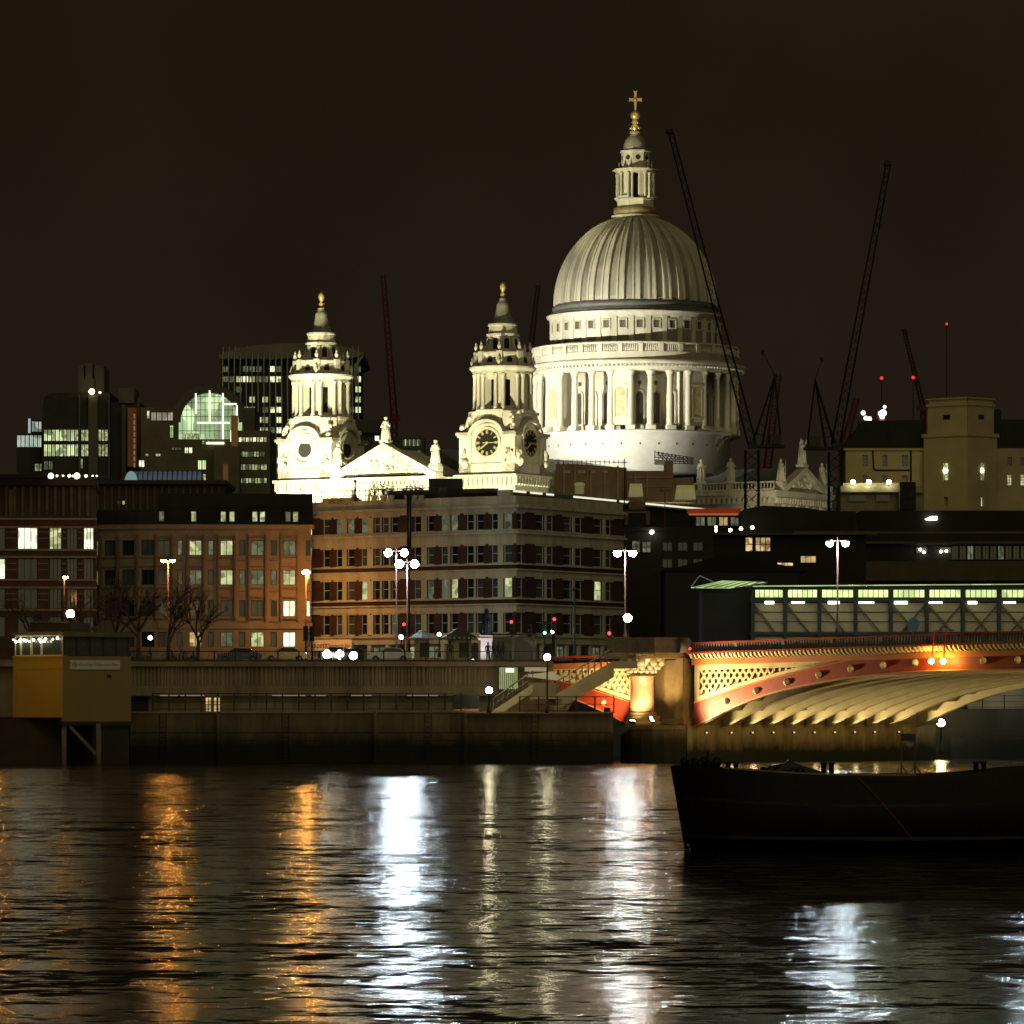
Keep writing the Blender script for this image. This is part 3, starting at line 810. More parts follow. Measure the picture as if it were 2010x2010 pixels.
# --- floodlights round the cathedral (power in W); colour a little yellow
FC = (1, .94, .62); FW = (1, .96, .80)
def cl(x, y, zz): return cath.matrix_world_manual @ Vector((x, y, zz)) if False else (Matrix.Translation(CM + Vector((0, 0, 24))) @ RZ(CE)) @ Vector((x, y, zz))
fl = [
 ((-46, 20, 4), (0, 21, 40), 420e3, 60, 'ground floodlight before the north west tower'),
 ((-46, 2, 4), (-8, 4, 34), 300e3, 60, 'ground floodlight before the west portico'),
 ((-44, -30, 4), (0, -21, 40), 280e3, 60, 'ground floodlight before the south west tower'),
]
for p, t_, pw, an, lb in fl:
    flood(cl(*p), cl(*t_), pw, FC, an, lb + ' of the cathedral', stand=4)
flood(cl(7.2, 19, zc(851, 889.3)+1.6), cl(LD, 0, z(745)), 600e3, FW, 50, 'floodlight on the back of the north west tower aimed at the dome', stand=1.5)
flood(cl(52, -14.5, zt+2.5), cl(LD, 0, z(740)), 30e3, FW, 100, 'floodlight on the south edge of the nave roof', stand=2.5)
flood(cl(6.4, 18.6, zc(720, 889.3)+1.2), cl(LD, 0, z(345)), 420e3, FC, 17, 'floodlight on the belfry cornice of the north west tower aimed at the lantern', stand=1.2)
flood(cl(LD-45, -62, 5), cl(LD+2, -41, zt-2), 46e3, FC, 46, 'floodlight in the churchyard aimed at the south transept', stand=5)
flood(cl(-6, -75, 6), cl(0, -27, 34), 24e3, FC, 60, 'floodlight in the street south of the south west tower', stand=6)
# ------------------------------------------------------------------ hotel-like stone and brick office block with the cut corner (centre)
white_l = (.82, .93, 1.0); sod = (1, .40, .07); warm = (1, .80, .42)
lit_y = room('room_warm_white', (.88, .95, .45), .52, 1.6); lit_w = room('room_bright', (.95, 1, .68), 1.15, 1.2, .6)
lit_d = room('room_dim', (.75, .9, .5), .12, 1.6); lit_o = room('room_amber', (1, .70, .28), .6, 1.6)
lit_g = room('room_greenish', (.74, .94, .46), .95, .45, .3); far_y = room('far_room', (.9, 1, .5), .95, .5, .3)
root = thing('office_block', 'four storey brick and pale stone office block with banded cornices and a cut corner', 'building')
A = (PX(612, 466), 466.0); B = (PX(1012, 450), 450.0); D = (PX(1222, 468), 468.0)
rowsv = [(1008, 1041), (1068, 1106), (1132, 1173), (1200, 1242)]
def zrow(v, Y): return PZ(v, Y)
brick = MB(); stone = MB(); back = MB()
def seg_windows(A, B, centers, Ya, Yb, wd=.62):
    M, L = fmat(A, B)
    cols = []
    for (u0, u1) in centers:
        um = (u0+u1)/2
        # distance along the facade where the sight line meets it
        tu = (um-1005)/F
        d = ((B[0]-A[0])/L, (B[1]-A[1])/L)
        s = (tu*A[1]-A[0])/(d[0]-tu*d[1])
        Yw = A[1]+d[1]*s
        wdt = S(u1-u0+3.4, Yw)/abs(d[0])
        cols.append((s-wdt/2, s+wdt/2))
    return M, L, cols
def z_at(v): return PZ(v, 450.0)      # heights measured at the near corner
rows = [(z_at(1242), z_at(1200)), (z_at(1173), z_at(1132)), (z_at(1106), z_at(1068)), (z_at(1041), z_at(1008))]
rows = [(PZ(1242, 450), PZ(1199, 450)), (PZ(1172, 450), PZ(1131, 450)), (PZ(1104, 450), PZ(1066, 450)), (PZ(1038, 450), PZ(1004, 450))]
ztop = PZ(972, 450)
c1 = [(635, 645), (661, 671), (683, 694), (710, 720), (735, 745), (752, 762), (769, 779), (809, 819), (822+14, 847), (867, 878), (887, 897), (917, 929), (936, 947), (970, 976), (990, 1003)]
c1 = [(635, 645), (661, 671), (683, 694), (710, 720), (735, 745), (752, 762), (769, 779), (814, 826), (840, 850), (867, 878), (886, 897), (917, 929), (936, 947), (966, 976), (990, 1003)]
c2 = [(1017, 1025), (1054, 1067), (1074, 1085), (1108, 1121), (1129, 1141), (1168, 1181), (1189, 1199)]
litmap = {(3, 10): lit_d, (3, 9): lit_d, (3, 14): lit_d, (1, 9): lit_d, (1, 10): lit_y, (1, 8): lit_d, (1, 14): lit_y, (1, 3): lit_y, (3, 2): lit_d, (3, 1): lit_d, (3, 3): lit_d, (0, 6): lit_d}
for (P0, P1, cs, key) in ((A, B, c1, 0), (B, D, c2, 1)):
    M, L, cols = seg_windows(P0, P1, cs, 0, 0)
    brick.M = M; stone.M = M; back.M = M
    wall_open(brick, L, rows, cols, zrow(1248, 450), ztop-1.0, .35)
    brick.box(.9, L-.9, .6, .8, 6.3, ztop-.5)
    # ground floor shop front zone in stone
    stone.box(0, L, -.12, .55, PZ(1262, 450), PZ(1249, 450)); stone.box(0, L, -.35, .5, PZ(1249, 450), PZ(1245, 450))
    x = .2
    while x < L-.5:
        stone.box(x, x+.45, -.05, .5, 8.0, PZ(1262, 450)); x += 2.4
    stone.box(0, L, .5, .58, 6.3, PZ(1262, 450)-.01)
    # bands over each floor
    for (va, vb, out) in ((1200, 1187, .10), (1187, 1184, .32), (1176, 1173, .28), (1131, 1119, .10), (1119, 1116, .34), (1108, 1105, .28), (1066, 1047, .10), (1047, 1042, .42), (1041.5, 1038.3, .26), (1004, 996, .12), (996, 990, .5), (990, 972, .05)):
        stone.box(-out*.5, L+out*.5, -out, .3, PZ(va, 450)+.002, PZ(vb, 450)-.002)
    # stone pilasters between the paired windows, arched lintel blocks above each opening
    for ri, (z0, z1) in enumerate(rows):
        for i, (p, q) in enumerate(cols):
            stone.box(p-.28, q+.28, -.06, .3, z1-.16, z1+.12)
            if i+1 < len(cols) and cols[i+1][0]-q < .85:
                stone.box(q+.02, cols[i+1][0]-.02, -.09, .3, z0-.05, z1-.16)
            stone.box(p-.14, q+.14, -.16, .3, z0-.14, z0)
            gm = litmap.get((ri, i)) if key == 0 else ({(1, 5): lit_y, (2, 1): None}.get((ri, i)))
            if gm is None: gm = glassg if (ri*7+i*3+key) % 5 in (1, 3) else glassd
            window(root, M @ T(p, .16, z0), q-p, z1-z0, frame_l, gm, 0, 1, .06)
    # doors and shop windows at street level
    k = 0; x = .75
    while x < L-2:
        gm = lit_y if (key == 0 and k in (5,)) else (lit_d if k % 3 == 0 else glassg)
        window(root, M @ T(x, .2, 8.8), 1.7, PZ(1262, 450)-9.0, frame_d, gm, 1, 0, .08, name='shop_window'); x += 2.4; k += 1
brick.M = stone.M = back.M = Matrix.Identity(4)
brick.build('brick_wall', brickr, root); stone.build('stone_trim', stoneg, root)
b = MB()
b.add([(A[0], A[1]+.5, ztop-.35), (B[0], B[1]+.5, ztop-.35), (D[0], D[1]+.5, ztop-.35), (D[0]-1, D[1]+14, ztop-.35), (A[0]+1, A[1]+14, ztop-.35)], [(0, 1, 2, 3, 4)])
b.add([(A[0]+.5, A[1]+1, 6.3), (A[0]+.5, A[1]+16, 6.3), (A[0]+.5, A[1]+16, ztop-.4), (A[0]+.5, A[1]+1, ztop-.4)], [(0, 1, 2, 3)])
b.add([(D[0]-.5, D[1]+1, 6.3), (D[0]-.5, D[1]+16, 6.3), (D[0]-.5, D[1]+16, ztop-.4), (D[0]-.5, D[1]+1, ztop-.4)], [(0, 1, 2, 3)])
b.build('roof', leadd, root)
# raised name panel on the parapet and small parapet steps
M, L = fmat(A, B)
b = MB(); b.M = M; x0, x1 = 1.8, 5.0
b.box(x0-.3, x1+.3, -.12, .35, ztop-.3, ztop+.38); pan = b.build('name_panel', stoneg, root)
text_part('SPICERS', .62, mat('weathered_letters', (.07, .06, .045), .8, 0), pan, M @ T((x0+x1)/2, -.135, ztop-.02))
b = MB(); b.M = M; b.box(L-2.2, L-.6, -.1, .4, ztop, ztop+.55); b.build('parapet_block', stoneg, root)
# long shop sign over the corner shop
b = MB(); b.M = M; b.box(.15, 5.7, -.5, -.36, PZ(1273, 450), PZ(1253, 450)+.1)
sg = b.build('shop_sign', mat('cream_sign', (.85, .70, .48), .6, .05), root)
text_part('appetit', .82, mat('dark_letters', (.05, .03, .015), .6, 0), sg, M @ T(1.45, -.52, PZ(1262.5, 450)))
text_part('Sandwich Bar', .55, mat('tan_letters', (.28, .16, .06), .6, 0), sg, M @ T(4.1, -.52, PZ(1263.5, 450)))
# things on its roof
t = thing('plant_room', 'dark box shaped roof plant room before the floodlit cathedral entablature', 'plant room', (PX(875, 462), 462, ztop-.35))
b = MB(); hw = S(33, 462); b.box(-hw, hw, -2, 3, 0, PZ(941, 462)-ztop+.35); b.build('housing', darkwall, t)
b = MB(); b.box(-.7, -.0, -2.06, -2.003, .1, 1.6); b.build('door', black, t)
t = thing('roof_cupola', 'small dark lead cupola with a ball finial on the roofline', 'cupola', (PX(697, 470), 470, ztop-.5))
b = MB(); h_ = PZ(938, 470)-ztop+.5
b.lathe([(.95, 0), (.95, .3), (.8, .75), (.45, 1.1), (.2, 1.3), (.1, 1.7), (.13, 1.9), (.06, h_-.5)], 14); b.build('dome', leadd, t)
b = MB(); b.sphere((0, 0, h_-.35), .17, 8, 6); b.tube((0, 0, h_-.3), (0, 0, h_), .05, .01); b.build('finial', leadd, t)
t = thing('roof_railing', 'thin dark metal railing along the office block roof', 'railing', (PX(620, 468), 466.5, ztop-.35))
b = MB(); Lr = S(265, 466)
b.tube((0, 0, 1.55), (Lr, -8.5, 1.55), .04); b.tube((0, 0, 1.0), (Lr, -8.5, 1.0), .03)
for i in range(22): b.tube((Lr*i/21, -8.5*i/21, 0), (Lr*i/21, -8.5*i/21, 1.6), .04)
b.build('rails', steeld, t)
rnd = random.Random(3)
for i, u in enumerate((735, 752, 768, 800, 813, 826)):
    t = thing('potted_shrub', ['pale bare potted shrub on the roof, leftmost of the row by the railing', 'low potted shrub in a tapered tub on the roof, second in the row', 'twiggy potted shrub on the roof, just left of the tall black pole', 'thin twiggy potted shrub on the roof, just right of the tall black pole', 'middle shrub of the roof row right of the tall black pole', 'twiggy potted shrub on the roof, last before the dark plant room'][i], 'plant', (PX(u, 456), 456, ztop-.35), 0, 'potted shrubs on the office roof')
    b = MB(); b.lathe([(.22, 0), (.36, .6), (.4, .62), (.33, .6)], 10); b.build('tub', stoneg, t)
    b = MB()
    for k in range(26):
        a = rnd.random()*2*PI; r = rnd.uniform(.1, .55); zz = rnd.uniform(.9, 1.7)
        b.tube((0, 0, .6), (r*math.cos(a), r*math.sin(a), zz), .025, .012, 3)
        p = (r*math.cos(a), r*math.sin(a), zz); b.tube(p, (p[0]+rnd.uniform(-.1,.1), p[1], p[2]+.12), .07, .01, 4)
    b.build('twigs', bark, t)
t = thing('tall_pole', 'tall thick black pole rising past the office block roof between the white lamps', 'pole', (PX(803, 445), 445, gz(445)))
b = MB(); h_ = PZ(968, 445)-gz(445); b.tube((0, 0, 0), (0, 0, h_), .10, .09, 10); b.build('shaft', black, t)
b = MB(); b.tube((0, 0, h_-5.8), (0, 0, h_-.2), .24, .24, 12); b.build('banner_sleeve', black, t)

# ------------------------------------------------------------------ curved stone office building (left of centre)
YB = 462.0
root = thing('curved_office', 'sodium lit stone office building with a curved left end and dark mansard roof', 'building')
zf = lambda v: PZ(v, YB)
pts = [(PX(611, YB), YB+1.5)]
pts = []
u = 611
for (u, Y) in ((611, 463), (310, 462)): pts.append((PX(u, Y), Y))
# curved end: arc turning away
cx0, cy0 = pts[-1]
arc = [(cx0, cy0)]
Rr = 12.0
hd = PI  # heading -x
for i in range(1, 9):
    a = R(80)*i/8
    arc.append((cx0 - Rr*math.sin(a), cy0 + Rr*(1-math.cos(a))))
segs = [(arc[i+1], arc[i]) for i in range(8)][::-1]
segs = [((arc[i+1]), (arc[i])) for i in range(8)]
W = MB(); TR = MB(); MS = MB()
rowsB = [(zf(1086), zf(1060)), (zf(1148), zf(1118)), (zf(1210), zf(1178)), (zf(1270), zf(1240))]
rowsB = [(zf(1270), zf(1240)), (zf(1210), zf(1178)), (zf(1148), zf(1118)), (zf(1090), zf(1060))]
zroofB = zf(1038)
M, L = fmat((PX(310, 462), 462.0), (PX(611, 463), 463.0))
s_of = lambda u: S(u-310, 462)
cB = []
wide = [(308+2, 334), (371, 396), (432, 457), (492, 518), (555, 580)]
nar = [(348, 358), (408, 419), (469, 481), (531, 543), (600, 609)]
for (a_, b_) in wide: cB.append((s_of(a_), s_of(b_), 2))
for (a_, b_) in nar: cB.append((s_of(a_), s_of(b_), 0))
cB.sort()
litB = {(3,1):lit_d,(3,2):lit_y,(3,3):lit_d,(3,4):lit_y,(2,4):lit_y,(2,6):lit_d,(2,5):lit_d,(2,7):lit_d,(2,8):lit_y,(1,8):lit_w,(0,6):lit_y,(0,8):lit_w,(1,9):lit_w,(3,6):lit_d,(3,8):lit_d,(2,2):lit_d,(0,2):lit_o,(0,4):lit_d}
W.M = M; TR.M = M
cols = [(p, q) for p, q, _ in cB]
wall_open(W, L, rowsB, cols, 6.3, zroofB, .4)
W.box(0, L, .5, 12, 6.3, zroofB-.01)
for i, (p, q, ty) in enumerate(cB):
    if ty == 2:      # projecting bay frames through three floors
        TR.box(p-.28, p-.1, -.3, 0, zf(1218), zf(1050)); TR.box(q+.1, q+.28, -.3, 0, zf(1218), zf(1050))
        for v_ in (1094, 1112, 1154, 1172, 1214, 1054): TR.box(p-.28, q+.28, -.2, -.003, zf(v_)-.07, zf(v_)+.07)
    else:
        for v_ in (1100, 1160, 1220): TR.box(p-.12, q+.12, -.1, -.003, zf(v_)-.05, zf(v_)+.05)
    for ri, (z0, z1) in enumerate(rowsB):
        gm = litB.get((ri, i)) or (glassg if (i+ri) % 2 else glassd)
        window(root, M @ T(p, .2, z0), q-p, z1-z0, frame_d, gm, 1 if ty == 2 else 0, 0, .07)
W.box(-.02, L+.3, -.35, .5, zroofB, zroofB+.45); W.box(0, L+.1, -.15, .0, zf(1234), zf(1222))
# dark vertical fins at the bay edges and mansard with dormers
MS.M = M
MS.prism([(-.0, zroofB+.45), (2.6, zf(990)+.0), (3.6, zf(965)), (12, zf(962)), (12, zroofB+.45)], 0, L+.2, 'x')
mlit = [(317, 0), (380, 1), (438, 3), (455, 2), (500, 1), (515, 3), (565, 0), (580, 1)]
for (u_, k) in mlit:
    sx = s_of(u_); z0, z1 = zf(1030), zf(1003)
    window(root, M @ T(sx-.28, .35, z0), .56, z1-z0, frame_d, (lit_d, lit_y, lit_y, lit_y)[k], 0, 0, .05, .2, 'dormer_window')
    MS.box(sx-.36, sx+.36, .47, 2.6, z0-.1, z1+.15)
for k_, (p0, p1) in enumerate(segs):
    Ms, Ls = fmat(p0, p1)
    W.M = Ms; TR.M = Ms; MS.M = Ms
    c_ = [(Ls*.18, Ls*.82)]
    wall_open(W, Ls, rowsB, c_, 6.3, zroofB, .4); W.box(0, Ls, .5, 1.5, 6.3, zroofB-.01)
    W.box(-.05, Ls+.05, -.35, .5, zroofB, zroofB+.45)
    TR.box(-.1, .1, -.3, 0, zf(1218), zf(1050))
    for v_ in (1094, 1112, 1154, 1172, 1214): TR.box(0, Ls, -.15, -.003, zf(v_)-.06, zf(v_)+.06)
    for ri, (z0, z1) in enumerate(rowsB):
        window(root, Ms @ T(c_[0][0], .2, z0), c_[0][1]-c_[0][0], z1-z0, frame_d, lit_d if (k_, ri) in ((3, 3), (3, 2)) else (glassg if (k_+ri) % 2 else glassd), 1, 0, .06)
    MS.box(0, Ls, .2, 2.5, zroofB+.45, zf(1000)); 
MS.M = Matrix.Identity(4)
W.M = TR.M = Matrix.Identity(4)
W.build('stone_wall', bstone, root); TR.build('window_bay_trim', mat('dark_stone_trim', (.12, .08, .045), .7, .2, 1), root); MS.build('mansard_roof', slate, root)

# ------------------------------------------------------------------ brick office at the far left
YL = 430.0; zl_ = lambda v: PZ(v, YL)
root = thing('brick_office', 'dark red brick office building with pale string courses at the left edge', 'building')
A = (PX(-60, YL), YL); Bp = (PX(186, YL), YL+1.0)
M, L = fmat(A, Bp); so = lambda u: S(u+60, YL)
rowsL = [(zl_(1250), zl_(1210)), (zl_(1195), zl_(1155)), (zl_(1137), zl_(1096)), (zl_(1078), zl_(1034))]
colsL = [(so(-35), so(10)), (so(34), so(73)), (so(96), so(120)), (so(130), so(151)), (so(163), so(183))]
W = MB(); TR = MB(); W.M = M; TR.M = M
wall_open(W, L, rowsL, colsL, 6.3, zl_(1012), .4); W.box(0, L, .5, 14, 6.3, zl_(1012)-.01)
for v_ in (1018, 1034.5, 1079, 1093, 1138, 1153, 1197):
    TR.box(-.1, L+.1, -.18, -.003, zl_(v_)-.09, zl_(v_)+.09)
for i, (p, q) in enumerate(colsL):
    for v_ in (1044, 1056, 1106, 1118, 1165, 1177):
        if i+1 < len(colsL): TR.box(q+.1, colsL[i+1][0]-.1, -.1, -.003, zl_(v_)-.04, zl_(v_)+.04)
    for ri, (z0, z1) in enumerate(rowsL):
        gm = {(3,1):lit_w,(3,2):lit_y,(3,4):lit_w,(2,0):lit_w,(3,3):glassg,(2,3):glassg,(2,4):glassg}.get((ri,i), glassd)
        window(root, M @ T(p, .2, z0), q-p, z1-z0, frame_d, gm, 2, 0, .07)
W.build('brick_wall', brickd, root); TR.build('string_courses', mat('dull_stone', (.22, .15, .08), .8, .2, 1), root)
# the set back glazed top storeys running on behind the curved building
b = MB(); b.M = M
b.box(-2, so(186), 3, 20, zl_(1012)-1, zl_(949)); b.box(-2, so(190), 2.2, 21, zl_(949), zl_(937))
b.prism([(0, zl_(937)), (18, zl_(937)), (18, zl_(924)), (6, zl_(924))], -3, so(92), 'x')
b.build('attic_storey', mat('dark_brown_cladding', (.05, .03, .018), .7, .3, .4), root)
b = MB(); b.box(PX(180, 485), PX(440, 485), 485, 500, PZ(1045, 485), PZ(951, 485)); b.box(PX(180, 485), PX(445, 485), 484, 500, PZ(950.9, 485), PZ(943, 485))
b.build('rear_storey', MATS['dark_brown_cladding'], root)
b = MB(); b.M = M
for u_ in range(-40, 180, 16):
    b.box(so(u_), so(u_+5), 2.75, 2.99, zl_(1010), zl_(951))
b.box(so(15), so(23), 2.6, 2.75, zl_(1010), zl_(957))
b.M = Matrix.Identity(4)
for u_ in range(190, 430, 14): b.box(PX(u_, 485), PX(u_+4, 485), 484.7, 484.98, PZ(1040, 485), PZ(955, 485))
b.build('attic_fins', mat('dull_bronze_fins', (.09, .06, .035), .6, .2, 1), root)
window(root, T(PX(231, 485), 484.7, PZ(991, 485)), S(6, 485), S(8, 485), frame_d, lit_y, 0, 0, .04); window(root, T(PX(240, 485), 484.7, PZ(991, 485)), S(6, 485), S(8, 485), frame_d, lit_y, 0, 0, .04)
# roof terrace lights
t = thing('terrace_lights', 'line of warm lights along the roof terrace edge at the left', 'string lights', (PX(98, 436), 436, zl_(937)))
b = MB(); Lr = S(130, 436)
b.tube((0, 0, .55), (Lr, 0, .35), .03); b.tube((0, 0, -.02), (Lr, 0, -.02), .06)
for i in range(14): b.tube((Lr*i/13, 0, 0), (Lr*i/13, 0, .5), .02)
b.build('rail', steeld, t)
gl = glow('terrace_lamp', (1, .8, .45), 14)
for i, (dx, r) in enumerate(((2, .26), (14, .08), (38, .13), (53, .28), (71, .13), (26, .07), (45, .07), (84, .06), (92, .06))):
    b = MB(); b.sphere((S(dx, 436), -.1, .45), r, 8, 6); b.build('bulb', gl, t)
b = MB(); b.box(0, S(55, 436), -.35, -.25, .0, .08); b.build('light_strip', glow('terrace_strip', (1, .8, .5), 3, False), t)
# glass barrel roof
YV = 520
t = thing('glass_barrel_roof', 'bluish glazed barrel vault roof behind the brick office', 'glass roof', (PX(262, YV), YV, PZ(950, YV)))
rr = S(13, YV); Lv = S(135, YV)
b = MB()
for i in range(8):
    a0 = PI*i/8; a1 = PI*(i+1)/8
    for (x0, x1) in ((0, Lv),):
        b.add([(x0-rr*0, -rr*math.cos(a0), rr*1.9*math.sin(a0)), (x1, -rr*math.cos(a0), rr*1.9*math.sin(a0)), (x1, -rr*math.cos(a1), rr*1.9*math.sin(a1)), (x0, -rr*math.cos(a1), rr*1.9*math.sin(a1))], [(0,1,2,3)])
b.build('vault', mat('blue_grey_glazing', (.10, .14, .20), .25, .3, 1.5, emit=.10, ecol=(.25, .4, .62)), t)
b = MB()
for k in range(15):
    x = Lv*k/14
    for i in range(8):
        a0 = PI*i/8; a1 = PI*(i+1)/8
        b.beam((x, -rr*1.03*math.cos(a0), rr*1.95*math.sin(a0)), (x, -rr*1.03*math.cos(a1), rr*1.95*math.sin(a1)), .12, .08)
b.build('ribs', steeld, t)
b = MB(); b.prism([(rr*math.cos(PI*i/10)-.2, rr*1.9*math.sin(PI*i/10)) for i in range(11)], -.9, -.8, 'y'); 
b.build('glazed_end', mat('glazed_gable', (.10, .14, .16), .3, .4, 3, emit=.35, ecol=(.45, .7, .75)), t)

# ------------------------------------------------------------------ distant office complex, left
def band(root, Y, u0, u1, v0, v1, m, k, name='window', mull=1):
    """row of k windows standing just proud of a wall whose face lies at depth Y"""
    wd = S(u1-u0, Y)/k
    for i in range(k):
        window(root, T(PX(u0, Y)+i*wd+.04, Y-.14, PZ(v1, Y)), wd-.08, S(v1-v0, Y), frame_d, m[i % len(m)] if isinstance(m, (list, tuple)) else m, mull, 0, .1, .13, name)
dk = mat('far_dark_cladding', (.045, .042, .036), .8, .3, .12); gk = mat('far_grey_cladding', (.11, .105, .085), .8, .25, .12)
Y = 1150.0
def ubox(b, u0, u1, v0, v1, Y, dep=20): b.box(PX(u0, Y), PX(u1, Y), Y, Y+dep, PZ(v1, Y), PZ(v0, Y)); return b
root = thing('stepped_glass_block', 'small stepped glass office lit from inside at the far left', 'building')
b = MB(); ubox(b, 32, 83, 851, 960, Y, 25); ubox(b, 57, 83, 824, 850.9, Y, 25); b.build('wall', dk, root)
band(root, Y, 33, 82, 854, 878, room('room_white_green', (.8, 1, .85), .55, .35, .5), 6); band(root, Y, 62, 82, 827, 848, room('room_white_green', (.8, 1, .85), .55), 3)
band(root, Y, 68, 82, 910, 925, lit_y, 3)
b = MB(); b.tube((PX(58, Y), Y-.4, PZ(850, Y)), (PX(58, Y), Y-.4, PZ(822, Y)), .3); b.build('light_pole', glow('dim_white_tube', (.8, .9, 1), .5, False), root)
root = thing('dark_office_tower', 'dark office building with two lit window bands, grey service shafts and boxy rooftop towers', 'building')
Y = 1140.0
b = MB(); ubox(b, 83, 215, 800, 970, Y, 30)
b.prism([(PX(83, Y), PZ(800, Y)), (PX(86, Y), PZ(780, Y)), (PX(100, Y), PZ(772, Y)), (PX(135, Y), PZ(770, Y)), (PX(215, Y), PZ(770, Y)), (PX(215, Y), PZ(800, Y))], Y, Y+30, 'y')
ubox(b, 215, 275, 790, 970, Y+3, 25); b.build('wall', dk, root)
b = MB()
for (u0, u1, v0, v1, d) in ((152, 163, 716, 771, 8), (163, 186, 742, 771, 8), (166, 180, 712, 742, 9), (184, 203, 716, 771, 8), (172, 196, 770, 770.9, 6), (232, 262, 760, 790, 9), (175, 193, 776, 968, -2), (155, 158, 776, 968, -1.2), (213, 216, 776, 968, -1.2), (240, 248, 795, 965, -1.4)):
    b.box(PX(u0, Y), PX(u1, Y), Y+min(d, 0) if d < 0 else Y+2, Y+(-.01 if d < 0 else d+8), PZ(v1, Y), PZ(v0, Y))
b.build('service_shafts', gk, root)
b = MB()
pr = []
for i in range(7):
    a = PI*i/6; pr.append((PX(113, Y)-S(17, Y)*math.cos(a), PZ(778, Y)+S(6, Y)*math.sin(a)))
b.prism(pr, Y+6, Y+16, 'y'); b.build('vaulted_roof', steelg, root)
for (v0, v1) in ((843, 866), (872, 896)):
    band(root, Y, 86, 154, v0, v1, [lit_g, lit_g, lit_y], 9); band(root, Y, 159, 174, v0, v1, lit_y, 2); band(root, Y, 193, 212, v0, v1, lit_y, 3)
band(root, Y, 158, 163, 900, 920, lit_y, 1); band(root, Y, 86, 104, 905, 922, lit_d, 2)
b = MB(); b.box(PX(250, Y), PX(267, Y), Y+.5, Y+2.99, PZ(915, Y), PZ(800, Y)); b.build('lift_shaft', mat('lift_shaft_glass', (.12, .05, .02), .4, .5, .25, emit=.03, ecol=(1, .4, .12)), root)
b = MB(); 
for v_ in range(812, 912, 12): b.box(PX(262, Y), PX(265, Y), Y+.3, Y+.48, PZ(v_+9, Y), PZ(v_, Y))
b.build('lift_lights', glow('amber_strip', (1, .5, .2), .25, False), root)
b = MB(); b.sphere((PX(182, Y), Y-2.6, PZ(770, Y)), .75, 8, 6); b.sphere((PX(198, Y), Y-2.6, PZ(772, Y)), .3, 8, 6); b.build('roof_lamp', glow('roof_lamp_yellow', (1, .85, .4), 6), root)
b = MB(); b.tube((PX(273, Y), Y-1, PZ(925, Y)), (PX(273, Y), Y-1, PZ(782, Y)), .28); b.build('mast', gk, root)
# atrium building
root = thing('atrium_building', 'office building with a great arched glass atrium glowing between strips of light', 'building')
Y = 1120.0
b = MB(); ubox(b, 276, 350, 800, 970, Y, 30); ubox(b, 350, 530, 862, 970, Y, 30); ubox(b, 465, 530, 845, 861.9, Y, 30); ubox(b, 466, 500, 800, 844.9, Y+6, 24)
ubox(b, 420, 470, 876, 970, Y-8, 7.9)
N = 20
ar = [(PX(411, Y)-S(66, Y)*math.cos(PI*i/N), PZ(828, Y)+S(66, Y)*math.sin(PI*i/N)) for i in range(N+1)]
b.prism([(PX(345, Y), PZ(862, Y))]+ar+[(PX(477, Y), PZ(862, Y))], Y+2.2, Y+30, 'y')
b.build('wall', mat('far_olive_cladding', (.13, .125, .075), .8, .3, .1), root)
b = MB()
ar1 = [(PX(411, Y)-S(66, Y)*math.cos(PI*i/N), PZ(828, Y)+S(66, Y)*math.sin(PI*i/N)) for i in range(N+1)]
for i in range(N): b.beam((ar1[i][0], Y+1.2, ar1[i][1]), (ar1[i+1][0], Y+1.2, ar1[i+1][1]), .7, 2.2)
b.build('arch_rim', gk, root)
b = MB()
ar2 = [(PX(411, Y)-S(63, Y)*math.cos(PI*i/N), PZ(828, Y)+S(63, Y)*math.sin(PI*i/N)) for i in range(N+1)]
b.prism([(PX(350, Y), PZ(862, Y))]+ar2+[(PX(474, Y), PZ(862, Y))], Y+1.6, Y+2.1, 'y')
b.build('atrium_glass', room('atrium_room', (.62, .86, .45), .8, .22, .3), root)
b = MB()
for u_ in (384, 411, 437): 
    h_ = 66*math.sqrt(max(0, 1-((u_-411)/66)**2))
    b.box(PX(u_-1.4, Y), PX(u_+1.4, Y), Y+.8, Y+1.5, PZ({384:812, 411:828, 437:874}[u_], Y), PZ(828-h_+4, Y))
b.box(PX(463, Y), PX(466, Y), Y+.8, Y+1.5, PZ(815, Y), PZ(795, Y))
b.box(PX(439, Y), PX(464, Y), Y+.8, Y+1.5, PZ(794, Y), PZ(791, Y)); b.box(PX(386, Y), PX(450, Y), Y+.6, Y+1.4, PZ(831, Y), PZ(828, Y)); b.box(PX(405, Y), PX(440, Y), Y-.5, Y-.1, PZ(872, Y), PZ(868, Y))
b.build('light_strips', glow('strip_white', (.95, 1, .62), 1.9, False), root)
b = MB()
for u_ in range(357, 470, 9): b.box(PX(u_-.4, Y), PX(u_+.4, Y), Y+1.1, Y+1.45, PZ(858, Y), PZ(828-58*math.sqrt(max(0, 1-((u_-411)/64)**2)), Y))
for v_ in (778, 790, 804, 817, 845): b.box(PX(411, Y)-S(60, Y)*math.sqrt(max(.05, 1-(max(0, 828-v_)/63)**2)), PX(411, Y)+S(60, Y)*math.sqrt(max(.05, 1-(max(0, 828-v_)/63)**2)), Y+1.15, Y+1.42, PZ(v_+.5, Y), PZ(v_-.5, Y))
b.build('glazing_bars', steeld, root)
band(root, Y, 296, 340, 809, 826, room('wall_glow', (1, .9, .7), .28, .3, .6), 4); band(root, Y, 288, 294, 806, 822, lit_g, 1); band(root, Y, 333, 341, 835, 860, lit_g, 1)  # first band is a lit wall panel, its light put in as glowing panes
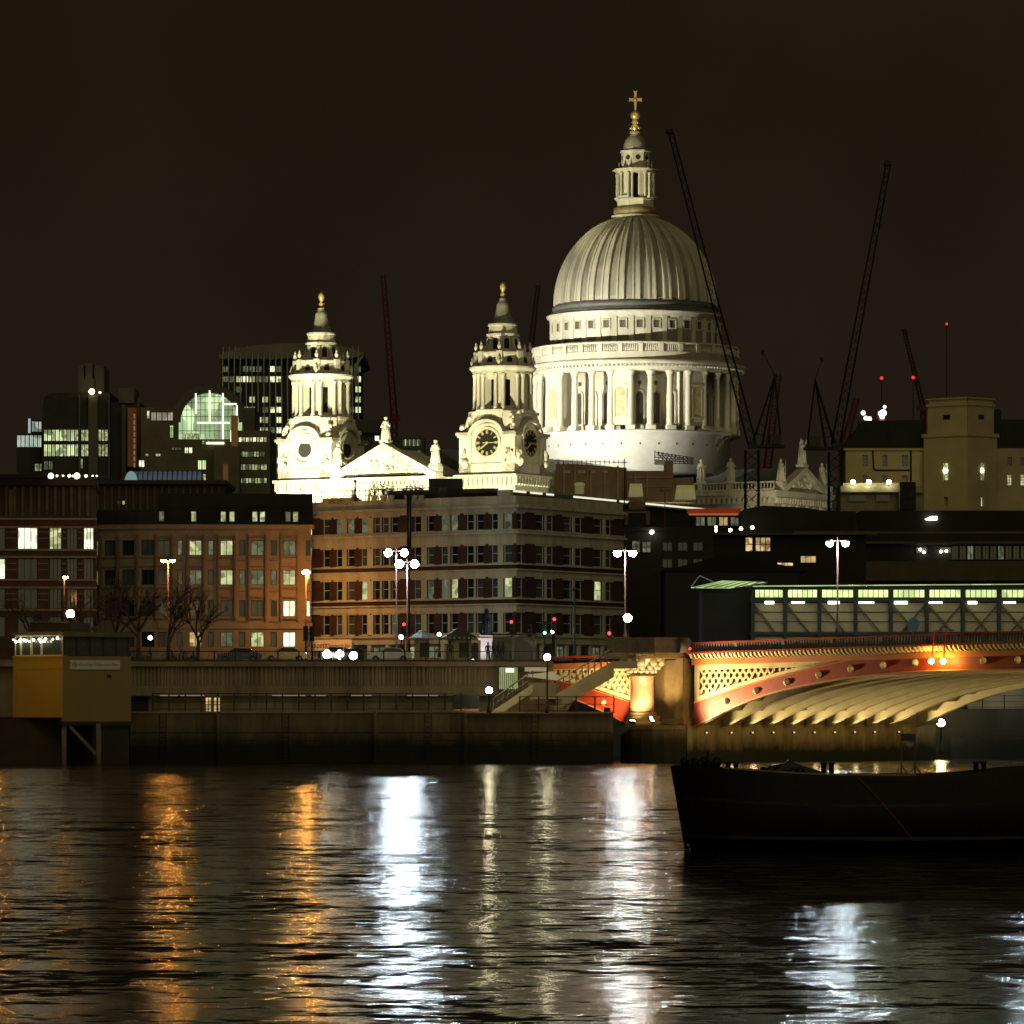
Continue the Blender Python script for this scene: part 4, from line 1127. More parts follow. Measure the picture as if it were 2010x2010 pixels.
band(root, Y, 357, 392, 851, 863, lit_y, 5); band(root, Y, 412, 447, 834, 842, lit_y, 5) if False else None
band(root, Y, 396, 418, 864, 873, [lit_y, lit_d], 4); band(root, Y, 362, 378, 878, 890, lit_w, 2); band(root, Y, 336, 356, 878, 884, lit_d, 3); band(root, Y, 285, 292, 890, 896, lit_o, 1); band(root, Y, 305, 316, 890, 896, lit_y, 1)
band(root, Y, 272, 284, 903, 917, lit_w, 1); band(root, Y, 388, 405, 903, 922, lit_g, 2); band(root, Y, 395, 405, 930, 950, lit_y, 1)
band(root, Y, 468, 524, 858, 868, [lit_w, lit_y], 8); band(root, Y, 470, 520, 886, 897, [lit_d, lit_y, lit_y, lit_d], 9); band(root, Y, 464, 524, 911, 923, [lit_y, lit_y, lit_y, lit_d], 10); band(root, Y, 464, 524, 938, 949, [lit_y, lit_y, lit_d], 10)
band(root, Y, 451, 468, 844, 868, room('bright_stair', (.9, 1, .8), 1.3, .3, .6), 2)
b = MB(); b.box(PX(442, Y), PX(452, Y), Y-9.2, Y-8.02, PZ(955, Y), PZ(915, Y)); b.build('terracotta_panel', mat('terracotta', (.3, .14, .05), .7, .3, .2, emit=.05, ecol=(1, .5, .15)), root); b = MB(); b.box(PX(454, Y), PX(467, Y), Y-1.2, Y-.02, PZ(880, Y), PZ(816, Y)); b.build('terracotta_panel', mat('terracotta', (.3, .14, .05), .7, .3, .2, emit=.05, ecol=(1, .5, .15)), root)
# far block with the swept roof
root = thing('swept_roof_block', 'large far office block with a swept curved roof, behind the left bell tower', 'building')
Y = 1400.0
b = MB(); ubox(b, 434, 700, 705, 985, Y, 60); b.build('wall', mat('far_green_black_cladding', (.03, .034, .026), .7, .3, .1), root)
b = MB()
top = [(430, 701), (445, 694), (470, 686), (510, 680), (560, 677), (610, 676), (650, 679), (690, 686), (716, 697), (704, 703), (690, 706), (436, 707)]
b.prism([(PX(u_, Y), PZ(v_, Y)) for u_, v_ in top], Y-6, Y+60, 'y'); b.build('swept_roof', mat('far_roof_metal', (.16, .16, .13), .5, .3, .1), root)
b = MB()
for i in range(24):
    u_ = 440+i*11.5
    pts_ = []
    for k in range(7):
        a = (PI/2)*k/6
        pts_.append(Vector((PX(u_, Y), Y-1-8*math.sin(a)*.9+ (0), PZ(706+ (1-math.cos(a))*60-26, Y))))
    for k in range(6): b.tube(pts_[k], pts_[k+1], .22, seg=4)
    b.tube((PX(u_, Y), Y-8, PZ(735, Y)), (PX(u_, Y), Y-1, PZ(985, Y)), .2, seg=4)
for s in (704, 712): b.beam((PX(690, Y), Y-4, PZ(706, Y)), (PX(716, Y), Y-4, PZ(698, Y)), .6, .6)
b.beam((PX(700, Y), Y-3, PZ(760, Y)), (PX(698, Y), Y-4, PZ(720, Y)), .7, .7); b.beam((PX(698, Y), Y-4, PZ(720, Y)), (PX(714, Y), Y-4, PZ(698, Y)), .7, .7)
b.build('ribs', mat('far_pale_ribs', (.42, .43, .34), .5, .1, .1), root)
rnd = random.Random(11)
nwin = 0
for v0 in range(718, 962, 20):
    for u0 in range(437, 700, 13):
        vis = (u0 < 545) or (u0 > 640)
        if not vis or (430 < u0 < 530 and v0 > 860): continue
        pl = {718: .75, 738: .95, 758: .1, 778: .3, 798: .7, 818: .8, 838: .8}.get(v0, .5)
        if u0 > 640: pl = .8 if v0 < 800 else .3
        if rnd.random() < pl and nwin < 96:
            nwin += 1
            window(root, T(PX(u0, Y), Y-.3, PZ(v0+13, Y)), S(12, Y), S(13, Y), frame_d, rnd.choice([far_y, far_y, lit_w, lit_y, lit_d]), 1, 0, .15, .2)
# low far block between the bell towers
root = thing('far_low_block', 'low far office block showing between the two bell towers above the pediment', 'building')
Y = 1200.0
b = MB(); ubox(b, 690, 765, 823, 950, Y, 20); ubox(b, 765, 832, 858, 950, Y+2, 20); ubox(b, 700, 780, 845, 849, Y-2, 1.9); b.build('wall', mat('far_low_cladding', (.07, .075, .06), .8, .3, .1), root)
band(root, Y, 735, 745, 855, 866, lit_w, 1); band(root, Y+2, 790, 826, 862, 876, [lit_d, lit_g], 9); band(root, Y+2, 792, 828, 884, 894, [lit_d, lit_y], 9); band(root, Y, 715, 722, 868, 874, lit_d, 1)
# ------------------------------------------------------------------ right hand buildings
Y = 640.0
root = thing('stone_block_with_tower', 'pale stone office building with a dark pitched roof and a square stair tower', 'building')
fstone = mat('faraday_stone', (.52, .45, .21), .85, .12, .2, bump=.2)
fstoned = mat('faraday_stone_shade', (.34, .29, .15), .85, .15, .2, bump=.2)  # darker copy of the stone: shade on these faces is in the colour
b = MB()
colsF = [(S(33, Y), S(43, Y)), (S(72, Y), S(82, Y)), (S(110, Y), S(122, Y))]
M = T(PX(1660, Y), Y, 0); b.M = M; Lf = S(153, Y)
wall_open(b, Lf, [(PZ(950, Y), PZ(933, Y)), (PZ(916, Y), PZ(893, Y))], colsF, 15, PZ(882, Y), .5); b.box(0, Lf, .6, 14, 15, PZ(882, Y)-.01)
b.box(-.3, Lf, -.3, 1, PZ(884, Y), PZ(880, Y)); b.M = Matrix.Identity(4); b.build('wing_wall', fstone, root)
for (z0, z1) in ((PZ(950, Y), PZ(933, Y)), (PZ(916, Y), PZ(893, Y))):
    for i, (p, q) in enumerate(colsF):
        if z0 < PZ(940, Y) and i == 2: continue
        window(root, M @ T(p, .25, z0), q-p, z1-z0, frame_l, glassd, 1, 3, .06)
b = MB(); b.M = M
b.prism([(-.6, PZ(881, Y)), (Lf, PZ(881, Y)), (Lf, PZ(824, Y)), (S(36, Y), PZ(825, Y))], .2, 8, 'y')
b.build('roof', mat('dark_green_slate', (.022, .026, .014), .85, .2, .5), root)
b = MB(); b.M = M
b.tube((S(53, Y), -.1, PZ(882, Y)), (S(55, Y), -.1, PZ(920, Y)), .12); b.tube((S(55, Y), -.1, PZ(920, Y)), (S(60, Y), -.1, PZ(923, Y)), .12); b.tube((S(60, Y), -.1, PZ(923, Y)), (S(128, Y), -.1, PZ(923, Y)), .12); b.tube((S(128, Y), -.1, PZ(882, Y)), (S(128, Y), -.1, PZ(960, Y)), .14)
b.build('drainpipe', steeld, root)
# tower: two faces
tA = (PX(1812, Y), Y-1.0); tB = (PX(1892, Y), Y-5.5); tC = (PX(1955, Y), Y-1.5)
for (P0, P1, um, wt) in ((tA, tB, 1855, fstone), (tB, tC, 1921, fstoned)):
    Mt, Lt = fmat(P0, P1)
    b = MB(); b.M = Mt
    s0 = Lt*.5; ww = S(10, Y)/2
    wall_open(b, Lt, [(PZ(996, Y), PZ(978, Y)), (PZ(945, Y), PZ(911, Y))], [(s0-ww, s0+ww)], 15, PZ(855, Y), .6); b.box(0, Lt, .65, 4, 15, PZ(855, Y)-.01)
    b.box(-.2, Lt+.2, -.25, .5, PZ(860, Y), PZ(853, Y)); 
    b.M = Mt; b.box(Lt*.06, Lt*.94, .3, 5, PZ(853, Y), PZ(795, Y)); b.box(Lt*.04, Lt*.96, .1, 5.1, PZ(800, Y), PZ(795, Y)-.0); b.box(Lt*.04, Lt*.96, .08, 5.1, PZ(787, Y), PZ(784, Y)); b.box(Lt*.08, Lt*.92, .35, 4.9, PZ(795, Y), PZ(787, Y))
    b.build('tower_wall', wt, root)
    window(root, Mt @ T(s0-ww, .3, PZ(945, Y)), 2*ww, S(34, Y), frame_d, lit_y, 0, 5, .05)
    if um == 1921: window(root, Mt @ T(s0-ww, .3, PZ(996, Y)), 2*ww, S(18, Y), frame_d, lit_y, 1, 3, .05)
    b = MB(); b.M = Mt; b.box(s0-.55, s0+.55, .22, .29, PZ(826, Y), PZ(817, Y)); b.build('small_opening', darkin, root)
    b = MB(); b.M = Mt; b.sphere((s0-.1, .1, PZ(926, Y)), .34, 8, 6); b.build('stair_lamp', glow('stair_lamp_glow', (1, 1, .8), 9), root)
b = MB(); b.M = T(PX(1955, Y), Y, 0); Lr = S(130, Y)
wall_open(b, Lr, [(PZ(953, Y), PZ(931, Y)), (PZ(914, Y), PZ(897, Y))], [(S(22, Y), S(31, Y)), (S(48, Y), S(60, Y))], 15, PZ(880, Y), .5); b.box(0, Lr, .6, 14, 15, PZ(880, Y)-.01)
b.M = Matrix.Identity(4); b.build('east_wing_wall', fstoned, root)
for (p, q) in ((22, 31), (48, 60)):
    window(root, T(PX(1955+p, Y), Y+.25, PZ(953, Y)), S(q-p, Y), S(22, Y), frame_d, lit_y, 1, 3, .05)
    window(root, T(PX(1955+p, Y), Y+.25, PZ(914, Y)), S(q-p, Y), S(17, Y), frame_d, glassd, 1, 3, .05)
b = MB(); b.prism([(PX(1945, Y), PZ(881, Y)), (PX(2085, Y), PZ(881, Y)), (PX(2085, Y), PZ(824, Y)), (PX(1945, Y), PZ(822, Y))], Y+1, Y+8, 'y'); b.box(PX(1945, Y), PX(1966, Y), Y+.5, Y+3, PZ(850, Y), PZ(803, Y)); b.build('east_roof', MATS['dark_green_slate'], root)
# terrace building in front with three lamps
Y = 600.0
root = thing('terrace_pavilion', 'low pale rooftop pavilion with three white lamps on its parapet, before the stone block', 'pavilion')
b = MB(); ubox(b, 1650, 1812, 954, 1010, Y, 8); ubox(b, 1655, 1770, 948, 953.9, Y+1, 6); b.box(PX(1650, Y), PX(1812, Y), Y-.6, Y-.01, PZ(968, Y), PZ(965.5, Y)); b.build('wall', mat('pavilion_wall', (.24, .20, .12), .8, .3, .2), root)
b = MB(); ubox(b, 1766, 1798, 946, 1000, Y-2, 1.3); b.build('dark_hedge', mat('hedge_dark', (.03, .025, .012), .9, .5, 1.5), root)
b = MB(); ubox(b, 1665, 1700, 972, 984, Y-.3, .28); b.build('window', glassd, root); b = MB(); ubox(b, 1720, 1745, 972, 984, Y-.3, .28); b.build('window', glassd, root)
for u_ in (1674, 1705, 1744):
    b = MB(); b.tube((PX(u_, Y), Y-.5, PZ(955, Y)), (PX(u_, Y), Y-.5, PZ(949, Y)), .05); b.build('lamp_bracket', steeld, root)
    b = MB(); b.sphere((PX(u_, Y), Y-.5, PZ(946.5, Y)), .28, 10, 8); b.build('lamp', glow('terrace_white', (.95, 1, .62), 70), root)
# long flat roofed building with glowing edge
Y = 560.0
root = thing('flat_roofed_building', 'long flat roofed building with a thin glowing roof edge below the great dome', 'building')
A = (PX(1010, 540), 540.0); Bp = (PX(1465, 600), 600.0)
M, L = fmat(A, Bp)
zr_ = PZ(961, 540); b = MB(); b.M = M; b.box(-6, L, .5, 14, 6.3, zr_-.6); b.build('wall', darkwall, root)
b = MB(); b.M = M; b.box(-6, L, -.4, 14, zr_-.58, zr_-.1); b.build('roof_slab', leadd, root)
for (x0, x1) in ((-5, 2.2), (3.3, 6.5), (7.6, 9.6), (15, 27), (28, 33), (34, L-.2)):
    b = MB(); b.M = M; b.box(x0, x1, -.46, -.41, zr_-.34, zr_-.12); b.build('lit_edge', glow('roof_edge_light', (1, 1, .75), .95, False), root)
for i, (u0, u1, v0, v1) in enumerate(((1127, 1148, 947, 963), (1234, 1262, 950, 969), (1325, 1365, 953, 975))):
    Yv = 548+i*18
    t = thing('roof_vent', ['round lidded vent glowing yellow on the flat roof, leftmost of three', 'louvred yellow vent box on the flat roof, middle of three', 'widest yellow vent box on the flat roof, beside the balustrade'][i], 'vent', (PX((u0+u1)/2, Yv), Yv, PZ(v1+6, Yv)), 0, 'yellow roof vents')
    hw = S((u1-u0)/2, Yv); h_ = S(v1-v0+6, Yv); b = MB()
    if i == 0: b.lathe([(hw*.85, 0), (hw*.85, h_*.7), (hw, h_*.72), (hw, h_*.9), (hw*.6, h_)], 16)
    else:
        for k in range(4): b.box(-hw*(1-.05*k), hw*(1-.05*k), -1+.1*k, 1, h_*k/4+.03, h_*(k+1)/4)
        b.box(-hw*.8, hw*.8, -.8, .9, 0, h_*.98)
    b.build('body', mat('yellow_painted_vent', (.52, .48, .17), .6, .1, 1, emit=.10, ecol=(1, .95, .45)), t)  # light on the vents is put in as yellow colour and faint glow
t = thing('flagpole', 'thin tall dark pole crossing the cathedral drum', 'pole', (PX(1226, 500), 500, 15)); b = MB(); b.tube((0, 0, 0), (0, 0, PZ(900, 500)-15), .10, .05); b.build('shaft', black, t); b = MB(); b.lathe([(.3, 0), (.3, .2), (.1, .4)], 8); b.build('base', black, t)
t = thing('wind_vane', 'slim mast topped by a small bird shaped vane, lit reddish', 'weather vane', (PX(1305, 520), 520, 12)); b = MB(); b.tube((0, 0, 0), (0, 0, PZ(966, 520)-12), .07, .04); b.build('mast', polem, t)
b = MB(); zv = PZ(963, 520)-12; b.tube((-.6, 0, zv), (.6, 0, zv+.05), .09, .05); b.tube((-.2, 0, zv), (-.5, 0, zv+.35), .08, .02); b.tube((.1, 0, zv), (.35, 0, zv+.2), .08, .02); b.build('vane', steelg, t)
# scaffold sheeting against the cathedral's south side
t = thing('scaffold_screen', 'brown sheeted scaffold hoarding along the south side of the cathedral roof', 'scaffolding', (0, 0, 0))
Yq = 860.0; b = MB(); pz = lambda v: PZ(v, Yq); px = lambda u: PX(u, Yq)
b.prism([(px(1084), pz(985)), (px(1092), pz(910)), (px(1150), pz(912)), (px(1230), pz(918)), (px(1230), pz(985))], Yq, Yq+6, 'y')
b.prism([(px(1230), pz(985)), (px(1230), pz(925)), (px(1305), pz(925)), (px(1305), pz(905)), (px(1321), pz(905)), (px(1321), pz(985))], Yq-1.5, Yq+6, 'y')
b.prism([(px(1321), pz(985)), (px(1321), pz(938)), (px(1362), pz(936)), (px(1362), pz(985))], Yq+1, Yq+6, 'y')
b.build('sheeting', mat('brown_sheeting', (.27, .20, .125), .8, .22, .22, bump=.3), t)
b = MB()
for u_ in (1110, 1132, 1163, 1190, 1216, 1250, 1273): b.box(px(u_)-.5, px(u_)-.15, Yq-1.9 if u_ > 1230 else Yq-.3, Yq-1.5 if u_ > 1230 else Yq-.005, pz(980), pz(928 if u_ > 1230 else 914))
for v_ in (938, 955): b.box(px(1233), px(1320), Yq-1.7, Yq-1.51, pz(v_)-.1, pz(v_)+.1)
b.build('sheeting_seams', mat('pale_batten', (.38, .30, .19), .8, .2, .5), t)
b = MB()
for u_ in range(1088, 1232, 9): b.tube((px(u_), Yq-.2, pz(912)), (px(u_), Yq-.2, pz(903)), .07, seg=4)
b.tube((px(1088), Yq-.2, pz(904)), (px(1232), Yq-.2, pz(908)), .07, seg=4)
for u_ in range(1285, 1362, 8): b.tube((px(u_), Yq-.8, pz(912)), (px(u_), Yq-.8, pz(884+(u_-1285)*.2)), .08, seg=4)
for k in range(5): b.tube((px(1285), Yq-.8, pz(888+k*5)), (px(1362), Yq-.8, pz(899+k*3)), .08, seg=4)
for k in range(9): b.tube((px(1290+k*7), Yq-.8, pz(889+k)), (px(1302+k*7), Yq-.8, pz(903+k)), .09, seg=4)
b.build('scaffold_tubes', steelg, t)
b = MB(); b.box(px(1286), px(1308), Yq-1.2, Yq-.9, pz(913), pz(903)); b.box(px(1086), px(1100), Yq-.5, Yq-.3, pz(908), pz(902)); b.build('white_sheet', mat('white_sheet', (.75, .77, .8), .7, .05), t)
b = MB()
for (u_, wd_) in ((1105, 18), (1134, 16), (1158, 12), (1183, 12)):
    for i in range(int(wd_/2.6)): b.box(px(u_+i*2.6), px(u_+i*2.6+1.5), Yq-.1, Yq-.02, pz(928.5), pz(923))
b.build('pale_marks', mat('pale_banner_marks', (.7, .62, .52), .7, 0), t)

# dark blocks rising to the right
Y = 500.0
root = thing('dark_office_block', 'dark unlit office block beyond the right end of the brick and stone block', 'building')
b = MB(); ubox(b, 1222, 1400, 1035, 1300, Y, 20); ubox(b, 1225, 1275, 1000, 1034.9, Y+2, 10); b.build('wall', darkwall, root)
b = MB(); ubox(b, 1224, 1276, 1004, 1007, Y+1.6, .38); ubox(b, 1225, 1233, 1008, 1030, Y+1.7, .28); ubox(b, 1268, 1276, 1008, 1030, Y+1.7, .28); ubox(b, 1234, 1267, 984, 1003, Y+2.2, 5); b.build('tan_plant_housing', mat('tan_render', (.14, .085, .04), .8, .2, .5), root)
window(root, T(PX(1240, Y), Y-.12, PZ(1085, Y)), S(17, Y), S(24, Y), frame_d, lit_d, 1, 1, .08); window(root, T(PX(1260, Y), Y-.12, PZ(1085, Y)), S(18, Y), S(22, Y), frame_d, lit_d, 1, 1, .08)
for u_ in (1300, 1330, 1360):
    for v_ in (1062, 1095, 1130): window(root, T(PX(u_, Y), Y-.12, PZ(v_+20, Y)), S(20, Y), S(18, Y), frame_d, glassd, 1, 0, .08)
b = MB(); b.tube((PX(1236, Y), Y-.5, PZ(1044, Y)), (PX(1320, Y), Y-.5, PZ(1043, Y)), .04); b.build('handrail', steeld, root)
b = MB(); b.sphere((PX(1279, Y), Y-.7, PZ(1045, Y)), .22, 8, 6); b.build('wall_lamp', glow('roof_white', (.95, 1, .8), 24), root)
root = thing('stepped_office_block', 'dark stepped office block with amber lit windows and a row of small white lamps', 'building')
Y = 540.0
b = MB(); ubox(b, 1395, 1700, 1046, 1300, Y, 16); ubox(b, 1455, 1680, 1003, 1045.9, Y+3, 18); ubox(b, 1360, 1470, 1008, 1045.9, Y+10, 8)
b.prism([(PX(1450, Y), PZ(1010, Y)), (PX(1462, Y), PZ(998, Y)), (PX(1500, Y), PZ(990, Y)), (PX(1585, Y), PZ(994, Y)), (PX(1640, Y), PZ(1003, Y))], Y+3.1, Y+15, 'y')
b.build('wall', mat('near_black_cladding', (.012, .010, .007), .75, .3, .3), root)
b = MB(); b.box(PX(1395, Y), PX(1720, Y), Y-1.2, Y-.01, PZ(1050, Y), PZ(1047, Y)); b.box(PX(1560, Y), PX(2080, Y), Y+1.5, Y+2, PZ(1046, Y), PZ(1042, Y)); b.build('ledge', mat('brown_ledge', (.10, .075, .045), .8, .2, .4), root)
b = MB(); b.box(PX(1355, Y), PX(1462, Y), Y+9.6, Y+9.95, PZ(1001, Y), PZ(991, Y)); b.build('red_fascia', mat('red_fascia', (.35, .03, .015), .6, .2, .5, emit=.09, ecol=(1, .12, .03)), root)
b = MB(); b.box(PX(1358, Y), PX(1462, Y), Y+9.3, Y+9.59, PZ(1004.5, Y), PZ(1001, Y)); b.build('amber_soffit', glow('amber_soffit', (1, .32, .08), .35, False), root)
for i in range(4):
    window(root, T(PX(1372+i*23, Y), Y+9.8, PZ(1026, Y)), S(19, Y), S(19, Y), frame_d, lit_d if i != 2 else lit_o, 1, 0, .08)
window(root, T(PX(1462, Y), Y-.12, PZ(1083, Y)), S(16, Y), S(29, Y), frame_d, lit_o, 0, 1, .1); window(root, T(PX(1482, Y), Y-.12, PZ(1083, Y)), S(31, Y), S(29, Y), frame_d, lit_o, 2, 1, .1)
window(root, T(PX(1525, Y), Y-.12, PZ(1111, Y)), S(32, Y), S(7, Y), frame_d, lit_o, 2, 0, .05); window(root, T(PX(1571, Y), Y-.12, PZ(1105, Y)), S(31, Y), S(14, Y), frame_d, lit_o, 2, 0, .06)
for i, (u_, v_) in enumerate(((1405, 1035), (1405, 1042), (1433, 1041), (1454, 1038), (1476, 1036))):
    b = MB(); b.sphere((PX(u_, Y), Y-.6, PZ(v_, Y)), .2 if i > 1 else .15, 8, 6); b.build('eaves_lamp', MATS['roof_white'], root)
    b = MB(); b.tube((PX(u_, Y), Y-.6, PZ(v_, Y)-.15), (PX(u_, Y), Y-.6, PZ(1047, Y)), .04); b.build('lamp_stem', steeld, root)
root = thing('long_dark_building', 'long low dark building with dim windows above the station', 'building')
Y = 575.0
b = MB(); ubox(b, 1690, 2080, 1002, 1300, Y, 22); b.build('wall', MATS['near_black_cladding'], root)
b = MB(); b.box(PX(1690, Y), PX(2080, Y), Y-.8, Y-.01, PZ(1068, Y), PZ(1063, Y)); b.box(PX(1690, Y), PX(2080, Y), Y-.5, Y-.01, PZ(1140, Y), PZ(1102, Y)); b.build('ledges', mat('brown_ledge2', (.075, .055, .035), .8, .2, .4), root)
for i in range(13): window(root, T(PX(1868+i*15, Y), Y-.14, PZ(1099, Y)), S(13, Y), S(28, Y), frame_d, [glassg, glassg, lit_d, glassg][i % 4] if i != 3 else glassg, 1, 0, .08)
for u_ in (1798, 1845): window(root, T(PX(u_, Y), Y-.14, PZ(1086, Y)), S(22, Y), S(12, Y), frame_d, glassg, 1, 0, .06)
for (u_, v_, r) in ((1806, 1079, .16), (1813, 1084, .16), (1846, 1083, .16), (1857, 1082, .16)):
    b = MB(); b.sphere((PX(u_, Y), Y-.4, PZ(v_, Y)), r, 8, 6); b.build('ceiling_lamp', MATS['roof_white'], root)
b = MB(); b.prism([(PX(1815, Y), PZ(1019.5, Y)), (PX(1827, Y), PZ(1014, Y)), (PX(1839, Y), PZ(1014, Y)), (PX(1839, Y), PZ(1021, Y)), (PX(1820, Y), PZ(1021.5, Y))], Y-.5, Y-.2, 'y'); b.build('floodlight_panel', glow('panel_white', (.95, 1, .7), 8), root)
root = thing('hipped_roof_hall', 'dark hall with a low hipped roof in front of the stepped office block', 'building')
Y = 470.0
b = MB(); ubox(b, 1305, 1570, 1120, 1300, Y, 12); b.build('wall', MATS['near_black_cladding'], root)
b = MB(); z0, z1 = PZ(1121, Y), PZ(1086, Y)
b.add([(PX(1300, Y), Y-.4, z0), (PX(1585, Y), Y-.4, z0), (PX(1585, Y), Y+13, z0), (PX(1300, Y), Y+13, z0), (PX(1425, Y), Y+6, z1), (PX(1460, Y), Y+6, z1)], [(0,1,5,4), (1,2,5), (2,3,4,5), (3,0,4), (0,3,2,1)])
b.build('roof', slate, root)

# ------------------------------------------------------------------ cranes
def lattice(b, p, q, w0, w1, n, r=.16, up=(0,1,0)):
    p = Vector(p); q = Vector(q); d = (q-p).normalized(); u1 = d.cross(Vector(up)).normalized(); u2 = d.cross(u1)
    cs = []
    for i in range(n+1):
        c = p + (q-p)*i/n; w_ = w0+(w1-w0)*i/n
        cs.append([c + u1*a*w_/2 + u2*e*w_/2 for a, e in ((-1,-1),(1,-1),(1,1),(-1,1))])
    for j in range(4): b.tube(cs[0][j], cs[n][j], r, r*.8, 4)
    for i in range(n):
        for j in range(4):
            k = (j+1) % 4
            a_, b_ = (cs[i][j], cs[i+1][k]) if i % 2 else (cs[i][k], cs[i+1][j])
            b.tube(a_, b_, r*.36, seg=3)
def luffer(name, label, um, vbase, vpiv, tip, apex, back, Y, m, wm, spike=None, n=34, r=.2, grp=None, mr=None):
    t = thing(name, label, 'crane', (PX(um, Y), Y, 15), 0, grp)
    Q = lambda u, v: (PX(u, Y)-PX(um, Y), 0, PZ(v, Y)-15)
    mr = mr or r
    b = MB(); lattice(b, Q(um, vbase), Q(um, vpiv+14), S(wm, Y), S(wm, Y), max(4, int((vbase-vpiv)/22)), mr); b.build('mast', m, t)
    b = MB(); pv = Q(um+ (0), vpiv); lattice(b, pv, Q(*tip), S(16, Y), S(9, Y), n, r); 
    tp = Q(*tip); b.box(tp[0]-S(9, Y), tp[0]+S(5, Y), -.7, .7, tp[2]-.3, tp[2]+.3); b.build('jib', m, t)
    b = MB(); ap = Q(*apex)
    for yy in (-.9, .9):
        b.tube((pv[0], yy, pv[2]-S(4, Y)), (ap[0], yy*.4, ap[2]), r*1.3, r, 4)
        bk = Q(*back); b.tube((bk[0], yy, bk[2]+S(2, Y)), (ap[0], yy*.4, ap[2]), r*.8, r*.8, 4)
        b.tube((pv[0]+(bk[0]-pv[0])*.35, yy, pv[2]-S(6, Y)), (ap[0], yy*.4, ap[2]), r*1.1, r, 4)
    for k in range(1, 7):
        f = k/7; x_ = pv[0]+(ap[0]-pv[0])*f; z_ = pv[2]+(ap[2]-pv[2])*f; x2 = pv[0]+(bk[0]-pv[0])*.35*(1-f)+(ap[0]-pv[0])*f
        b.tube((x_, -.8, z_), (x2, .8, z_-.3), r*.5, seg=3)
    if spike: sk = Q(*spike); b.tube(ap, sk, r*.7, r*.3, 4); b.box(sk[0]-.22, sk[0]+.22, -.2, .2, sk[2]-.5, sk[2]+.2)
    b.build('a_frame', m, t)
    b = MB(); x0, x1 = sorted((pv[0], bk[0])); sgn = 1 if bk[0] > pv[0] else -1
    b.box(x0-.6, x1+.6, -1.5, 1.5, pv[2]-S(9, Y), pv[2]-S(4, Y)); b.build('machinery_deck', m, t)
    b = MB(); xb = bk[0]; b.box(min(xb, xb-sgn*S(22, Y)), max(xb, xb-sgn*S(22, Y)), -1.7, 1.7, pv[2]-S(4, Y)+.01, pv[2]+S(20, Y)*.8); b.build('counterweight', mat('counterweight_concrete', (.05, .045, .03), .9, .2, .5), t)
    b = MB(); b.box(pv[0]-S(8, Y), pv[0]+S(8, Y), -2.6, -1.6, pv[2]-S(12, Y), pv[2]+S(3, Y)); b.build('cab', m, t)
    return t
crm = mat('crane_black_paint', (.006, .006, .006), .6, 0)
redc = mat('crane_red_paint', (.07, .008, .006), .6, .1, .2, emit=.004, ecol=(1, .06, .03))
redf = mat('crane_far_red_paint', (.035, .007, .006), .6, .1, .2, emit=.003, ecol=(1, .05, .03))
luffer('tower_crane', 'black luffing crane with its jib leaning left across the dome', 1476, 1010, 870, (1316, 258), (1521, 737), (1532, 860), 620.0, crm, 26, spike=(1497, 690), r=.10, mr=.15)
luffer('tower_crane', 'black luffing crane with its jib leaning right, between the transept and the stone block', 1640, 1010, 874, (1744, 320), (1600, 746), (1586, 864), 620.0, crm, 26, spike=(1613, 704), r=.10, mr=.15)
Yc = 1600.0
def farjib(label, p, q, wpx, m, base=None, hgt=None):
    t = thing('distant_crane', label, 'crane', (PX(p[0], Yc), Yc, 17), 0, 'distant red cranes')
    Q = lambda u, v: (PX(u, Yc)-PX(p[0], Yc), 0, PZ(v, Yc)-17)
    b = MB(); lattice(b, Q(*p), Q(*q), S(wpx, Yc), S(wpx*.7, Yc), 26, .28); b.build('jib', m, t)
    b = MB(); lattice(b, Q(p[0], 1060), Q(*p), S(wpx, Yc), S(wpx, Yc), 14, .45); b.build('mast', m, t)
    b = MB(); x0, _, z0 = Q(*p); b.box(x0-2, x0+2, -1, 1, z0-1, z0+1); b.build('machinery_deck', m, t)
    return t
farjib('distant red crane with a steep thin jib between the two bell towers', (774, 820), (752, 540), 11, redc)
farjib('faint distant red crane jib just left of the great dome', (1040, 700), (1056, 560), 9, redf)
farjib('distant red crane jib behind the left black crane', (1506, 920), (1528, 735), 13, redc)
farjib('distant red crane jib behind the foot of the right black crane', (1655, 880), (1682, 782), 13, redc)
farjib('distant dark red crane jib leaning left above the stone block roof', (1812, 800), (1774, 645), 7, redf)
# far high rise core with white work lights
t = thing('unfinished_tower', 'far unfinished tower top with white work lights above the dark pitched roof', 'building', (PX(1728, 1500), 1500, 17))
b = MB(); b.box(-S(7, 1500), S(7, 1500), 0, 8, 0, PZ(806, 1500)-17); b.box(-S(40, 1500), -S(25, 1500), 2, 9, 0, PZ(822, 1500)-17); b.build('core', mat('far_core_concrete', (.05, .03, .03), .9, .3, .1), t)
b = MB()
for (u_, v_, r) in ((1733, 811, 1.15), (1731, 818, .8), (1736, 799, .55), (1694, 811, .75), (1699, 821, .7), (1706, 823, .8), (1728, 812, .8)):
    b.sphere((PX(u_, 1500)-PX(1728, 1500), -1, PZ(v_, 1500)-17), r, 8, 6)
b.build('work_lights', glow('work_light', (1, .95, .8), 3.5, False), t)
b = MB(); b.box(-S(2, 1500), S(9, 1500), -.5, -.1, PZ(825, 1500)-17, PZ(816, 1500)-17); b.build('lit_red_netting', mat('red_netting', (.3, .06, .03), .8, .5, .8, emit=.25, ecol=(1, .3, .18)), t)
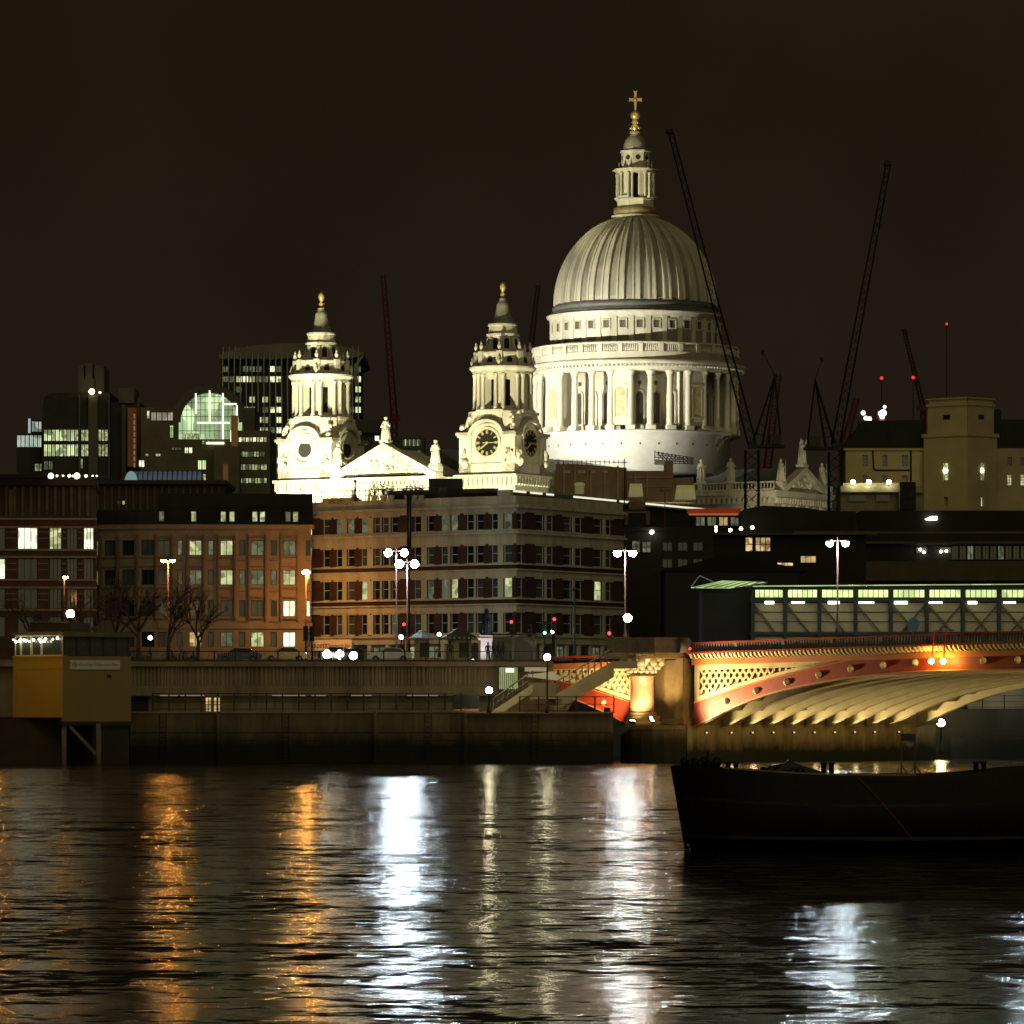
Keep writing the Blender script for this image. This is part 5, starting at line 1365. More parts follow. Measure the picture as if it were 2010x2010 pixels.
for i, (u_, v_) in enumerate(((1733, 742), (1795, 741), (1861, 636))):
    t = thing('beacon_mast', ['slim far mast with a red warning light, above the unfinished tower', 'slim far mast with a red warning light, right of the unfinished tower', 'slim far mast with the highest red warning light, above the stair tower'][i], 'mast', (PX(u_, 1500), 1505, 17), 0, 'far red warning lights')
    b = MB(); h_ = PZ(v_, 1505)-17; b.tube((0, 0, 0), (0, 0, h_), .35, .12, 5)
    b.build('mast', mat('far_mast_dark', (.01, .008, .007), .8, 0), t); b = MB(); b.sphere((0, 0, h_), .55 if i < 2 else .4, 8, 6); b.build('red_lamp', glow('warning_red', (1, .03, .05), 1.6, False), t)

# ------------------------------------------------------------------ railway station on the far side of the road bridge
Y = 345.0
root = thing('station_building', 'riverside station with a glowing glazed roof strip above braced pale panels', 'station')
u0s = 1476
b = MB(); b.box(PX(u0s, Y), PX(2120, Y), Y+.6, Y+.9, PZ(1262, Y), PZ(1183, Y)); 
b.build('panel_wall', mat('beige_panels', (.30, .25, .13), .8, .15, .4), root)
b = MB()
posts = [1478, 1542, 1609, 1680, 1749, 1820, 1891, 1962, 2035]
for u_ in posts: b.box(PX(u_-3.5, Y), PX(u_+3.5, Y), Y+.05, Y+.55, PZ(1265, Y), PZ(1152, Y))
b.box(PX(u0s-4, Y), PX(2120, Y), Y, Y+.6, PZ(1181, Y), PZ(1174, Y)); b.box(PX(u0s-4, Y), PX(2120, Y), Y, Y+.6, PZ(1246, Y), PZ(1240, Y)); b.box(PX(u0s-4, Y), PX(2120, Y), Y-.1, Y+.6, PZ(1155, Y), PZ(1151.5, Y))
for v_ in (1201, 1220): b.box(PX(u0s, Y), PX(2120, Y), Y+.5, Y+.58, PZ(v_, Y)-.03, PZ(v_, Y)+.03)
b.build('posts_and_beams', mat('green_black_steel', (.011, .012, .007), .6, .1, 1), root)
b = MB()
for i in range(8):
    a_, c_ = posts[i], posts[i+1]
    b.beam((PX(a_, Y), Y+.3, PZ(1183, Y)), (PX(c_-18, Y), Y+.3, PZ(1245, Y)), .14, .2, (0,1,0))
    if i >= 4: b.beam((PX(c_, Y), Y+.36, PZ(1183, Y)), (PX(a_+18, Y), Y+.36, PZ(1245, Y)), .14, .2, (0,1,0))
b.build('diagonal_braces', mat('brown_brace', (.07, .05, .02), .6, .1, 1), root)
for i in range(8): 
    window(root, T(PX(posts[i]+4, Y), Y+.2, PZ(1173.5, Y)), S(posts[i+1]-posts[i]-8, Y), S(17, Y), MATS['green_black_steel'], room('canopy_glow', (.80, 1, .38), .95, 1.1, .65), 5, 0, .05, .1, 'glazing_panel')
b = MB()
b.add([(PX(1476, Y), Y-1.2, PZ(1151, Y)), (PX(2120, Y), Y-1.2, PZ(1146, Y)), (PX(2120, Y), Y+6, PZ(1141, Y)-.0), (PX(1500, Y), Y+6, PZ(1145, Y)), (PX(1476, Y), Y-1.2, PZ(1152.5, Y)), (PX(2120, Y), Y-1.2, PZ(1147.5, Y)), (PX(2120, Y), Y+6, PZ(1142.5, Y)), (PX(1500, Y), Y+6, PZ(1146.5, Y))], [(0,1,2,3), (4,7,6,5), (0,4,5,1), (1,5,6,2), (2,6,7,3), (3,7,4,0)])
b.add([(PX(1355, Y), Y-1.0, PZ(1154, Y)), (PX(1430, Y), Y-1.0, PZ(1155, Y)), (PX(1505, Y), Y+2, PZ(1141, Y)), (PX(1420, Y), Y+2, PZ(1138, Y)), (PX(1355, Y), Y-1.0, PZ(1155, Y)), (PX(1430, Y), Y-1.0, PZ(1156, Y)), (PX(1505, Y), Y+2, PZ(1142, Y)), (PX(1420, Y), Y+2, PZ(1139, Y))], [(0,1,2,3), (4,7,6,5), (0,4,5,1), (1,5,6,2), (2,6,7,3), (3,7,4,0)])
b.build('glowing_roof', room('roof_glow', (.68, .95, .36), .55, .5, .7), root)
b = MB()
for k in range(7): b.beam((PX(1362+k*20, Y), Y-1.1, PZ(1154.5-k*.3, Y)), (PX(1425+k*14, Y), Y+2, PZ(1139.5+k*.3, Y)), .07, .07)
b.beam((PX(1355, Y), Y-1.1, PZ(1153, Y)), (PX(1372, Y), Y-1.1, PZ(1131, Y)), .06, .06); b.beam((PX(1372, Y), Y-1.1, PZ(1131, Y)), (PX(1400, Y), Y-1.1, PZ(1143, Y)), .06, .06)
b.build('canopy_ribs', steelg, root)
for i, (u_, wd_) in enumerate(((1510, 18), (1566, 26), (1636, 22), (1700, 30), (1768, 26), (1836, 26), (1908, 18), (1981, 24))):
    b = MB(); x_ = PX(u_-wd_/2, Y)
    b.tube((x_, Y-.2, PZ(1183, Y)), (x_+S(wd_, Y), Y-.2, PZ(1183, Y)), .07 if i % 2 else .11, seg=6); b.build('strip_lamp', glow('strip_lamp_white', (.9, 1, .8), 5), root)
b = MB(); b.box(PX(1380, Y), PX(2120, Y), Y+1, Y+8, 1.0, PZ(1156, Y)); b.build('platform_block', mat('soot_black_wall', (.010, .008, .005), .9, .3, .5), root)
b = MB(); zq = PZ(1225, Y-2); b.prism([(PX(1796, Y-2)+.55*math.cos(2*PI*i/16)*.8, zq+.55*math.sin(2*PI*i/16)) for i in range(16)], Y-.6, Y-.5, 'y'); b.tube((PX(1796, Y-2), Y-.45, zq-2), (PX(1796, Y-2), Y-.45, zq), .05); b.build('round_road_sign', mat('blue_sign_back', (.03, .06, .08), .5, 0), root)

# ------------------------------------------------------------------ road bridge
AL = R(44.4); OX, OY = PX(1360, 305), 305.0
BR = thing('arch_bridge', 'red and cream iron arch bridge with floodlit lattice spandrels on granite piers', 'bridge', (OX, OY, 0), -AL)
BW = 24.0
def t_of(u):
    k = (u-1005)/F; return (k*OY-OX)/(math.cos(AL)+k*math.sin(AL))
def bz(u, v, s=0): 
    t = t_of(u); Yt = OY - t*math.sin(AL) + s*math.cos(AL); return PZ(v, Yt)
loU = [(1364, 1428), (1370, 1425), (1447, 1385), (1525, 1357), (1604, 1340), (1683, 1327), (1801, 1317), (1879, 1314), (2010, 1313)]
upU = [(1364, 1382), (1370, 1379), (1447, 1353), (1525, 1332), (1604, 1312), (1643, 1302), (1722, 1290), (1801, 1284), (1879, 1281), (2010, 1277)]
loP = [(t_of(u), bz(u, v)) for u, v in loU]; upP = [(t_of(u), bz(u, v)) for u, v in upU]
TM = max(loP[-1][0], upP[-1][0])+.3
def interp(Pn, t):
    t = TM-abs(t-TM)
    t = max(t, Pn[0][0])
    for (a, za), (c, zb2) in zip(Pn, Pn[1:]):
        if t <= c:
            f = (t-a)/(c-a); f = f; return za+(zb2-za)*f
    return Pn[-1][1]
def lo(t): return (interp(loP, t)+interp(loP, t-1.2)+interp(loP, t+1.2))/3 if 2 < t < 2*TM-2 else interp(loP, t)
def up(t): return (interp(upP, t)+interp(upP, t-1.2)+interp(upP, t+1.2))/3 if 2 < t < 2*TM-2 else interp(upP, t)
dz = lambda t: .0152*t if t < TM else .0152*TM+.008*(t-TM)
TE = 2*TM-.3
def arch_strip(b, s0, s1, f0, f1, ta, tb, n, off0=0, off1=0, mir=False):
    """ribbon solid between curves f0 (below) and f1 (above) from s0 to s1"""
    pr = []
    for i in range(n+1):
        t = ta+(tb-ta)*i/n; a, c = f0(t)+off0, f1(t)+off1
        x = t if not mir else -5.0-t
        pr.append([(x, s0, a), (x, s1, a), (x, s1, c), (x, s0, c)])
    vs = [p for q in pr for p in q]; fs = [(0,1,2,3), tuple(4*n+k for k in (3,2,1,0))]
    for i in range(n):
        for k in range(4): fs.append((4*i+k, 4*i+4+k, 4*i+4+(k+1) % 4, 4*i+(k+1) % 4))
    b.add(vs, fs)
b = MB(); arch_strip(b, -.25, .1, lo, up, .3, TE, 64); arch_strip(b, -.25, .1, lo, up, .3, 9.5, 20, mir=True)
b.build('arch_rib', bridgered, BR)
b = MB()
for f_, o in ((up, 0), (lo, -.06)): arch_strip(b, -.33, .1, f_, f_, .3, TE, 64, o, o+.09); arch_strip(b, -.33, .1, f_, f_, .3, 9.5, 20, o, o+.09, mir=True)
b.build('rib_edge', bridgeor, BR)
# rosettes on the rib
for (u_, v_) in ((1430, 1377), (1489, 1356), (1549, 1339), (1612, 1324), (1675, 1311), (1739, 1303), (1802, 1297.5), (1935, 1296), (2003, 1299)):
    t = t_of(u_); zz = (lo(t)+up(t))/2
    b = MB(); b.M = T(t, -.25, zz) @ Matrix.Rotation(R(90), 4, 'X')
    b.lathe([(.24, 0), (.24, .05), (.17, .1), (.17, .16), (.08, .22), (0, .23)], 12); b.build('rosette', cream, BR)
for k in range(2):
    t = -5-(3.0 if k == 0 else 7.6); zz = (lo(-5-t)+up(-5-t))/2
    b = MB(); b.M = T(t, -.25, zz) @ Matrix.Rotation(R(90), 4, 'X')
    b.lathe([(.2, 0), (.2, .05), (.14, .1), (.08, .22), (0, .23)], 12); b.build('rosette', cream, BR)
# spandrels: frame, backing, lattice
zb0 = PZ(1306, 305)
topS = lambda t: zb0 + dz(t)
t1 = 13.5
tend = next(t/10 for t in range(50, 300) if up(t/10) > topS(t/10)-.05)
for mir in (False, True):
    te = tend if not mir else 9.4
    b = MB(); arch_strip(b, .02, .12, up, lambda t: max(topS(t), up(t)+.02), .3, te, 40, mir=mir)
    b.build('spandrel_backing', mat('spandrel_dark', (.14, .15, .06), .8, .1, 1), BR)
    b = MB()
    arch_strip(b, -.16, .01, up, up, .3, te, 40, .05, .38, mir)
    arch_strip(b, -.16, .01, topS, topS, .3, te, 10, -.34, 0, mir)
    xs = (.3, .75) if not mir else (-5.75, -5.3)
    b.box(xs[0], xs[1], -.165, .005, up(.5)+.3, topS(.5)-.3)
    b.build('spandrel_frame', cream, BR)
    b = MB(); dx, dzz = .27, .36
    i = 0
    t = .85
    while t < te:
        zt_ = topS(t); k = 0
        for k in range(12):
            if (i+k) % 2: continue
            z0 = zb0-.34-.0 - k*dzz
            for sg in (-1, 1):
                tn, zn_ = t+dx, z0+sg*dzz
                lim = lambda t__, z__: (up(max(.3, t__))+.3 <= z__ <= topS(t__)-.28)
                if lim(t, z0) and lim(tn, zn_) and tn < te:
                    a_ = t if not mir else -5-t; c_ = tn if not mir else -5-tn
                    # leaf-like bars, fat in the middle
                    m_ = ((a_+c_)/2, -.06, (z0+zn_)/2)
                    b.beam((a_, -.06, z0), m_, .15, .12, (0,1,0)); b.beam(m_, (c_, -.06, zn_), .15, .12, (0,1,0))
            if lim(t, z0): 
                a_ = t if not mir else -5-t
                b.prism([(a_-.13, z0), (a_, z0-.2), (a_+.13, z0), (a_, z0+.2)], -.11, -.0, 'y')
        t += dx; i += 1
    b.build('lattice', cream, BR)
# orange-brown fascia band, cornice brackets and parapet
def strip(b, ta, tb, s0, s1, za, zb3, n=20):
    arch_strip(b, s0, s1, lambda t: za+dz(t), lambda t: zb3+dz(t), ta, tb, n)
zA = PZ(1294.5, 305); zB = PZ(1284, 305); zC = PZ(1264, 305); 
TD = TE+2
b = MB(); strip(b, 0.1, TD, -.3, .2, zb0, zA); strip(b, -13, -4.9, -.3, .2, zb0, zA, 6); b.build('fascia_band', bridgeor, BR)
b = MB(); t = .3
while t < TE: 
    z0 = zA+dz(t)
    b.prism([(-.31, z0), (-.5, z0+.06), (-.66, z0+.2), (-.72, zB+dz(t)), (-.31, zB+dz(t))], t, t+.16, 'x'); t += .36
b.build('cornice_bracket_row', cream, BR)
b = MB(); strip(b, 0.1, TD, -.78, .2, zB, zB+.12); strip(b, -13, -5.1, -.78, .2, zB, zB+.12, 6); strip(b, .1, TD, -.62, -.38, zC-.03, zC+.09); b.build('red_cornice', bridgered, BR)
b = MB(); t = .2
while t < TD-1: b.box(t, t+.11, -.56, -.44, zB+.12+dz(t), zC-.03+dz(t)); t += .24
t = .05
while t < TD-1: b.box(t, t+.25, -.6, -.4, zB+.12+dz(t), zC-.02+dz(t)); t += 4.2
b.build('balustrade', mat('grey_balusters', (.14, .14, .14), .6, .1, 2), BR)
b = MB(); strip(b, -32, TD, .1, BW, zB-.35, zB-.15, 30); b.build('deck', asphalt, BR)
b = MB(); strip(b, -13, TD, BW-.2, BW, zB-.15, zC, 24); b.build('far_parapet', bridgered, BR)
# soffit ribs with cross girders
soff = mat('cream_soffit', (.38, .33, .18), .65, .1, .8)
for s in [BW*(.115+.0905*k) for k in range(9)]+[BW*.985]:
    b = MB(); arch_strip(b, s-.06, s+.06, lo, lambda t: lo(t)+1.15, .3, TE, 40); arch_strip(b, s-.2, s+.2, lo, lo, .3, TE, 40, -.05, .03)
    b.build('arch_girder', soff, BR)
b = MB()
t = 2.0
while t < TE-1:
    b.box(t-.05, t+.05, .15, BW-.3, lo(t)+.45, lo(t)+1.14); b.box(t-.12, t+.12, .15, BW-.3, lo(t)+1.145, lo(t)+1.2); t += 1.75
b.build('cross_girders', soff, BR)
b = MB(); arch_strip(b, .14, BW-.2, lambda t: lo(t)+1.21, lambda t: lo(t)+1.26, .3, TE, 40); b.build('buckle_plate', mat('soffit_plate', (.20, .18, .11), .7, .2, .8), BR)
# piers
def pier(x0, mirror=False):
    p = MB(); p.box(x0, x0+5.0, -.8, BW+2, -1.5, 2.55)
    p.box(x0-.15, x0+5.15, -1.1, BW+2.2, 2.55, 2.9)
    # cutwater
    N = 10; pts = [(x0, -.8)]+[(x0+2.5-2.5*math.cos(PI*i/N), -.8-2.6*math.sin(PI*i/N)) for i in range(1, N)]+[(x0+5, -.8)]
    p.prism(pts, -1.5, 2.2, 'z'); 
    pts2 = [(x0-.1, -.8)]+[(x0+2.5-2.6*math.cos(PI*i/N), -.8-2.75*math.sin(PI*i/N)) for i in range(1, N)]+[(x0+5.1, -.8)]
    p.prism(pts2, 2.2, 2.5, 'z')
    p.build('pier_base', tidal('tidal_pier_stone', (.16, .125, .06), (.012, .013, .007), 1.0, 2.3), BR)
    p = MB(); p.box(x0+.1, x0+4.9, 0, BW, 2.9, zB-.2)
    for (a_, c_) in ((.1, .75), (4.25, 4.9)): p.box(x0+a_, x0+c_, -.9, -.01, 2.9, zB-.25)
    p.box(x0+.9, x0+4.1, -.35, -.01, 2.9, zB-.4); p.build('pier_shaft', granite, BR)
    xc, yc = x0+1.95, -1.75
    zt_ = PZ(1325, 304); zbm = PZ(1398, 304)
    p = MB(); p.lathe([(.82, zbm), (.80, (zt_+zbm)/2), (.78, zt_-.15), (.9, zt_-.12), (.9, zt_)], 28, xc, yc); p.build('granite_column', pinkgran, BR)
    p = MB(); p.lathe([(1.35, 2.5), (1.35, 2.75), (1.15, 2.8), (1.25, 2.95), (1.22, 3.1), (.95, 3.15), (1.02, 3.3), (.9, zbm+.02)], 24, xc, yc); p.build('column_base', granite, BR)
    # carved capital
    zc_ = PZ(1292, 304); h_ = zc_-zt_
    p = MB(); p.lathe([(.8, zt_), (.84, zt_+h_*.3), (1.0, zt_+h_*.6), (1.35, zt_+h_*.9), (1.5, zc_)], 24, xc, yc)
    for row, (rr_, zz, nn_, sz_) in enumerate(((.93, .28, 14, .17), (1.12, .55, 12, .22), (1.38, .82, 10, .27))):
        for i in range(nn_):
            a = 2*PI*i/nn_+row*.2; p.sphere((xc+rr_*math.cos(a), yc+rr_*math.sin(a), zt_+h_*zz), sz_, 7, 5, 1.25)
    p.build('carved_capital', mat('carved_portland', (.5, .46, .34), .8, .15, 2), BR)
    p = MB(); zp1 = PZ(1281, 304)
    p.box(x0-.2, x0+4.6, -3.3, .3, zc_, zc_+.16); p.box(x0-.35, x0+4.75, -3.5, .3, zc_+.16, zp1)
    x = x0-.3
    while x < x0+4.6: p.sphere((x+.1, -3.52, zp1-.09), .09, 6, 4); x += .24
    p.build('pulpit_cornice', mat('pulpit_stone', (.42, .33, .17), .8, .15, 2), BR)
    p = MB(); zp2 = PZ(1251, 304)
    p.box(x0, x0+4.4, -3.2, -2.9, zp1, zp2-.12); p.box(x0, x0+.3, -2.9, .2, zp1, zp2-.12); p.box(x0+4.1, x0+4.4, -2.9, .2, zp1, zp2-.12); p.box(x0-.08, x0+4.48, -3.28, -2.82, zp2-.12, zp2); p.box(x0-.08, x0+.38, -2.82, .2, zp2-.12, zp2); p.box(x0+4.02, x0+4.48, -2.82, .2, zp2-.12, zp2)
    for i in range(8):
        p.box(x0+.42+i*.47, x0+.5+i*.47, -3.24, -3.2, zp1+.2, zp2-.3); p.box(x0+.5+i*.47, x0+.68+i*.47, -3.24, -3.2, zp1+.2, zp1+.26); p.box(x0+.5+i*.47, x0+.68+i*.47, -3.24, -3.2, zp2-.36, zp2-.3)
    p.build('pulpit_parapet', mat('pulpit_parapet_stone', (.16, .125, .085), .85, .2, 2), BR)
    # half octagon post at the east end of the pulpit
    p = MB(); p.lathe([(.42, zp1), (.42, zp2-.25), (.2, zp2)], 12, x0+5.0, -.7); p.build('pulpit_post', MATS['pulpit_parapet_stone'], BR)
    return xc, yc
pier(-5.0); pier(2*TM)
# stained pier wall seen under the span
b = MB(); b.box(.002, .14, -.7, BW+1.8, -.5, 2.5); b.build('stained_face', tidal('tidal_pier_face', (.26, .20, .085), (.014, .016, .007), .7, 1.9, sc_=.9), BR)
# grey sloping fender beam beside the pier
b = MB(); 
b.prism([(-6.6, 2.35), (-1.2, 2.45), (-3.3, 1.6), (-6.4, 1.2)], -4.6, -4.3, 'y'); b.box(-6.6, -6.2, -4.7, -4.3, -.5, 2.3); b.build('fender', mat('grey_green_fender', (.13, .15, .12), .7, .2, .8), BR)
# navigation lamps hung below the parapet
for u_ in (1849, 1872):
    t = t_of(u_); zz = bz(u_, 1298)
    b = MB(); b.beam((t+.1, -.9, zC+dz(t)+.3), (t-.1, -.9, zz+.2), .07, .07); b.beam((t+.1, -.9, zC+dz(t)+.3), (t+.2, -.2, zC+dz(t)+.3), .07, .07); b.build('lamp_bracket', bridgered, BR)
    b = MB(); b.sphere((t-.1, -.95, zz), .17, 10, 8); b.build('navigation_lamp', glow('nav_amber', (1, .55, .10), 190), BR)
b = MB(); b.sphere((.55, -.9, zB+.35), .09, 8, 6); b.build('red_marker_lamp', glow('marker_red', (1, .04, .05), 4, False), BR)
# bridge floodlights
BM = Matrix.Translation((OX, OY, 0)) @ RZ(-AL)
def bl(x, y, z_): return BM @ Vector((x, y, z_))
fc = (1, .72, .34)
flood(bl(-.6, -3.4, 3.0), bl(9, -.2, 7.0), 12000, fc, 100, 'floodlight at the foot of the bridge pier, aimed along the main span', .45, .3, lens=22)
flood(bl(-2.2, -3.6, 2.85), bl(-2.9, -1.7, 6.5), 800, fc, 110, 'floodlight on the cutwater, aimed up at the granite column', .1, .3, lens=22)
flood(bl(-5.3, -2.9, 3.6), bl(-9.5, 0, 5.5), 3000, fc, 110, 'floodlight on the cutwater, aimed at the short side span', .1, .35, lens=22)
flood(bl(-1.0, -2.9, 2.85), bl(-1.8, -1.5, 7.4), 1200, fc, 100, 'small floodlight on the cutwater, nearest the main span', .08, .2, lens=22)
flood(bl(8, -5.5, .55), bl(11, 0, 7.5), 1300, fc, 105, 'low floodlight on a river buoy before the main span', .3, .35, lens=1, stand=1) if False else None
SG = [BW*(.115+.0905*k) for k in range(9)]+[BW*.985]
nth = ['first', 'second', 'third', 'fourth', 'fifth', 'sixth', 'seventh', 'eighth', 'ninth', 'tenth']
for k, s in enumerate(SG):
    sp_ = (s-(SG[k-1] if k else 0))*.62
    flood(bl(.42, s-sp_, 2.0), bl(13, s-.1, 5.4), 900 if k < 9 else 1600, (1, .76, .38), 120, 'small floodlight on the pier below the %s arch girder from the river face' % nth[k], .18, .14, group='small floodlights under the main span', lens=1)
flood(bl(2*TM-.5, -2.2, 3.1), bl(TM, -.2, 8.2), 14000, fc, 80, 'floodlight on the next pier beyond the frame, aimed back along the bridge', .3, .4, lens=5)
flood(bl(2*TM-.8, 8, 3.1), bl(TM, 8, 7), 9000, fc, 90, 'floodlight on the next pier beyond the frame, under the deck', .3, .4, lens=5)
# ------------------------------------------------------------------ embankment
root = thing('embankment_wall', 'dark stained concrete river wall with a tidal weed line', 'wall')
b = MB(); bw_ = MB(); bc = MB()
YW = 300.0; zt_ = PZ(1400, 300)
for (u0, u1, y0, zz) in ((-120, 255, 302.5, zt_-.4), (255, 426, 300, zt_), (432, 735, 300.15, zt_), (740, 913, 299.85, zt_+.05), (913, 1205, 301.6, zt_-.02)):
    x0, x1 = PX(u0, YW), PX(u1, YW)
    b.box(x0, x1, y0, 309.0, -1.5, zt_-1.35); b.box(x0, x1, y0+.35, 309.01, zt_-1.35, zz-.0)
    bc.box(x0, x1, y0+.2, y0+.9, zz, zz+.12)
jb = MB()
for (u0, u1, y0) in ((258, 426, 300), (434, 733, 300.15), (742, 911, 299.85), (917, 1203, 301.6)):
    x0, x1 = PX(u0, YW), PX(u1, YW)
    for zz in (.9, 1.45, zt_-1.33): jb.box(x0, x1, y0-.012, y0-.003, zz, zz+.05)
    x_ = x0+2.2
    while x_ < x1-1: jb.box(x_, x_+.04, y0-.011, y0-.003, .3, zt_-1.36); x_ += 3.4
jb.build('masonry_joints', mat('joint_shadow', (.02, .016, .01), .9, 0), root)
for u_ in (320, 560, 840, 1050):     # river ladders
    jb = MB(); yl = {320: 299.9, 560: 300.0, 840: 299.7, 1050: 301.5}[u_]
    for d in (-.22, .22): jb.tube((PX(u_, YW)+d, yl, .2), (PX(u_, YW)+d, yl, zt_), .03, seg=4)
    for k in range(9): jb.tube((PX(u_, YW)-.22, yl, .4+k*.33), (PX(u_, YW)+.22, yl, .4+k*.33), .02, seg=4)
    jb.build('ladder', steeld, root)
for u_ in (429, 737, 913): b.box(PX(u_-3, YW), PX(u_+3, YW), 299.6, 300.5, -1, zt_+.02)
b.build('wall', tidal('tidal_wall', (.105, .088, .052), (.008, .009, .005), 1.2, 2.5), root); bc.build('coping', concrete, root)
b = MB(); b.add([(PX(-150, 300), 301, zt_-.25), (PX(1205, 300), 301.9, zt_-.25), (PX(1205, 300), 309.02, zt_-.25), (PX(-150, 300), 309.02, zt_-.25)], [(0,1,2,3)]); 
b.box(PX(255, 300), PX(1204, 300), 301.0, 309.05, zt_-.02, zt_+.02); struct(b.build('riverside_path', pave))
# road deck edge: fluted concrete fascia with a beam below and pavement above
root = thing('road_retaining_wall', 'long retaining wall of fluted concrete panels carrying the riverside road', 'wall')
YR = 308.0; zr = lambda v: PZ(v, YR)
b = MB(); fl_ = MB()
xa, xb = PX(-150, YR), PX(1086, YR)
b.box(xa, xb, 308.5, 309.6, zt_-.3, 6.5); b.box(PX(256, YR), PX(978, YR), 307.95, 308.49, zr(1345.9), 6.49); b.box(xa, xb, 307.4, 309.6, 6.5, 6.8)
b.box(PX(255, YR), PX(980, YR), 307.6, 308.45, zr(1366), zr(1346)); b.box(PX(980, YR), PX(1086, YR), 307.7, 308.45, zr(1312), 6.48)
b.build('concrete_wall', concrete, root)
x = PX(258, YR)
rnd = random.Random(2)
while x < PX(975, YR):
    wdt = rnd.choice((.10, .14, .2)); d = rnd.choice((0, .06, .12))
    fl_.box(x, x+wdt, 307.86-d*.4, 307.949, zr(1345.8), 6.49); x += wdt+rnd.choice((.05, .08, .14))
fl_.build('fluted_panels', concrete, root)
b = MB()
for (u0, u1) in ((258, 290), (890, 936)): b.box(PX(u0, YR), PX(u1, YR), 308.3, 308.48, zr(1398), zr(1367))
b.build('dark_recess', darkin, root)
window(root, T(PX(402, YR), 308.25, zr(1398)), S(13, YR), S(30, YR), frame_d, lit_o, 1, 1, .05, name='lit_doorway'); window(root, T(PX(418, YR), 308.25, zr(1398)), S(14, YR), S(30, YR), frame_d, lit_o, 1, 1, .05, name='lit_doorway')
window(root, T(PX(979, YR), 307.5, zr(1354)), S(38, YR), S(45, YR), frame_d, room('subway_green', (.6, .75, .28), .42, 1.5, .7), 9, 0, .04, name='grated_opening')
b = MB(); b.box(PX(993, YR), PX(1009, YR), 307.3, 307.4, zr(1320), zr(1312)); b.build('lit_notice', glow('notice_light', (.95, 1, .7), 1.6, False), root)
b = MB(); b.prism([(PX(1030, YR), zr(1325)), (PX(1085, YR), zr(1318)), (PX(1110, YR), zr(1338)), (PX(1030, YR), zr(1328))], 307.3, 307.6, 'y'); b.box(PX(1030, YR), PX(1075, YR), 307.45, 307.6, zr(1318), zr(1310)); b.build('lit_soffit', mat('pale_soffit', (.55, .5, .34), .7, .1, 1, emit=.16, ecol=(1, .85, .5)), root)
# glints on the handrail, put in as faint glowing strips below the beam
b = MB()
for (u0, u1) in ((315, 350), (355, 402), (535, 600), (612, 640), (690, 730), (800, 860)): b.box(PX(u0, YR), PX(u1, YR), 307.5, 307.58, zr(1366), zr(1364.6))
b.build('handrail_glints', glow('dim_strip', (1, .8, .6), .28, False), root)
# road and pavement on the deck
b = MB(); b.add([(-400, 311.5, 6.86), (2.7, 311.5, 6.86), (2.7, 335, 6.88), (-400, 335, 6.88)], [(0,1,2,3)]); struct(b.build('road', asphalt))
b = MB(); b.box(-400, 2.7, 309.62, 311.5, 6.2, 6.98); struct(b.build('pavement', pave))
b = MB()
for k in range(16): b.add([(-120+8*k, 318, 6.875), (-117+8*k, 318, 6.875), (-117+8*k, 318.15, 6.875), (-120+8*k, 318.15, 6.875)], [(0,1,2,3)])
struct(b.build('road_markings', mat('road_paint', (.6, .6, .58), .7, .1, 1)))
def railing(label, pts, h, step, m=steeld, name='railing', pick=.14, mesh_=True, r=.04):
    t = thing(name, label, 'railing', pts[0])
    p0 = Vector(pts[0]); rb_ = MB(); pk = MB()
    pm = MB(); pm.box(-.05, .05, -.05, .05, 0, h+.06); pd = pm.data('post', m)
    for a, c in zip(pts, pts[1:]):
        a = Vector(a)-p0; c = Vector(c)-p0; L = (c-a).length
        up_ = Vector((0, 0, h)); rb_.tube(a+up_, c+up_, r, seg=6); rb_.tube(a+up_*.15, c+up_*.15, r*.7, seg=4)
        if not mesh_: rb_.tube(a+up_*.55, c+up_*.55, r*.7, seg=4)
        n_ = max(1, int(L/step))
        for i in range(n_+1):
            q = a+(c-a)*i/n_; put(pd, 'post', t, T(*q))
        if mesh_:
            n2 = int(L/pick)
            for i in range(n2):
                q = a+(c-a)*(i+.5)/n2; pk.tube(q+up_*.15, q+up_, .012, seg=3)
    rb_.build('rails', m, t)
    if mesh_: pk.build('bars', steelg, t)
    return t
railing('dark barred railing along the edge of the riverside road', [(PX(255, 307.7), 307.7, 6.8), (PX(1085, 307.7), 307.7, 6.8)], .72, 1.4, r=.03)
railing('thin dark railing on the river wall along the lower path', [(PX(300, 300.7), 300.7, zt_+.1), (PX(905, 300.7), 300.7, zt_+.1)], 1.2, 1.05, mesh_=False, r=.03)
railing('short thin railing on the river wall between the stair foot and the bridge', [(PX(1020, 302.3), 302.3, zt_), (PX(1205, 302.3), 302.3, zt_)], 1.1, 1.1, mesh_=False, r=.03)
t = thing('information_board', 'dark framed board with a pale lower strip on the riverside path', 'board', (PX(915, 303), 303, zt_))
b = MB(); b.box(-.85, .85, -.05, .05, .35, 1.25); b.box(-.8, -.7, 0, .04, 0, .35); b.box(.7, .8, 0, .04, 0, .35); b.build('frame', steeld, t); b = MB(); b.box(-.85, .85, -.06, -.052, .12, .3); b.build('pale_strip', mat('pale_red_strip', (.4, .2, .12), .6, 0), t)
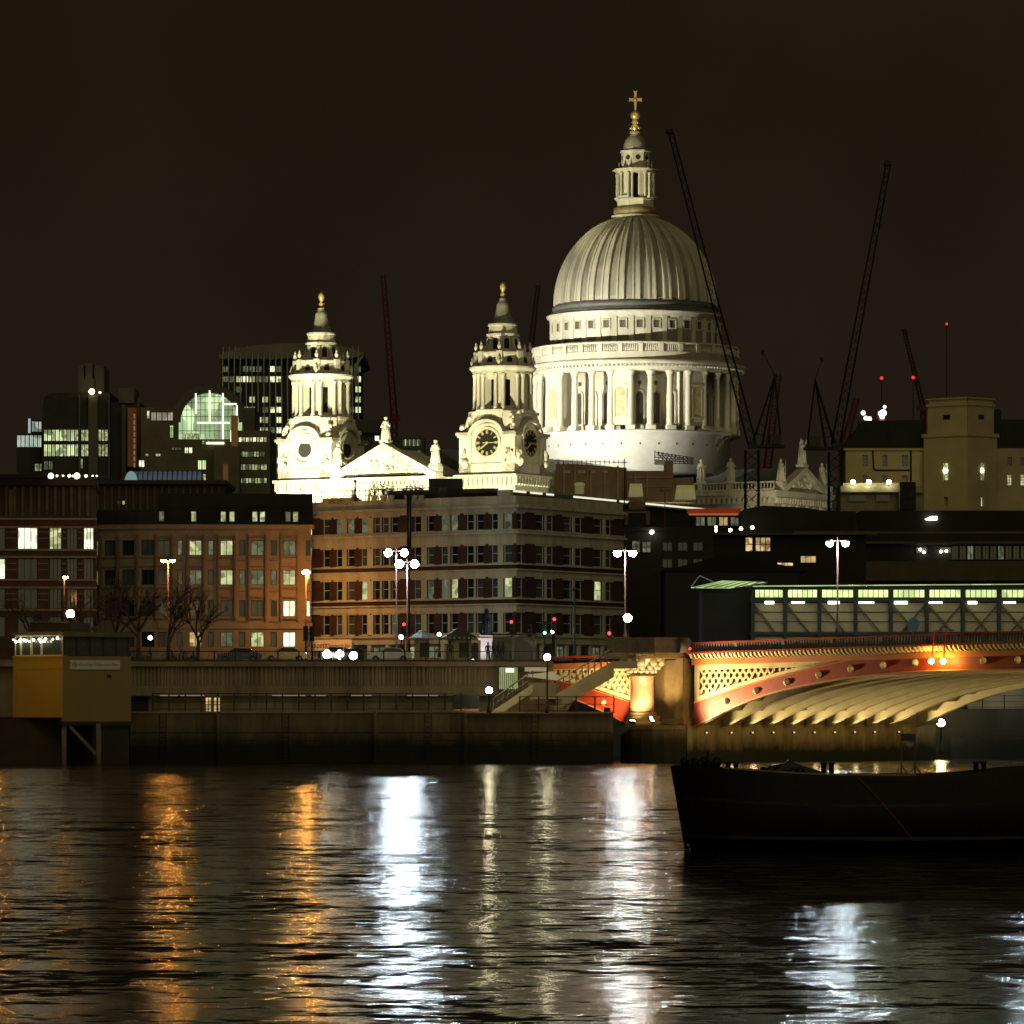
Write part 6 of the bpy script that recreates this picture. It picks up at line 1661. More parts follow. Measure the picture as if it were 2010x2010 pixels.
# stairs up to the bridge
t = thing('staircase', 'concrete staircase climbing from the river path to the bridge in two flights with dark handrails', 'stairs', (0, 0, 0))
def flight(u0, v0, u1, v1, Ys, wdt, n, thick, nm):
    a = P(u0, v0, Ys); c = P(u1, v1, Ys); b = MB()
    for i in range(n):
        x0 = a.x+(c.x-a.x)*i/n; x1 = a.x+(c.x-a.x)*(i+1)/n; zz = a.z+(c.z-a.z)*(i+1)/n
        b.box(min(x0, x1), max(x0, x1), Ys+.25, Ys+wdt-.25, zz-.3, zz)
    b.build(nm, pave, t)
    for yy in (Ys, Ys+wdt-.22):
        b = MB(); b.prism([(a.x-.1, a.z-thick), (c.x, c.z-thick), (c.x, c.z+.12), (a.x-.1, a.z+.12)], yy, yy+.22, 'y')
        b.build('side_beam', mat('stair_concrete', (.33, .28, .17), .85, .15, .8), t)
    b = MB()
    for yy in (Ys+.1, Ys+wdt-.12):
        b.tube((a.x, yy, a.z+1.0), (c.x, yy, c.z+1.0), .045); b.tube((a.x, yy, a.z+.55), (c.x, yy, c.z+.55), .025, seg=4)
        for i in range(n//2+1):
            f = i/(n//2); q = a+(c-a)*f; b.tube((q.x, yy, q.z+.1), (q.x, yy, q.z+1.0), .022, seg=4)
    b.build('handrail', steelg, t)
flight(1094, 1366, 1205, 1300, 303.2, 2.6, 18, 1.0, 'upper_flight')
flight(968, 1400, 1046, 1346, 303.0, 2.2, 16, .45, 'lower_flight')
b = MB()
a = P(1040, 1348, 303); c = P(1096, 1368, 303); b.box(a.x, c.x+.2, 303.0, 305.9, PZ(1372, 303), PZ(1366, 303)); b.box(a.x-.1, c.x+.1, 305.9, 306.2, PZ(1372, 303), PZ(1340, 303))
b.build('landing', mat('stair_concrete', (.33, .28, .17)), t); b = MB(); a = P(1204, 1300, 303); c = P(1252, 1294, 303); b.box(a.x, c.x, 303.2, 305.8, PZ(1312, 303), PZ(1298, 303)); b.box(a.x, c.x+.2, 305.8, 308, PZ(1312, 303), PZ(1298, 303)); b.build('landing', mat('stair_concrete', (.33, .28, .17)), t); b = MB()
b.prism([(PX(1092, 303), PZ(1400, 303)), (PX(1072, 303), PZ(1372, 303)), (PX(1130, 303), PZ(1372, 303)), (PX(1110, 303), PZ(1400, 303))], 304, 304.8, 'y')
b.build('support_pier', mat('stair_concrete', (.33, .28, .17)), t)
# river wall beyond the bridge and under it
root = thing('far_river_wall', 'dark river wall and steps seen beneath the bridge at the right', 'wall')
b = MB(); b.box(PX(1790, 332), PX(2200, 332), 332, 345, -1.5, PZ(1392, 332)); b.box(PX(1795, 332), PX(2200, 332), 330.6, 331.99, -1.5, PZ(1430, 332)); b.box(PX(1860, 332), PX(2200, 332), 329.2, 330.59, -1.5, PZ(1450, 332)); b.box(29.2, PX(1795, 332), 333, 345, -1.5, 2.4)
b.build('wall', tidal('tidal_far_wall', (.035, .027, .015), (.008, .009, .005), 1.0, 3.0), root)
b = MB(); b.box(PX(1900, 337), PX(2200, 337), 337, 337.4, PZ(1391, 337), PZ(1352, 337)); b.build('parapet', concrete, root)
railing('thin railing on the far river wall under the bridge', [(PX(1800, 332.3), 332.3, PZ(1392, 332)), (PX(2100, 332.3), 332.3, PZ(1392, 332))], 1.0, 1.6, mesh_=False, r=.025)

# ------------------------------------------------------------------ pier office on piles, lower left
YP = 292.0; zp = lambda v: PZ(v, YP)
root = thing('pier_office', 'boxy yellow pier office on piles with festoon bulbs and a long pale sign', 'pier building')
xA, xB, xC = PX(26, YP), PX(123, YP), PX(257, YP)
ywall = mat('yellow_painted_panels', (.36, .26, .05), .6, .06, .4)  # lamp-lit face: the sodium light's yellow is put into the colour
MA, LA = fmat((PX(26, 294), 294.0), (PX(123, 291), 291.0)); MBf, LB = fmat((PX(123, 291), 291.0), (PX(257, 293.5), 293.5))
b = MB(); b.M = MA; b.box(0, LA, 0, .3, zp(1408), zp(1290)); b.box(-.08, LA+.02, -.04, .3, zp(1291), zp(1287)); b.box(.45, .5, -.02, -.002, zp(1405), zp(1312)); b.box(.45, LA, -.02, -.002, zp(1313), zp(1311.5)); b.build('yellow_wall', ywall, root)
b = MB(); b.M = MBf; b.box(0, LB, 0, .3, zp(1416), zp(1288)); b.build('olive_wall', mat('olive_panels', (.17, .135, .05), .65, .08, .4), root)  # face turned from the lamp: its shade is put into the darker colour
b = MB(); b.M = Matrix.Identity(4)
b.add([(PX(26, 294), 294, zp(1289)), (PX(123, 291), 291, zp(1289)), (PX(257, 293.5), 293.5, zp(1289)), (PX(250, 299), 299, zp(1289)), (PX(30, 299), 299, zp(1289))], [(0,1,2,3,4)])
b.build('floor_slab', concd, root)
b = MB()
b.M = MA; b.box(-.05, LA+.1, -.12, .25, zp(1246), zp(1240)); 
b.M = MBf; b.box(-.1, LB+.1, -.25, .3, zp(1250), zp(1242)); b.M = Matrix.Identity(4)
b.prism([(PX(26, 294), 294), (PX(123, 291), 291), (PX(257, 293.5), 293.5), (PX(252, 299), 299), (PX(30, 299), 299)], zp(1243)-.05, zp(1240), 'z')
b.build('roof', mat('pier_roof', (.10, .09, .06), .7, .2, 1), root)
for (s0, s1) in ((.1, .62), (.68, 1.6), (1.66, 2.55), (2.6, LA-.08)): window(root, MA @ T(s0, .05, zp(1287)), s1-s0, S(40, YP), mat('cream_frames', (.55, .5, .3), .6, 0), glassg, 0, 0, .05)
n_ = 5
for i in range(n_): window(root, MBf @ T(.08+i*(LB-.12)/n_, .05, zp(1287)), (LB-.2)/n_-.04, S(37, YP), frame_d, glassg, 0, 0, .05)
b = MB(); b.M = MA; b.box(.1, LA-.1, 1.6, 1.7, zp(1287), zp(1246)); b.M = MBf; b.box(.1, LB-.1, 2.2, 2.3, zp(1287), zp(1250)); b.build('room_back', mat('pier_room', (.14, .12, .08), .8, .5, 1.5), root)
bulb = glow('festoon_bulb', (1, .95, .72), 16)
b = MB(); rnd = random.Random(21)
for i, f in enumerate((.05, .1, .17, .19, .27, .30, .37, .46, .575, .60, .67, .70, .85, .94)):
    b = MB(); b.M = MA; b.sphere((f*LA, -.2, zp((1255, 1259, 1258, 1254, 1256, 1257, 1259, 1256, 1255, 1260, 1259, 1254, 1255, 1253)[i])), .075 if i % 3 else .05, 8, 6); b.build('festoon_bulb', bulb, root)
b = MB(); b.M = MA; b.tube((0, -.2, zp(1253)), (LA, -.2, zp(1252)), .012, seg=3); b.build('festoon_wire', black, root)
b = MB(); b.M = MBf; b.box(.5, 4.15-.1, -.1, -.03, zp(1314), zp(1296)); sg = b.build('sign_board', mat('white_sign', (.42, .42, .38), .6, .05), root)
text_part('Blackfriars Millennium Pier', .26, mat('grey_lettering', (.18, .2, .2), .6, 0), sg, MBf @ T(2.5, -.11, zp(1304.5)))
b = MB(); b.M = MBf
for i in range(20):
    a0 = 2*PI*i/20; a1 = 2*PI*(i+1)/20; b.beam((.8+.14*math.cos(a0), -.11, zp(1304.5)+.14*math.sin(a0)), (.8+.14*math.cos(a1), -.11, zp(1304.5)+.14*math.sin(a1)), .05, .02, (0,1,0))
b.box(.6, 1.0, -.125, -.115, zp(1304.5)-.025, zp(1304.5)+.025); b.build('roundel', MATS['grey_lettering'], sg)
b = MB(); b.M = MBf; b.box(3.15, 3.45, -.06, -.003, zp(1330), zp(1324)); b.build('vent', black, root)
b = MB(); b.M = MA
b.box(.05, S(117, YP), 1.5, 3.2, zp(1240)+.02, zp(1222)); b.build('roof_plant', mat('green_grey_plant', (.05, .055, .05), .7, .2, 1), root)
b = MB(); b.M = MA
for i in range(13): b.tube((.2+i*.28, 1.4, zp(1222)), (.2+i*.28, 1.4, zp(1216)), .02, seg=4)
b.tube((.05, 1.4, zp(1222)+.02), (3.8, 1.4, zp(1222)+.02), .03); b.build('roof_rail', steelg, root)
# base and piles
b = MB(); b.box(PX(-80, 293), PX(118, 293), 293.5, 300, -.8, zp(1412)); b.M = MBf; b.box(2.3, LB, .3, 4, -.8, zp(1420)); b.box(-.1, LB+.05, -.1, .5, zp(1424), zp(1416)); b.M = Matrix.Identity(4)
b.build('dark_base', mat('black_green_base', (.022, .02, .014), .8, .4, .6), root)
for x_ in (PX(125, 291), PX(193, 291)):
    b = MB(); b.tube((x_, 291.2, -1.2), (x_, 291.2, zp(1420)), .17, seg=10); b.build('pile', mat('pile_grey', (.10, .10, .085), .7, .3, 1), root)
b = MB(); b.beam((PX(137, 291), 291.2, zp(1426)), (PX(188, 291), 291.2, zp(1480)), .12, .2); b.build('brace', MATS['pile_grey'], root)

# ------------------------------------------------------------------ lamps
def lamp_double(label, u, vtop, vbase, Y, du, col_name, col, st, r=.26, pole=polem, pr=.07, grp=None, drop=0):
    zb_ = PZ(vbase, Y); t = thing('street_lamp', label, 'street lamp', (PX(u, Y), Y, zb_), 0, grp)
    h = PZ(vtop, Y)-zb_; w_ = S(du, Y)
    b = MB(); b.lathe([(pr*2.2, 0), (pr*2.2, .5), (pr*1.3, .7), (pr, 1.2), (pr*.7, h+.25)], 10); b.build('pole', pole, t)
    b = MB(); b.tube((-w_, 0, h+.18), (w_, 0, h+.18), .05); b.tube((0, 0, h+.2), (0, 0, h+.55), .05, .01); b.build('cross_arm', pole, t)
    for s in (-1, 1):
        b = MB(); b.lathe([(.08, h+.3), (r*1.0, h+.2), (r*1.06, h+.1), (r*.9, h+.08)], 12, s*w_); hd = b.build('lamp_head', steelg, t)
        b = MB(); b.sphere((s*w_, 0, h), r, 12, 8); b.build('lamp_globe', glow(col_name, col, st), hd)
    return t
cw = (.78, .92, 1)
lamp_double('tall twin headed white street lamp, higher of the close pair before the office block', 778, 1085, 1292, 425, 16, 'white_lamp', cw, 380, .36)
lamp_double('tall twin headed white street lamp, lower of the close pair before the office block', 799, 1107, 1292, 415, 15, 'white_lamp', cw, 380, .38)
lamp_double('twin headed white street lamp beside the bridge stairs', 1227, 1085, 1262, 330, 15, 'white_lamp', cw, 380, .29)
lamp_double('twin headed white street lamp on the bridge before the station roof', 1644, 1066, 1248, 324, 15.5, 'white_lamp2', cw, 600, .25)
lamp_double('twin headed white street lamp on the bridge just beyond the right edge', 2052, 1062, 1240, 322, 15.5, 'white_lamp2', cw, 600, .25)
def lamp_sod(label, u, vtop, vbase, Y, heads, st, nm, r=.22):
    zb_ = PZ(vbase, Y); t = thing('street_lamp', label, 'street lamp', (PX(u, Y), Y, zb_)); h = PZ(vtop, Y)-zb_
    b = MB(); b.lathe([(.16, 0), (.16, .8), (.09, 1.1), (.06, h+.1)], 10); b.build('pole', polem, t)
    for dx in heads:
        b = MB(); b.tube((0, 0, h+.05), (dx, 0, h+.15), .045); b.build('arm', polem, t)
        b = MB(); b.lathe([(.02, h+.2), (r*1.3, h+.12), (r*1.35, h+.05)], 12, dx, sx=1); b.build('lamp_hood', steelg, t)
        b = MB(); b.sphere((dx, 0, h), r, 10, 8, .55); b.build('lamp_bowl', glow(nm, sod, st), t)
    return t
lamp_sod('twin headed orange street lamp before the curved stone office', 330, 1101, 1290, 400, (-.38, .38), 420, 'sodium_lamp', .24)
lamp_sod('single headed orange street lamp before the brick office', 126, 1133, 1250, 395, (.12,), 120, 'sodium_lamp_dim', .24)
lamp_sod('brightest orange street lamp, at the left corner of the office block', 601, 1123, 1292, 457, (0,), 620, 'sodium_lamp_bright', .42)
lamp_sod('orange street lamp beyond the left edge, lighting the pier office', -14, 1190, 1400, 286, (0,), 260, 'sodium_lamp_near', .25)
def globe_lamp(label, u, v, vbase, Y, r, nm, col, st, pm_=steeld, cat='street lamp'):
    zb_ = PZ(vbase, Y); t = thing('globe_lamp', label, cat, (PX(u, Y), Y, zb_)); h = PZ(v, Y)-zb_
    b = MB(); b.lathe([(.14, 0), (.14, .3), (.07, .5), (.05, h-r), (r*.6, h-r*.9)], 8); b.build('pole', pm_, t)
    b = MB(); b.sphere((0, 0, h), r, 12, 9); b.build('globe', glow(nm, col, st), t)
    return t
wy = (1, .82, .42)
globe_lamp('round yellow globe lamp among the bare trees at the left', 138, 1205, 1275, 380, .36, 'globe_yellow', wy, 22)
globe_lamp('bright round yellow globe lamp left of the bridge pulpit', 1232, 1213, 1262, 326, .30, 'globe_bright', wy, 75)
globe_lamp('round white globe lamp on a tall post above the stair landing', 1074, 1290, 1400, 301.2, .22, 'globe_white', (1, .88, .55), 60)
globe_lamp('round white globe lamp on a short post at the foot of the stairs', 960, 1355, 1400, 301.2, .22, 'globe_white', (1, .88, .55), 60)
globe_lamp('yellow globe lamp on the far river wall under the bridge', 1847, 1419, 1480, 328, .28, 'globe_under', (1, .88, .42), 75)
globe_lamp('small white globe lamp far under the bridge, at the right edge', 1976, 1386, 1392, 350, .16, 'globe_small', (.95, 1, .85), 30)
globe_lamp('small white globe lamp left of the conical kiosk', 862, 1245, 1290, 400, .16, 'globe_small', (.95, 1, .85), 30)
globe_lamp('small creamy globe lamp between the two close lamp poles', 788, 1250, 1290, 380, .20, 'globe_cream', (1, 1, .75), 25)
globe_lamp('small warm globe lamp near the ground before the curved office', 295, 1252, 1285, 400, .18, 'globe_cream', (1, 1, .75), 25)
t = thing('unlit_lamp', 'unlit dark street lamp with a small dish head before the office block', 'street lamp', (PX(1128, 400), 400, gz(400)))
b = MB(); h_ = PZ(1155, 400)-gz(400); b.lathe([(.16, 0), (.16, .9), (.09, 1.2), (.07, h_)], 10); b.build('pole', mat('grey_blue_pole', (.08, .09, .1), .5, 0), t); b = MB(); b.lathe([(.05, h_+.1), (.25, h_+.02), (.27, h_-.06), (.06, h_-.3)], 12); b.build('lamp_head', MATS['grey_blue_pole'], t)
# traffic lights
def traffic(label, u, v, Y, lit, n=3, hd=0):
    t = thing('traffic_light', label, 'traffic light', (PX(u, Y), Y, gz(Y))); h = PZ(v, Y)-gz(Y)
    b = MB(); b.tube((0, 0, 0), (0, 0, h-.1), .06); b.build('pole', steeld, t)
    b = MB(); b.box(-.17, .17, -.12, .12, h-.55, h+.55); b.box(-.2, .2, .121, .15, h-.62, h+.62)
    for k in range(3): b.tube((0, -.12, h+.35-.35*k+.05), (0, -.3, h+.35-.35*k+.08), .13, .13, 8) if False else None
    b.build('signal_head', black, t)
    for k, cc in enumerate(('red', 'amber', 'green')):
        b = MB(); b.sphere((0, -.13, h+.35-.35*k), .12 if cc == lit else .1, 10, 6)
        m = {'red': glow('signal_red', (1, .03, .03), 7, False), 'green': glow('signal_green', (.2, 1, .75), 10, False)}.get(cc if cc == lit else '', mat('signal_off', (.02, .015, .01), .3, 0))
        b.build('signal_lens', m, t)
    return t
for a_ in (('traffic light showing red between the two close white lamp poles', 793, 1234, 370, 'red'), ('traffic light showing red right of the statue, beside a white globe lamp', 1088, 1224, 370, 'red'), ('traffic light showing red low at the foot of the bridge stairs rail', 1196, 1252, 352, 'red'), ('traffic light showing dim red just right of the statue', 1004, 1229, 380, 'red'),
           ('traffic light showing green, left of a white globe lamp', 1069, 1234, 372, 'green'), ('unlit traffic light at the corner shop, left of a close pair', 600, 1243, 372, ''), ('unlit traffic light at the corner shop, right of a close pair', 612, 1244, 374, ''), ('unlit traffic light before the ground floor, right of the statue', 1040, 1240, 376, '')): traffic(*a_)
globe_lamp('small white crossing globe right of the green traffic light', 1085, 1240, 1290, 371, .15, 'globe_cream', (1, 1, .75), 25)

# ------------------------------------------------------------------ people, statue, kiosks, vehicles
def skin_figure(name, joints, edges, m):
    me = bpy.data.meshes.new(name); me.from_pydata([j[:3] for j in joints], edges, [])
    o = bpy.data.objects.new(name, me); C.objects.link(o)
    md = o.modifiers.new('s', 'SKIN'); sv = me.skin_vertices[0].data
    for i, j in enumerate(joints): sv[i].radius = (j[3], j[4] if len(j) > 4 else j[3])
    sv[0].use_root = True
    o.modifiers.new('d', 'SUBSURF').levels = 1
    dg = bpy.context.evaluated_depsgraph_get(); out = bpy.data.meshes.new_from_object(o.evaluated_get(dg))
    bpy.data.objects.remove(o); out.materials.clear(); out.materials.append(m)
    for p in out.polygons: p.use_smooth = True
    return out
def person_mesh(st, arm, m):
    J = [(0,0,.95,.15,.11), (0,0,1.2,.15,.10), (0,0,1.42,.17,.10), (0,.0,1.53,.06,.06), (0,-.01,1.63,.085,.10), (0,-.01,1.74,.06,.07),
         (-.1,0,.9,.10,.10), (-.11,-st,.5,.065,.07), (-.12,-st*.4,.1,.045,.05), (-.12,-st*.4-.12,.04,.04,.035),
         (.1,0,.9,.10,.10), (.11,st,.5,.065,.07), (.12,st*1.7,.1,.045,.05), (.12,st*1.7-.12,.04,.04,.035),
         (-.2,0,1.4,.06,.06), (-.26,.02,1.13,.045,.045), (-.25,-.08-arm,.9,.035,.035), (.2,0,1.4,.06,.06), (.26,.02,1.13,.045,.045), (.25,-.08,.9,.035,.035)]
    E = [(0,1),(1,2),(2,3),(3,4),(4,5),(0,6),(6,7),(7,8),(8,9),(0,10),(10,11),(11,12),(12,13),(2,14),(14,15),(15,16),(2,17),(17,18),(18,19)]
    return skin_figure('person', J, E, m)
cloth1 = mat('dark_coat', (.03, .03, .035), .8, .2, 4); cloth2 = mat('grey_coat', (.07, .065, .06), .8, .2, 4)
hairm = mat('dark_hair', (.015, .01, .008), .7, 0)
pms = [person_mesh(.05, 0, cloth1), person_mesh(.18, .12, cloth2), person_mesh(.1, .05, cloth1)]
hb = MB(); hb.sphere((0, .015, 1.70), .105, 10, 6, .95); hmesh = hb.data('hair', hairm)
pl = [(884, 'lone standing person in dark clothes by the railing, in front of the conical kiosk', 0, 309.9, 0), (933, 'dark clad person left of the statue plinth behind the railing', 1, 312, .5),
      (968, 'dark clad person just right of the statue plinth, leftmost of a tight group', 2, 310.5, 2), (979, 'person in a grey coat near the middle of the tight group right of the plinth', 1, 311, -.6), (988, 'dark clad person at the right of the tight group beside the plinth', 0, 310.2, 1.2), (958, 'dark clad person at the foot of the statue plinth', 2, 311.6, .2)]
for i, (u_, lb, k, Yp, rz) in enumerate(pl):
    o = put(pms[k], 'person'); o.location = (PX(u_, Yp), Yp, 6.9); o.rotation_euler = (0, 0, rz); o.scale = (.74, .74, .74); tag(o, lb, 'person', 'people by the road railing')
    put(hmesh, 'hair', o)
# queen-like robed statue
Ys = 330.0; t = thing('statue', 'dark robed bronze statue, lit along its left side, on a pale pinkish plinth', 'statue', (PX(955, Ys), Ys, 6.85))
zpl = PZ(1247, Ys)-6.85; hs = PZ(1194, Ys)-PZ(1247, Ys)
b = MB(); b.box(-.55, .55, -.55, .55, 0, .35); b.box(-.42, .42, -.42, .42, .35, zpl-.35); b.box(-.62, .62, -.62, .62, zpl-.35, zpl-.2); b.box(-.5, .5, -.5, .5, zpl-.2, zpl); b.build('plinth', mat('pink_plinth', (.62, .5, .46), .7, .1, 2), t)
k_ = hs/4.6; b = MB(); b.M = T(0, 0, zpl)
prof = [(1.05,0),(1.0,.3),(.82,1.0),(.72,1.8),(.6,2.5),(.68,2.9),(.8,3.35),(.62,3.62),(.26,3.78),(.22,3.86),(.36,4.0),(.4,4.22),(.32,4.42),(.2,4.6)]
b.lathe([(r*k_, z_*k_) for r, z_ in prof], 14, sx=1, sy=.9)
for i in range(10):
    a = 2*PI*i/10; b.tube((.6*k_*math.cos(a), .5*k_*math.sin(a), 3.0*k_), (.98*k_*math.cos(a+.15), .9*k_*math.sin(a+.15), .1*k_), .09*k_, .16*k_, 5)
b.tube((-.55*k_, 0, 3.4*k_), (-.95*k_, -.3*k_, 2.6*k_), .2*k_, .15*k_, 7); b.tube((-.95*k_, -.3*k_, 2.6*k_), (-1.3*k_, -.6*k_, 2.4*k_), .14*k_, .1*k_, 7); b.sphere((-1.35*k_, -.65*k_, 2.45*k_), .2*k_, 8, 6)
b.tube((.55*k_, 0, 3.4*k_), (.9*k_, -.2*k_, 2.7*k_), .2*k_, .15*k_, 7); b.tube((.9*k_, -.2*k_, 2.7*k_), (.5*k_, -.7*k_, 2.5*k_), .14*k_, .1*k_, 7)
b.build('figure', mat('bronze_dark', (.03, .032, .035), .35, .2, 3, metal=.6), t)
flood((PX(930, Ys), Ys-2.5, 7.2), (PX(955, Ys), Ys, 8.8), 330, (.85, .92, 1), 70, 'small white floodlight on the ground left of the statue', .08, .2, lens=8)
def kiosk(label, u0, u1, vt, Y, lit):
    t = thing('kiosk', label, 'kiosk', (PX((u0+u1)/2, Y), Y, gz(Y))); w_ = S((u1-u0)/2, Y); hr = PZ(vt, Y)-gz(Y); he = PZ(1253, Y)-gz(Y)
    b = MB(); b.lathe([(w_*.72, 0), (w_*.72, he)], 8, rot=R(22.5), smooth=False); b.build('wall', mat('pale_kiosk_wall', (.40, .34, .2), .8, .1, 1), t)
    b = MB(); b.lathe([(w_*1.08, he-.05), (w_*1.1, he+.05), (w_*.6, he+(hr-he)*.5), (w_*.3, hr-.15), (w_*.12, hr)], 12, smooth=False); b.build('roof', mat('kiosk_lead', (.09, .095, .08), .6, .2, 1), t)
    b = MB()
    for i in range(24): a = 2*PI*i/24; b.sphere((w_*1.1*math.cos(a), w_*1.1*math.sin(a), he-.02), .13, 6, 4)
    b.build('scalloped_edge', mat('pale_trim', (.4, .38, .3), .7, 0), t)
    b = MB(); b.M = RZ(R(-90+22)); b.box(w_*.68, w_*.73, -.45, .45, .3, he-.4); b.build('hatch', glassg, t)
kiosk('conical roofed kiosk with a scalloped edge, left of the statue', 868, 936, 1232, 395, 1)
kiosk('smaller conical roofed kiosk right of the close lamp poles', 806, 850, 1236, 410, 0)
t = thing('bus_shelter', 'glass sided bus shelter with a flat dark roof, right of the people', 'shelter', (PX(1010, 316), 316, 6.87))
b = MB(); b.box(-1.6, 1.6, -.7, .7, 1.9, 2.0); b.build('roof', black, t); b = MB()
for x_ in (-1.5, -.1, 1.5): b.box(x_-.04, x_+.04, .55, .63, 0, 1.9)
b.build('posts', steelg, t); b = MB(); b.box(-1.45, -.16, .57, .6, .2, 1.8); b.box(-.04, 1.44, .57, .6, .2, 1.8); b.build('glass_panel', glassg, t)
def car(label, u, Y, m, rz=0, lights=True, lit=40, hl=glow):
    t = thing('parked_car' if not lights else 'car', label, 'car', (PX(u, Y), Y, 6.88), rz); t.scale = (.72, .72, .72)
    pr = [(-2.1,.35),(-2.15,.75),(-1.95,.95),(-1.5,1.0),(-1.0,1.38),(.4,1.42),(1.0,1.0),(1.85,.85),(2.1,.65),(2.12,.35)]
    b = MB(); b.prism([(x, z_) for x, z_ in pr], -.82, .82, 'y'); b.build('body', m, t)
    b = MB(); b.prism([(-1.4,1.0),(-.95,1.33),(.35,1.37),(.85,1.02)], -.835, -.822, 'y'); b.build('side_window', glassd, t); b = MB(); b.prism([(-1.4,1.0),(-.95,1.33),(.35,1.37),(.85,1.02)], .822, .835, 'y'); b.build('side_window', glassd, t)
    b = MB(); b.prism([(.45,1.39),(1.0,1.02),(1.03,1.04),(.48,1.42)], -.7, .7, 'y'); b.build('windscreen', glassd, t)
    for x_ in (-1.35, 1.35):
        for s in (-1, 1):
            b = MB(); b.tube((x_, s*.86, .32), (x_, s*.66, .32), .32, .32, 14); wq = b.build('wheel', black, t); b = MB(); b.tube((x_, s*.875, .32), (x_, s*.865, .32), .18, .18, 10); b.build('rim', steelg, wq)
    for s in (-1, 1):
        b = MB(); b.sphere((2.05, s*.62, .72), .4 if lights else .13, 10, 8); b.build('headlight', glow('headlight', (1, .96, .8), lit) if lights else steelg, t)
        b = MB(); b.sphere((-2.13, s*.62, .78), .08, 6, 4); b.build('tail_light', glow('tail_light', (1, .04, .02), 2, False) if lights else bridgered, t)
    return t
carw = mat('white_car_paint', (.6, .6, .58), .25, 0, spec=.5); cary = mat('cream_car_paint', (.5, .38, .15), .25, 0, spec=.5); card = mat('dark_car_paint', (.03, .035, .05), .2, 0, spec=.5)
c1_ = car('pale car with glaring headlights turned towards the river', 661, 314.5, carw, R(-97), lit=18)
car('second car with glaring headlights, right behind the pale one', 690, 322, card, R(-100), lit=18)
car('cream taxi like car going along the road behind the railing at the left', 560, 315, cary, R(180), lights=False)
car('dark blue car on the road below the middle of the curved office', 470, 318, card, R(180), lights=False)
car('white car on the road below the corner shop sign', 765, 316, carw, R(180), lights=False)

# ------------------------------------------------------------------ bare trees
def tree_mesh(seed, h):
    rnd = random.Random(seed); tr = MB(); cr_ = MB()
    def grow(p, d, L, r, lev):
        q = p + d*L; (tr if lev == 0 else cr_).tube(p, q, r, r*.68, 6 if lev < 2 else 3)
        if lev >= 5: return
        n_ = 4 if lev < 2 else rnd.choice((2, 3))
        for i in range(n_):
            a = rnd.random()*2*PI; sp_ = rnd.uniform(.35, .85) if lev else rnd.uniform(.45, .95)
            nd = (d + Vector((math.cos(a)*sp_, math.sin(a)*sp_, rnd.uniform(-.05, .25)))).normalized()
            grow(q if rnd.random() < .6 else p+d*L*rnd.uniform(.55, 1), nd, L*rnd.uniform(.6, .82), r*.6, lev+1)
    grow(Vector((0, 0, 0)), Vector((rnd.uniform(-.05, .05), 0, 1)), h*.27, h*.022, 0)
    return tr.data('trunk', bark), cr_.data('branches', bark)
tms = [tree_mesh(s, 7.5) for s in (3, 8, 14)]
for i, (u_, Yt, sc_, k, lb) in enumerate(((165, 372, .95, 0, 'bare winter tree beside the round yellow globe lamp'), (228, 376, 1.2, 1, 'taller bare tree before the left end of the curved office'), (330, 366, 1.15, 2, 'bare tree around the pole of the twin orange lamp'), (388, 368, 1.0, 0, 'bare tree right of the twin orange lamp, above the road railing'), (272, 382, 1.25, 1, 'bare tree behind the others, left of the twin orange lamp'), (62, 378, .95, 2, 'bare tree behind the pier office roof at the far left'))):
    t = thing('bare_tree', lb, 'tree', (PX(u_, Yt), Yt, gz(Yt)), i*1.3, 'bare trees along the road'); t.scale = (sc_, sc_, sc_)
    put(tms[k][0], 'trunk', t); put(tms[k][1], 'branches', t)
# low hedge-like shrubs between trees
rnd = random.Random(31)
for i, (u_, lb) in enumerate(((262, 'dark low shrub behind the pier office, left of two'), (352, 'dark low shrub below the twin orange lamp, right of two'))):
    t = thing('shrub', lb, 'shrub', (PX(u_, 360), 360, gz(360))); b = MB()
    for k in range(260):
        a = rnd.random()*2*PI; r = rnd.random()**.5*1.5; zz = rnd.uniform(.1, 1.5)*(1-r/2.4)
        x_, y_ = r*math.cos(a), r*math.sin(a)*.6; s_ = .14
        v = [Vector((x_, y_, zz))+Vector((rnd.uniform(-s_, s_), rnd.uniform(-s_, s_), rnd.uniform(-s_, s_))) for _ in range(3)]
        b.add(v, [(0, 1, 2)])
    b.build('leaves', mat('dark_leaves', (.03, .035, .015), .8, .3, 3), t); b = MB()
    for k in range(8): a = k*PI/4; b.tube((0, 0, 0), (math.cos(a)*.8, math.sin(a)*.5, .9), .04, .01, 4)
    b.build('stems', bark, t)

# ------------------------------------------------------------------ barge
tar = mat('tarred_hull', (.007, .006, .0045), .65, .35, .5, bump=.3); rust = mat('rusty_deck', (.05, .032, .02), .85, .4, .8, bump=.3); worn = mat('worn_gunwale', (.17, .15, .11), .8, .4, .8)
bx, by = PX(1318, 184.0), 184.0
KB = 107/184.0
BG = thing('barge', 'long black river barge with a raised bow, seen against the bright water', 'barge', (bx*KB, 107.0, 0), R(-1.5)); BG.scale = (KB, KB, .6)
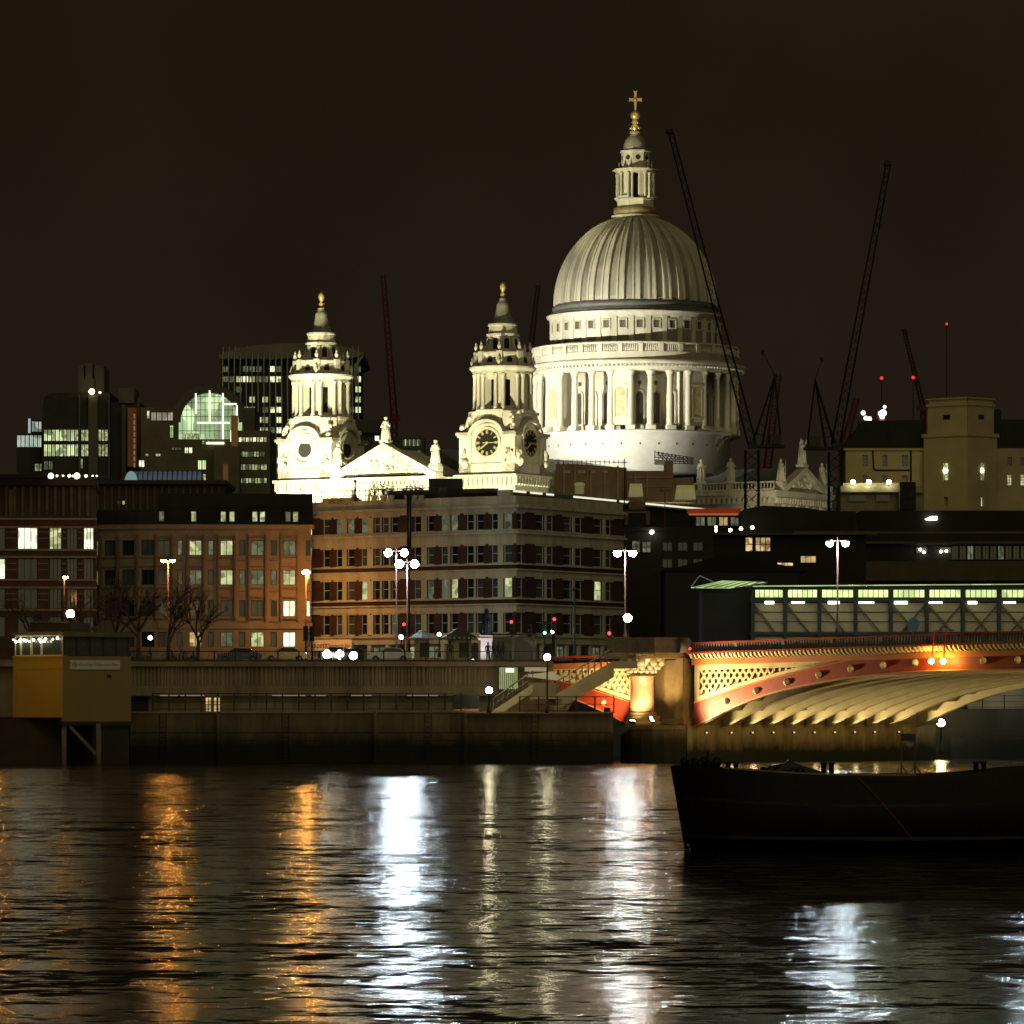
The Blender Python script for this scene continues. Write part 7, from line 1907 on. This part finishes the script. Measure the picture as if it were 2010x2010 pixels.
# stations: x, half beam, deck z, keel x shift for the raked bow
st_ = [(0, .35, 3.28), (.35, 1.15, 3.30), (1.0, 1.9, 3.28), (2.2, 2.7, 3.2), (3.6, 3.1, 3.1), (5.2, 3.25, 3.0), (7.0, 3.3, 2.93), (10, 3.3, 2.92), (12, 3.3, 3.02), (14, 3.3, 3.22), (17, 3.3, 3.35), (26, 3.3, 3.35), (31, 2.6, 3.5), (32.5, 1.2, 3.6)]
vs = []; fs = []; npf = 7
for (x, hb_, zd) in st_:
    rk = max(0, 1-x/3.0)
    for k in range(npf):       # from port gunwale down to the keel centre and up
        f = (0, .33, .7, 1, .7, .33, 0)[k]; sgn = (-1, -1, -1, 0, 1, 1, 1)[k]
        zz = zd+(-.35-zd)*f
        wid = hb_*(1-.12*f*f) if k != 3 else 0
        vs.append((x+.65*rk*f*1.0, 3.3+sgn*wid, zz if k != 3 else -.4))
n_ = npf
for i in range(len(st_)-1):
    for k in range(n_-1): fs.append((i*n_+k, i*n_+k+1, (i+1)*n_+k+1, (i+1)*n_+k))
fs.append(tuple(range(n_))); fs.append(tuple((len(st_)-1)*n_+k for k in range(n_-1, -1, -1)))
b = MB(); b.add(vs, fs, True); b.build('hull', tar, BG)
for (ya, yb, zo, zt2) in ((-1, -.86, .0, .22), (.86, 1, .0, .22)):
    b = MB()
    for (s0, s1) in zip(st_, st_[1:]):
        q = []
        for (x, hb_, zd) in (s0, s1):
            y0, y1 = 3.3+ya*hb_, 3.3+yb*hb_
            q += [(x, y0, zd-.08), (x, y1, zd-.08), (x, y1, zd+.10), (x, y0, zd+.10)]
        b.add(q, [(0,1,5,4), (1,2,6,5), (2,3,7,6), (3,0,4,7), (0,3,2,1), (4,5,6,7)])
    b.build('bulwark', tar, BG)
b = MB()
for (s0, s1) in zip(st_[:7], st_[1:8]):
    q = [(s0[0], 3.3-s0[1]*.95, s0[2]), (s0[0], 3.3+s0[1]*.95, s0[2]), (s1[0], 3.3+s1[1]*.95, s1[2]), (s1[0], 3.3-s1[1]*.95, s1[2])]
    q2 = [(x, y, z_-.08) for x, y, z_ in q]; b.add(q+q2, [(0,1,2,3), (7,6,5,4), (0,3,7,4), (1,2,6,5)])
b.build('foredeck', rust, BG)
b = MB()
for (s0, s1) in zip(st_[3:7], st_[4:8]):
    b.beam((s0[0], 3.3-s0[1]*.78, s0[2]+.12), (s1[0], 3.3-s1[1]*.78, s1[2]+.12), .55, .08)
b.build('worn_plank', worn, BG)
for zz_ in (.55, 1.9):
    b = MB()
    for (s0, s1) in zip(st_, st_[1:]):
        k0, k1 = (1-(zz_/s0[2])) , (1-(zz_/s1[2]))
        b.beam((s0[0]+.65*max(0, 1-s0[0]/3)*k0, 3.3-s0[1]*(1-.1*k0)-.03, zz_*s0[2]/3), (s1[0]+.65*max(0, 1-s1[0]/3)*k1, 3.3-s1[1]*(1-.1*k1)-.03, zz_*s1[2]/3), .1, .14)
    b.build('rubbing_strake', mat('dark_iron', (.016, .011, .007), .7, .4, 1), BG)
b = MB(); b.box(7.2, 30, 1.0, 5.6, 2.4, 2.75); b.box(7.2, 30, .75, 1.0, 2.5, 3.05); b.box(7.2, 30, 5.6, 5.85, 2.5, 3.05); b.build('hold_coaming', rust, BG)
b = MB(); 
for x_, y_ in ((2.5, 1.4), (6.4, .75), (20.5, .8), (13, 5.7)):
    for d in (-.16, .16): b.lathe([(.1, 2.9), (.1, 3.45), (.15, 3.47), (.15, 3.55)], 10, x_+d, y_)
    b.box(x_-.3, x_+.3, y_-.14, y_+.14, 2.9, 3.1); 
b.build('bollards', tar, BG)
b = MB(); rnd = random.Random(17)
for i in range(30): b.sphere((5.0+rnd.gauss(0, .45), 3.6+rnd.gauss(0, .4), 3.0+rnd.uniform(0, .25)), rnd.uniform(.18, .36), 7, 5, .7)
b.prism([(3.9, 2.98), (4.4, 3.25), (4.9, 3.62), (5.2, 3.5), (5.9, 3.25), (6.6, 3.05), (6.9, 2.95)], 3.2, 4.3, 'y')
b.build('tarpaulin_heap', black, BG)
b = MB()
for i in range(16): b.sphere((.5+rnd.uniform(0, 1.4), 3.3+rnd.uniform(-.7, .7), 3.35+rnd.uniform(0, .22)), rnd.uniform(.1, .22), 7, 5)
b.tube((1.5, 3.3, 3.3), (1.55, 3.3, 3.95), .12, .04); b.box(1.0, 1.25, 2.9, 3.5, 3.3, 3.62); b.tube((1.2, 2.7, 3.5), (1.2, 3.9, 3.5), .12); b.build('windlass', tar, BG)
b = MB()
for i in range(9):
    za = 1.7-i*.2; b.beam((.62+.02*i, 2.95, za), (.62+.02*i, 2.95, za-.15), .16 if i % 2 else .05, .05)
b.tube((.55, 2.95, 3.1), (.62, 2.95, 1.7), .03); b.build('anchor_chain', steelg, BG)
b = MB(); pr_ = [Vector((7.6+i*.32, -.06-.02*i, 2.95-.3*i-.02*i*i*.4)) for i in range(8)]
for a_, c_ in zip(pr_, pr_[1:]): b.tube(a_, c_, .018, seg=4)
b.build('mooring_rope', mat('red_brown_rope', (.18, .06, .03), .9, 0), BG)
b = MB()
sx_ = [PX(u_, 188.5)-bx for u_ in (1763, 1790)]
ztp = 4.67
for x_ in sx_:
    b.tube((x_, 4.5, 2.7), (x_, 4.5, ztp), .035, seg=6)
    b.tube((x_-.42, 4.5, 2.75), (x_, 4.5, 3.42), .028, seg=5); b.tube((x_+.42, 4.5, 2.75), (x_, 4.5, 3.42), .028, seg=5)
b.build('sign_post', mat('post_brown', (.09, .06, .045), .7, 0), BG)
b = MB(); b.box(sx_[0]+.02, sx_[1]-.02, 4.46, 4.5, ztp-.30, ztp); b.build('sign_board', black, BG)
b = MB(); b.lathe([(.02, ztp-.36), (.2, ztp-.38), (.2, ztp-.5), (.1, ztp-.6)], 12, (sx_[0]+sx_[1])/2, 4.48); b.build('lamp_dish', mat('grey_green_dish', (.2, .23, .2), .5, 0), BG)
